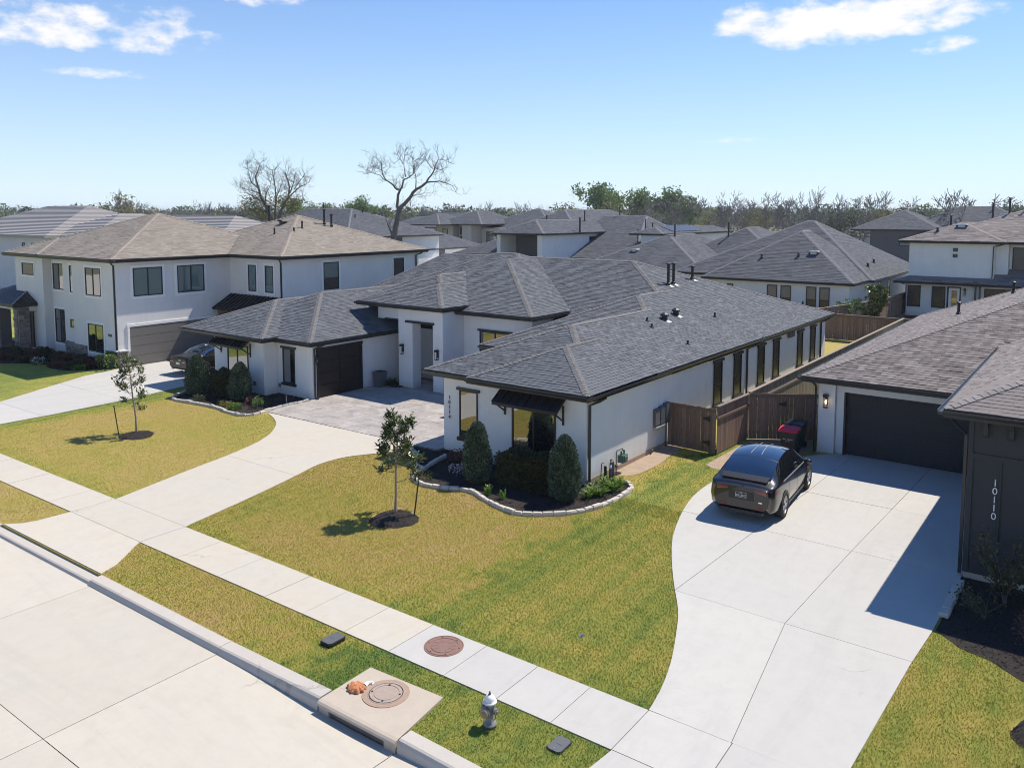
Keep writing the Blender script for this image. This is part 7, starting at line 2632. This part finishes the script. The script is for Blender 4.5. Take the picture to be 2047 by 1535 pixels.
# limb shapes drawn on a 1754 x 1535 sheet; 0.0083 m per unit
BT = px_limbs([
    ([(610, 2120), (625, 1450), (650, 1350), (680, 1200), (715, 1040)], 0.42, 0.30),
    ([(620, 1420), (580, 1300), (550, 1230), (520, 1140)], 0.16, 0.03),
    ([(712, 1050), (690, 950), (705, 800), (730, 740), (690, 720), (640, 660), (540, 590), (490, 510), (475, 400), (470, 330)], 0.20, 0.03),
    ([(735, 740), (760, 690), (775, 620), (800, 570), (860, 545), (935, 485), (930, 380), (915, 250)], 0.13, 0.03),
    ([(715, 1040), (760, 960), (850, 870), (900, 810), (950, 740), (1010, 700), (1120, 620)], 0.27, 0.15),
    ([(1120, 620), (1150, 560), (1220, 470), (1245, 380), (1300, 290)], 0.13, 0.03),
    ([(1130, 615), (1200, 605), (1310, 595), (1400, 625), (1490, 660), (1550, 760)], 0.11, 0.02),
    ([(960, 700), (965, 600), (945, 470), (940, 400), (965, 280)], 0.08, 0.02),
    ([(520, 590), (440, 510), (310, 470), (220, 490)], 0.07, 0.015),
    ([(480, 450), (400, 410), (330, 390), (240, 440)], 0.06, 0.015),
    ([(820, 540), (800, 400), (810, 250), (830, 130)], 0.06, 0.015),
    ([(790, 370), (740, 290), (720, 230)], 0.04, 0.012),
    ([(900, 815), (960, 795), (1040, 805)], 0.06, 0.02),
    ([(880, 860), (880, 950), (855, 1030), (760, 1000)], 0.06, 0.03),
    ([(1220, 430), (1160, 360), (1110, 270)], 0.05, 0.012),
    ([(1250, 410), (1340, 440), (1420, 520)], 0.05, 0.012),
    ([(1310, 290), (1400, 300), (1470, 340)], 0.04, 0.012)], 620, 2083, 0.00866)
traced_tree("bare_tree", "tall bare forked tree standing alone against the sky in the centre", (-74.2, 73.6, 0), math.radians(42), BT, 3, twn=7, twl=(0.7, 1.8))
YT = px_limbs([
    ([(820, 2150), (810, 1180), (740, 1010), (650, 800), (610, 650), (570, 500), (560, 430), (600, 340), (640, 220)], 0.25, 0.03),
    ([(870, 2150), (880, 1180), (940, 980), (1000, 860), (1060, 780), (1080, 600), (1030, 420), (1020, 330)], 0.25, 0.03),
    ([(840, 2150), (840, 1180), (850, 950), (870, 780), (860, 620), (840, 430), (820, 330)], 0.17, 0.03),
    ([(740, 1000), (620, 960), (490, 975), (410, 915)], 0.14, 0.03),
    ([(650, 830), (560, 790), (470, 730), (380, 690)], 0.10, 0.02),
    ([(620, 720), (540, 680), (440, 650), (330, 610)], 0.08, 0.015),
    ([(600, 620), (500, 540), (470, 420), (430, 240)], 0.10, 0.015),
    ([(690, 900), (720, 700), (780, 590), (810, 460)], 0.09, 0.015),
    ([(870, 760), (940, 600), (980, 500)], 0.07, 0.015),
    ([(1000, 850), (1150, 680), (1250, 590), (1400, 510)], 0.11, 0.02),
    ([(1080, 700), (1150, 520), (1180, 400)], 0.08, 0.015), ([(1150, 640), (1260, 480), (1330, 380)], 0.07, 0.015),
    ([(1060, 960), (1200, 850), (1290, 790)], 0.12, 0.02), ([(900, 1160), (1020, 1080), (1160, 1090)], 0.10, 0.02), ([(770, 1100), (640, 1110), (560, 1080)], 0.10, 0.02)], 850, 2112, 0.00807)
traced_tree("yellow_green_tree", "spreading tree with bare top and yellow green lower leaves over the tan roof", (-88.6, 66.6, 0), math.radians(52), YT, 5, twn=13, twl=(0.6, 1.7), leaf=('yellowleaf', 4, 0.10, 0.40, (4.0, 10.8)))

# bare trees of the middle distance: five shapes, copied
protos = []
for i in range(6):
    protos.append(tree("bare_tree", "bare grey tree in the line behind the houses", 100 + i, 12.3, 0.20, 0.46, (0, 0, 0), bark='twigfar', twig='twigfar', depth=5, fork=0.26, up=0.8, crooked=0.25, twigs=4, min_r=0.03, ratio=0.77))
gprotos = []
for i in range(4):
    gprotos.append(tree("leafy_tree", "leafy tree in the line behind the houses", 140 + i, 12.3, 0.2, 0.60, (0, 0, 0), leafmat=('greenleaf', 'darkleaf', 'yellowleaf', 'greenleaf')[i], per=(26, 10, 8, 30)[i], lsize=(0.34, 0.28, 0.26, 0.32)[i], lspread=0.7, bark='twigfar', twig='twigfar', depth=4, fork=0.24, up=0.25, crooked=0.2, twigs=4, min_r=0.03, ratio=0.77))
tr_r = random.Random(31)


def at(px, dist):
    """a place at a distance along the sight line of a photo column"""
    a = math.radians(36.9077) - math.atan((px - 1023.5) / 1634)
    return (-math.sin(a) * dist, math.cos(a) * dist)


used = set()


def plant(pr, i, px, dist, s_, label, group=None, sz=None):
    x, y = at(px, dist)
    p = pr[i % len(pr)]
    key = p.name
    if key not in used:
        used.add(key)
        p.location = (x, y, 0)
        p.rotation_euler = (0, 0, tr_r.uniform(0, 6.28))
        p.scale = (s_, s_, sz or s_)
        p['label'] = label
        if group:
            p['group'] = group
        return p
    return copy_thing(p, (x, y, 0), tr_r.uniform(0, 6.28), (s_, s_, sz or s_), label, group)


GB = "bare trees behind the houses"
GL = "leafy trees behind the houses"
# right group behind the slate roof
for j, (px, d, s_) in enumerate([(1300, 205, 1.15), (1335, 190, .95), (1365, 215, 1.1), (1400, 185, 1.05), (1425, 190, 1.12), (1455, 180, .95), (1480, 200, 1.15), (1505, 175, .9), (1530, 190, 1.1), (1555, 185, 1.05), (1575, 180, 1.08), (1600, 195, 1.2), (1625, 180, .95), (1645, 190, 1.08), (1665, 175, 1.0), (1690, 190, 1.1), (1715, 200, .9)]):
    plant(protos, j, px, d, s_, "bare grey tree in the thicket behind the slate roof, right of the green crowns", GB)
for j, (px, d, s_) in enumerate([(1140, 250, .85), (1262, 225, .85)]):
    plant(protos, j + 2, px, d, s_, "bare tree in front of the bright green crowns", GB)
for j, (px, d, s_) in enumerate([(25, 300, .8), (60, 310, .7), (350, 230, .85), (375, 220, .9), (400, 235, 1.0), (425, 215, .95), (450, 225, .95), (470, 235, .9), (495, 240, .95), (520, 230, .9), (610, 240, .8), (640, 235, .85), (655, 240, .95), (672, 250, .9)]):
    plant(protos, j + 1, px, d, s_, "bare grey tree in the far line over the tan roof", GB)
for j, (px, d, s_) in enumerate([(735, 245, .85), (760, 255, .9), (815, 250, .8), (840, 260, .85), (865, 250, .9), (885, 262, .9), (905, 255, .85), (925, 270, .8), (960, 300, 1.1), (985, 320, .9)]):
    plant(protos, j + 3, px, d, s_, "bare grey tree in the far line around the tall forked tree", GB)
plant(protos, 1, 262, 175, 1.1, "lone bare tree rising over the ribbed tile roof at the left")
plant(protos, 4, 300, 200, .85, "smaller bare tree right of the lone one over the tile roof")
plant(protos, 0, 1830, 185, 1.0, "thin bare tree above the dark house roof")
plant(protos, 3, 1965, 150, 1.05, "tall thin bare tree over the brown roof at the right")
plant(protos, 5, 1050, 215, 1.0, "rounded lone tree left of the middle house, nearly bare")
# greens
plant(gprotos, 0, 1195, 250, 1.36, "broad bright green crown behind the middle house, the left one")
plant(gprotos, 3, 1222, 262, 1.30, "dense green crown just right of the broadest one behind the middle house")
plant(gprotos, 0, 1285, 262, 1.24, "bright green crown between bare trees, above the right wing of the middle house")
plant(gprotos, 3, 1335, 255, 1.28, "round green crown above the solar panels of the middle house")
plant(gprotos, 2, 1260, 205, .95, "yellow green tree in front of the green crowns", GL)
plant(gprotos, 2, 205, 185, 1.0, "yellow green tree over the ribbed tile roof")
plant(gprotos, 2, 235, 190, .85, "second yellow green tree over the ribbed tile roof, right of the first")
plant(gprotos, 1, 148, 230, .7, "small dull green tree at the peak of the tile roof")
for j, (px, d, s_, q) in enumerate([(585, 250, 1.0, 0), (625, 260, .95, 1), (650, 262, .9, 0), (690, 255, .95, 1), (712, 245, 1.05, 3), (730, 255, .9, 2), (800, 280, .85, 1), (850, 300, .9, 1), (915, 270, .9, 1), (1120, 265, .95, 2), (1455, 215, .8, 2), (1500, 190, .72, 2), (1540, 210, .85, 2), (1660, 180, .8, 1), (1730, 200, .8, 2), (1760, 230, .8, 1), (1815, 215, .9, 1), (1860, 300, .9, 1), (1900, 310, .9, 1), (1935, 160, .75, 2), (1990, 300, .95, 1), (2030, 310, 1.0, 1), (1700, 230, .85, 1)]):
    plant(gprotos, q, px, d, s_, ["fresh green tree in the far line", "dull green tree in the far line", "yellow green tree in the far line", "dense green tree in the far line"][q] + (" at the right" if px > 1400 else " left of the middle house"), GL)
# the bare bush of the right edge, close by
nt = tree("bare_tree", "pale twiggy bare tree with yellow moss at the right edge before the white house", 177, 6.2, 0.12, 0.55, (-5.6, 66.0, 0), leafmat='yellowleaf', per=2, lsize=0.07, lspread=0.15, bark='youngbark', twig='youngbark', depth=5, fork=0.3, up=0.2, crooked=0.35, twigs=3, min_r=0.012, ratio=0.74)

# the far woods, one mass of crowns and stems
wr = np.random.default_rng(3)
V, F, MI = [], [], []
nb_ = 0
for i in range(2600):
    px = wr.uniform(-250, 2300)
    dist = wr.uniform(330, 900)
    x, y = at(px, dist)
    h = wr.uniform(6.5, 13.0)
    kind = wr.random()
    if kind < 0.5:
        n = 70
        w_ = h * 0.42
        c = np.stack([wr.normal(x, w_ * .45, n), wr.normal(y, w_ * .45, n), h * (0.35 + 0.62 * wr.random(n) ** .7)], axis=1)
        a = wr.normal(0, 1, (n, 3)) * 0.5
        b = wr.normal(0, 1, (n, 3)) * 0.5
        v = np.stack([c + a, c + b, c - a * .8 - b * .5], axis=1).reshape(-1, 3)
        mi = 0 if kind < 0.3 else (1 if kind < 0.4 else 2)
    else:
        n = 22
        c = np.stack([wr.normal(x, .5, n), wr.normal(y, .5, n), np.full(n, h * .15)], axis=1)
        e = np.stack([wr.normal(x, h * .26, n), wr.normal(y, h * .26, n), h * wr.uniform(.55, 1.0, n)], axis=1)
        s_ = np.stack([np.full(n, .12), np.full(n, .12), np.zeros(n)], axis=1)
        v = np.stack([c - s_, c + s_, e], axis=1).reshape(-1, 3)
        mi = 3
    V.append(v)
    F.append(np.arange(len(v)).reshape(-1, 3) + nb_)
    MI.append(np.full(len(v) // 3, mi))
    nb_ += len(v)
o = link("far_woods", fast_mesh("far_woods", np.concatenate(V), np.concatenate(F), [M['darkleaf'], M['yellowleaf'], M['greenleaf'], M['twigfar']], np.concatenate(MI)), kind='stuff')
tag(o, "hazy belt of woods along the horizon", "woods")
# floodlight masts at the far left
for px, d, h in ((7, 300, 11.5), (145, 300, 11.0)):
    x, y = at(px, d)
    t = thing("floodlight_mast", (x, y, 0), "thin floodlight mast on the horizon at the %s" % ("left edge" if px < 50 else "peak of the tile roof"), "mast")
    MB().tube([(x, y, 0), (x, y, h)], 0.13, 5).build("pole", M['steel'], t)
    for k_ in range(4):
        MB().box(x - 1.6 + k_ * .9, x - 1.1 + k_ * .9, y - .2, y + .2, h - .3, h + .3).build("lamp_head", M['steel'], t)
M['solar'] = m_plain('solar_glass', (0.012, 0.016, 0.032), 0.35)
# solar panels on the far right slope of the middle house
for i in range(5):
    x = -46.9 + (i % 3) * 0.0
    y0 = 95.5 + i * 1.75
    xa, xb = -45.9, -48.0
    z = lambda x_: 6.25 + 0.34 * (-45.4 - x_) + 0.10
    MB().add([(xa, y0, z(xa)), (xa, y0 + 1.65, z(xa)), (xb, y0 + 1.65, z(xb)), (xb, y0, z(xb)), (xa, y0, z(xa) - .08), (xa, y0 + 1.65, z(xa) - .08), (xb, y0 + 1.65, z(xb) - .08), (xb, y0, z(xb) - .08)], [(0, 1, 2, 3), (0, 4, 5, 1), (3, 7, 4, 0), (1, 5, 6, 2)]).build("solar_panel", M['solar'], mh_)
# thin spring haze over the whole place
hz = N("haze_air")
hz.t.nodes.remove(hz.b)
pv = hz.n("VolumePrincipled")
pv.inputs['Color'].default_value = (0.86, 0.91, 1.0, 1)
pv.inputs['Density'].default_value = 0.00022
pv.inputs['Anisotropy'].default_value = 0.2
hz.t.links.new(pv.outputs[0], hz.o.inputs['Volume'])
MB().box(-3100, 3100, -900, 3500, -1.3, 22).build("haze", hz.m, kind='stuff')
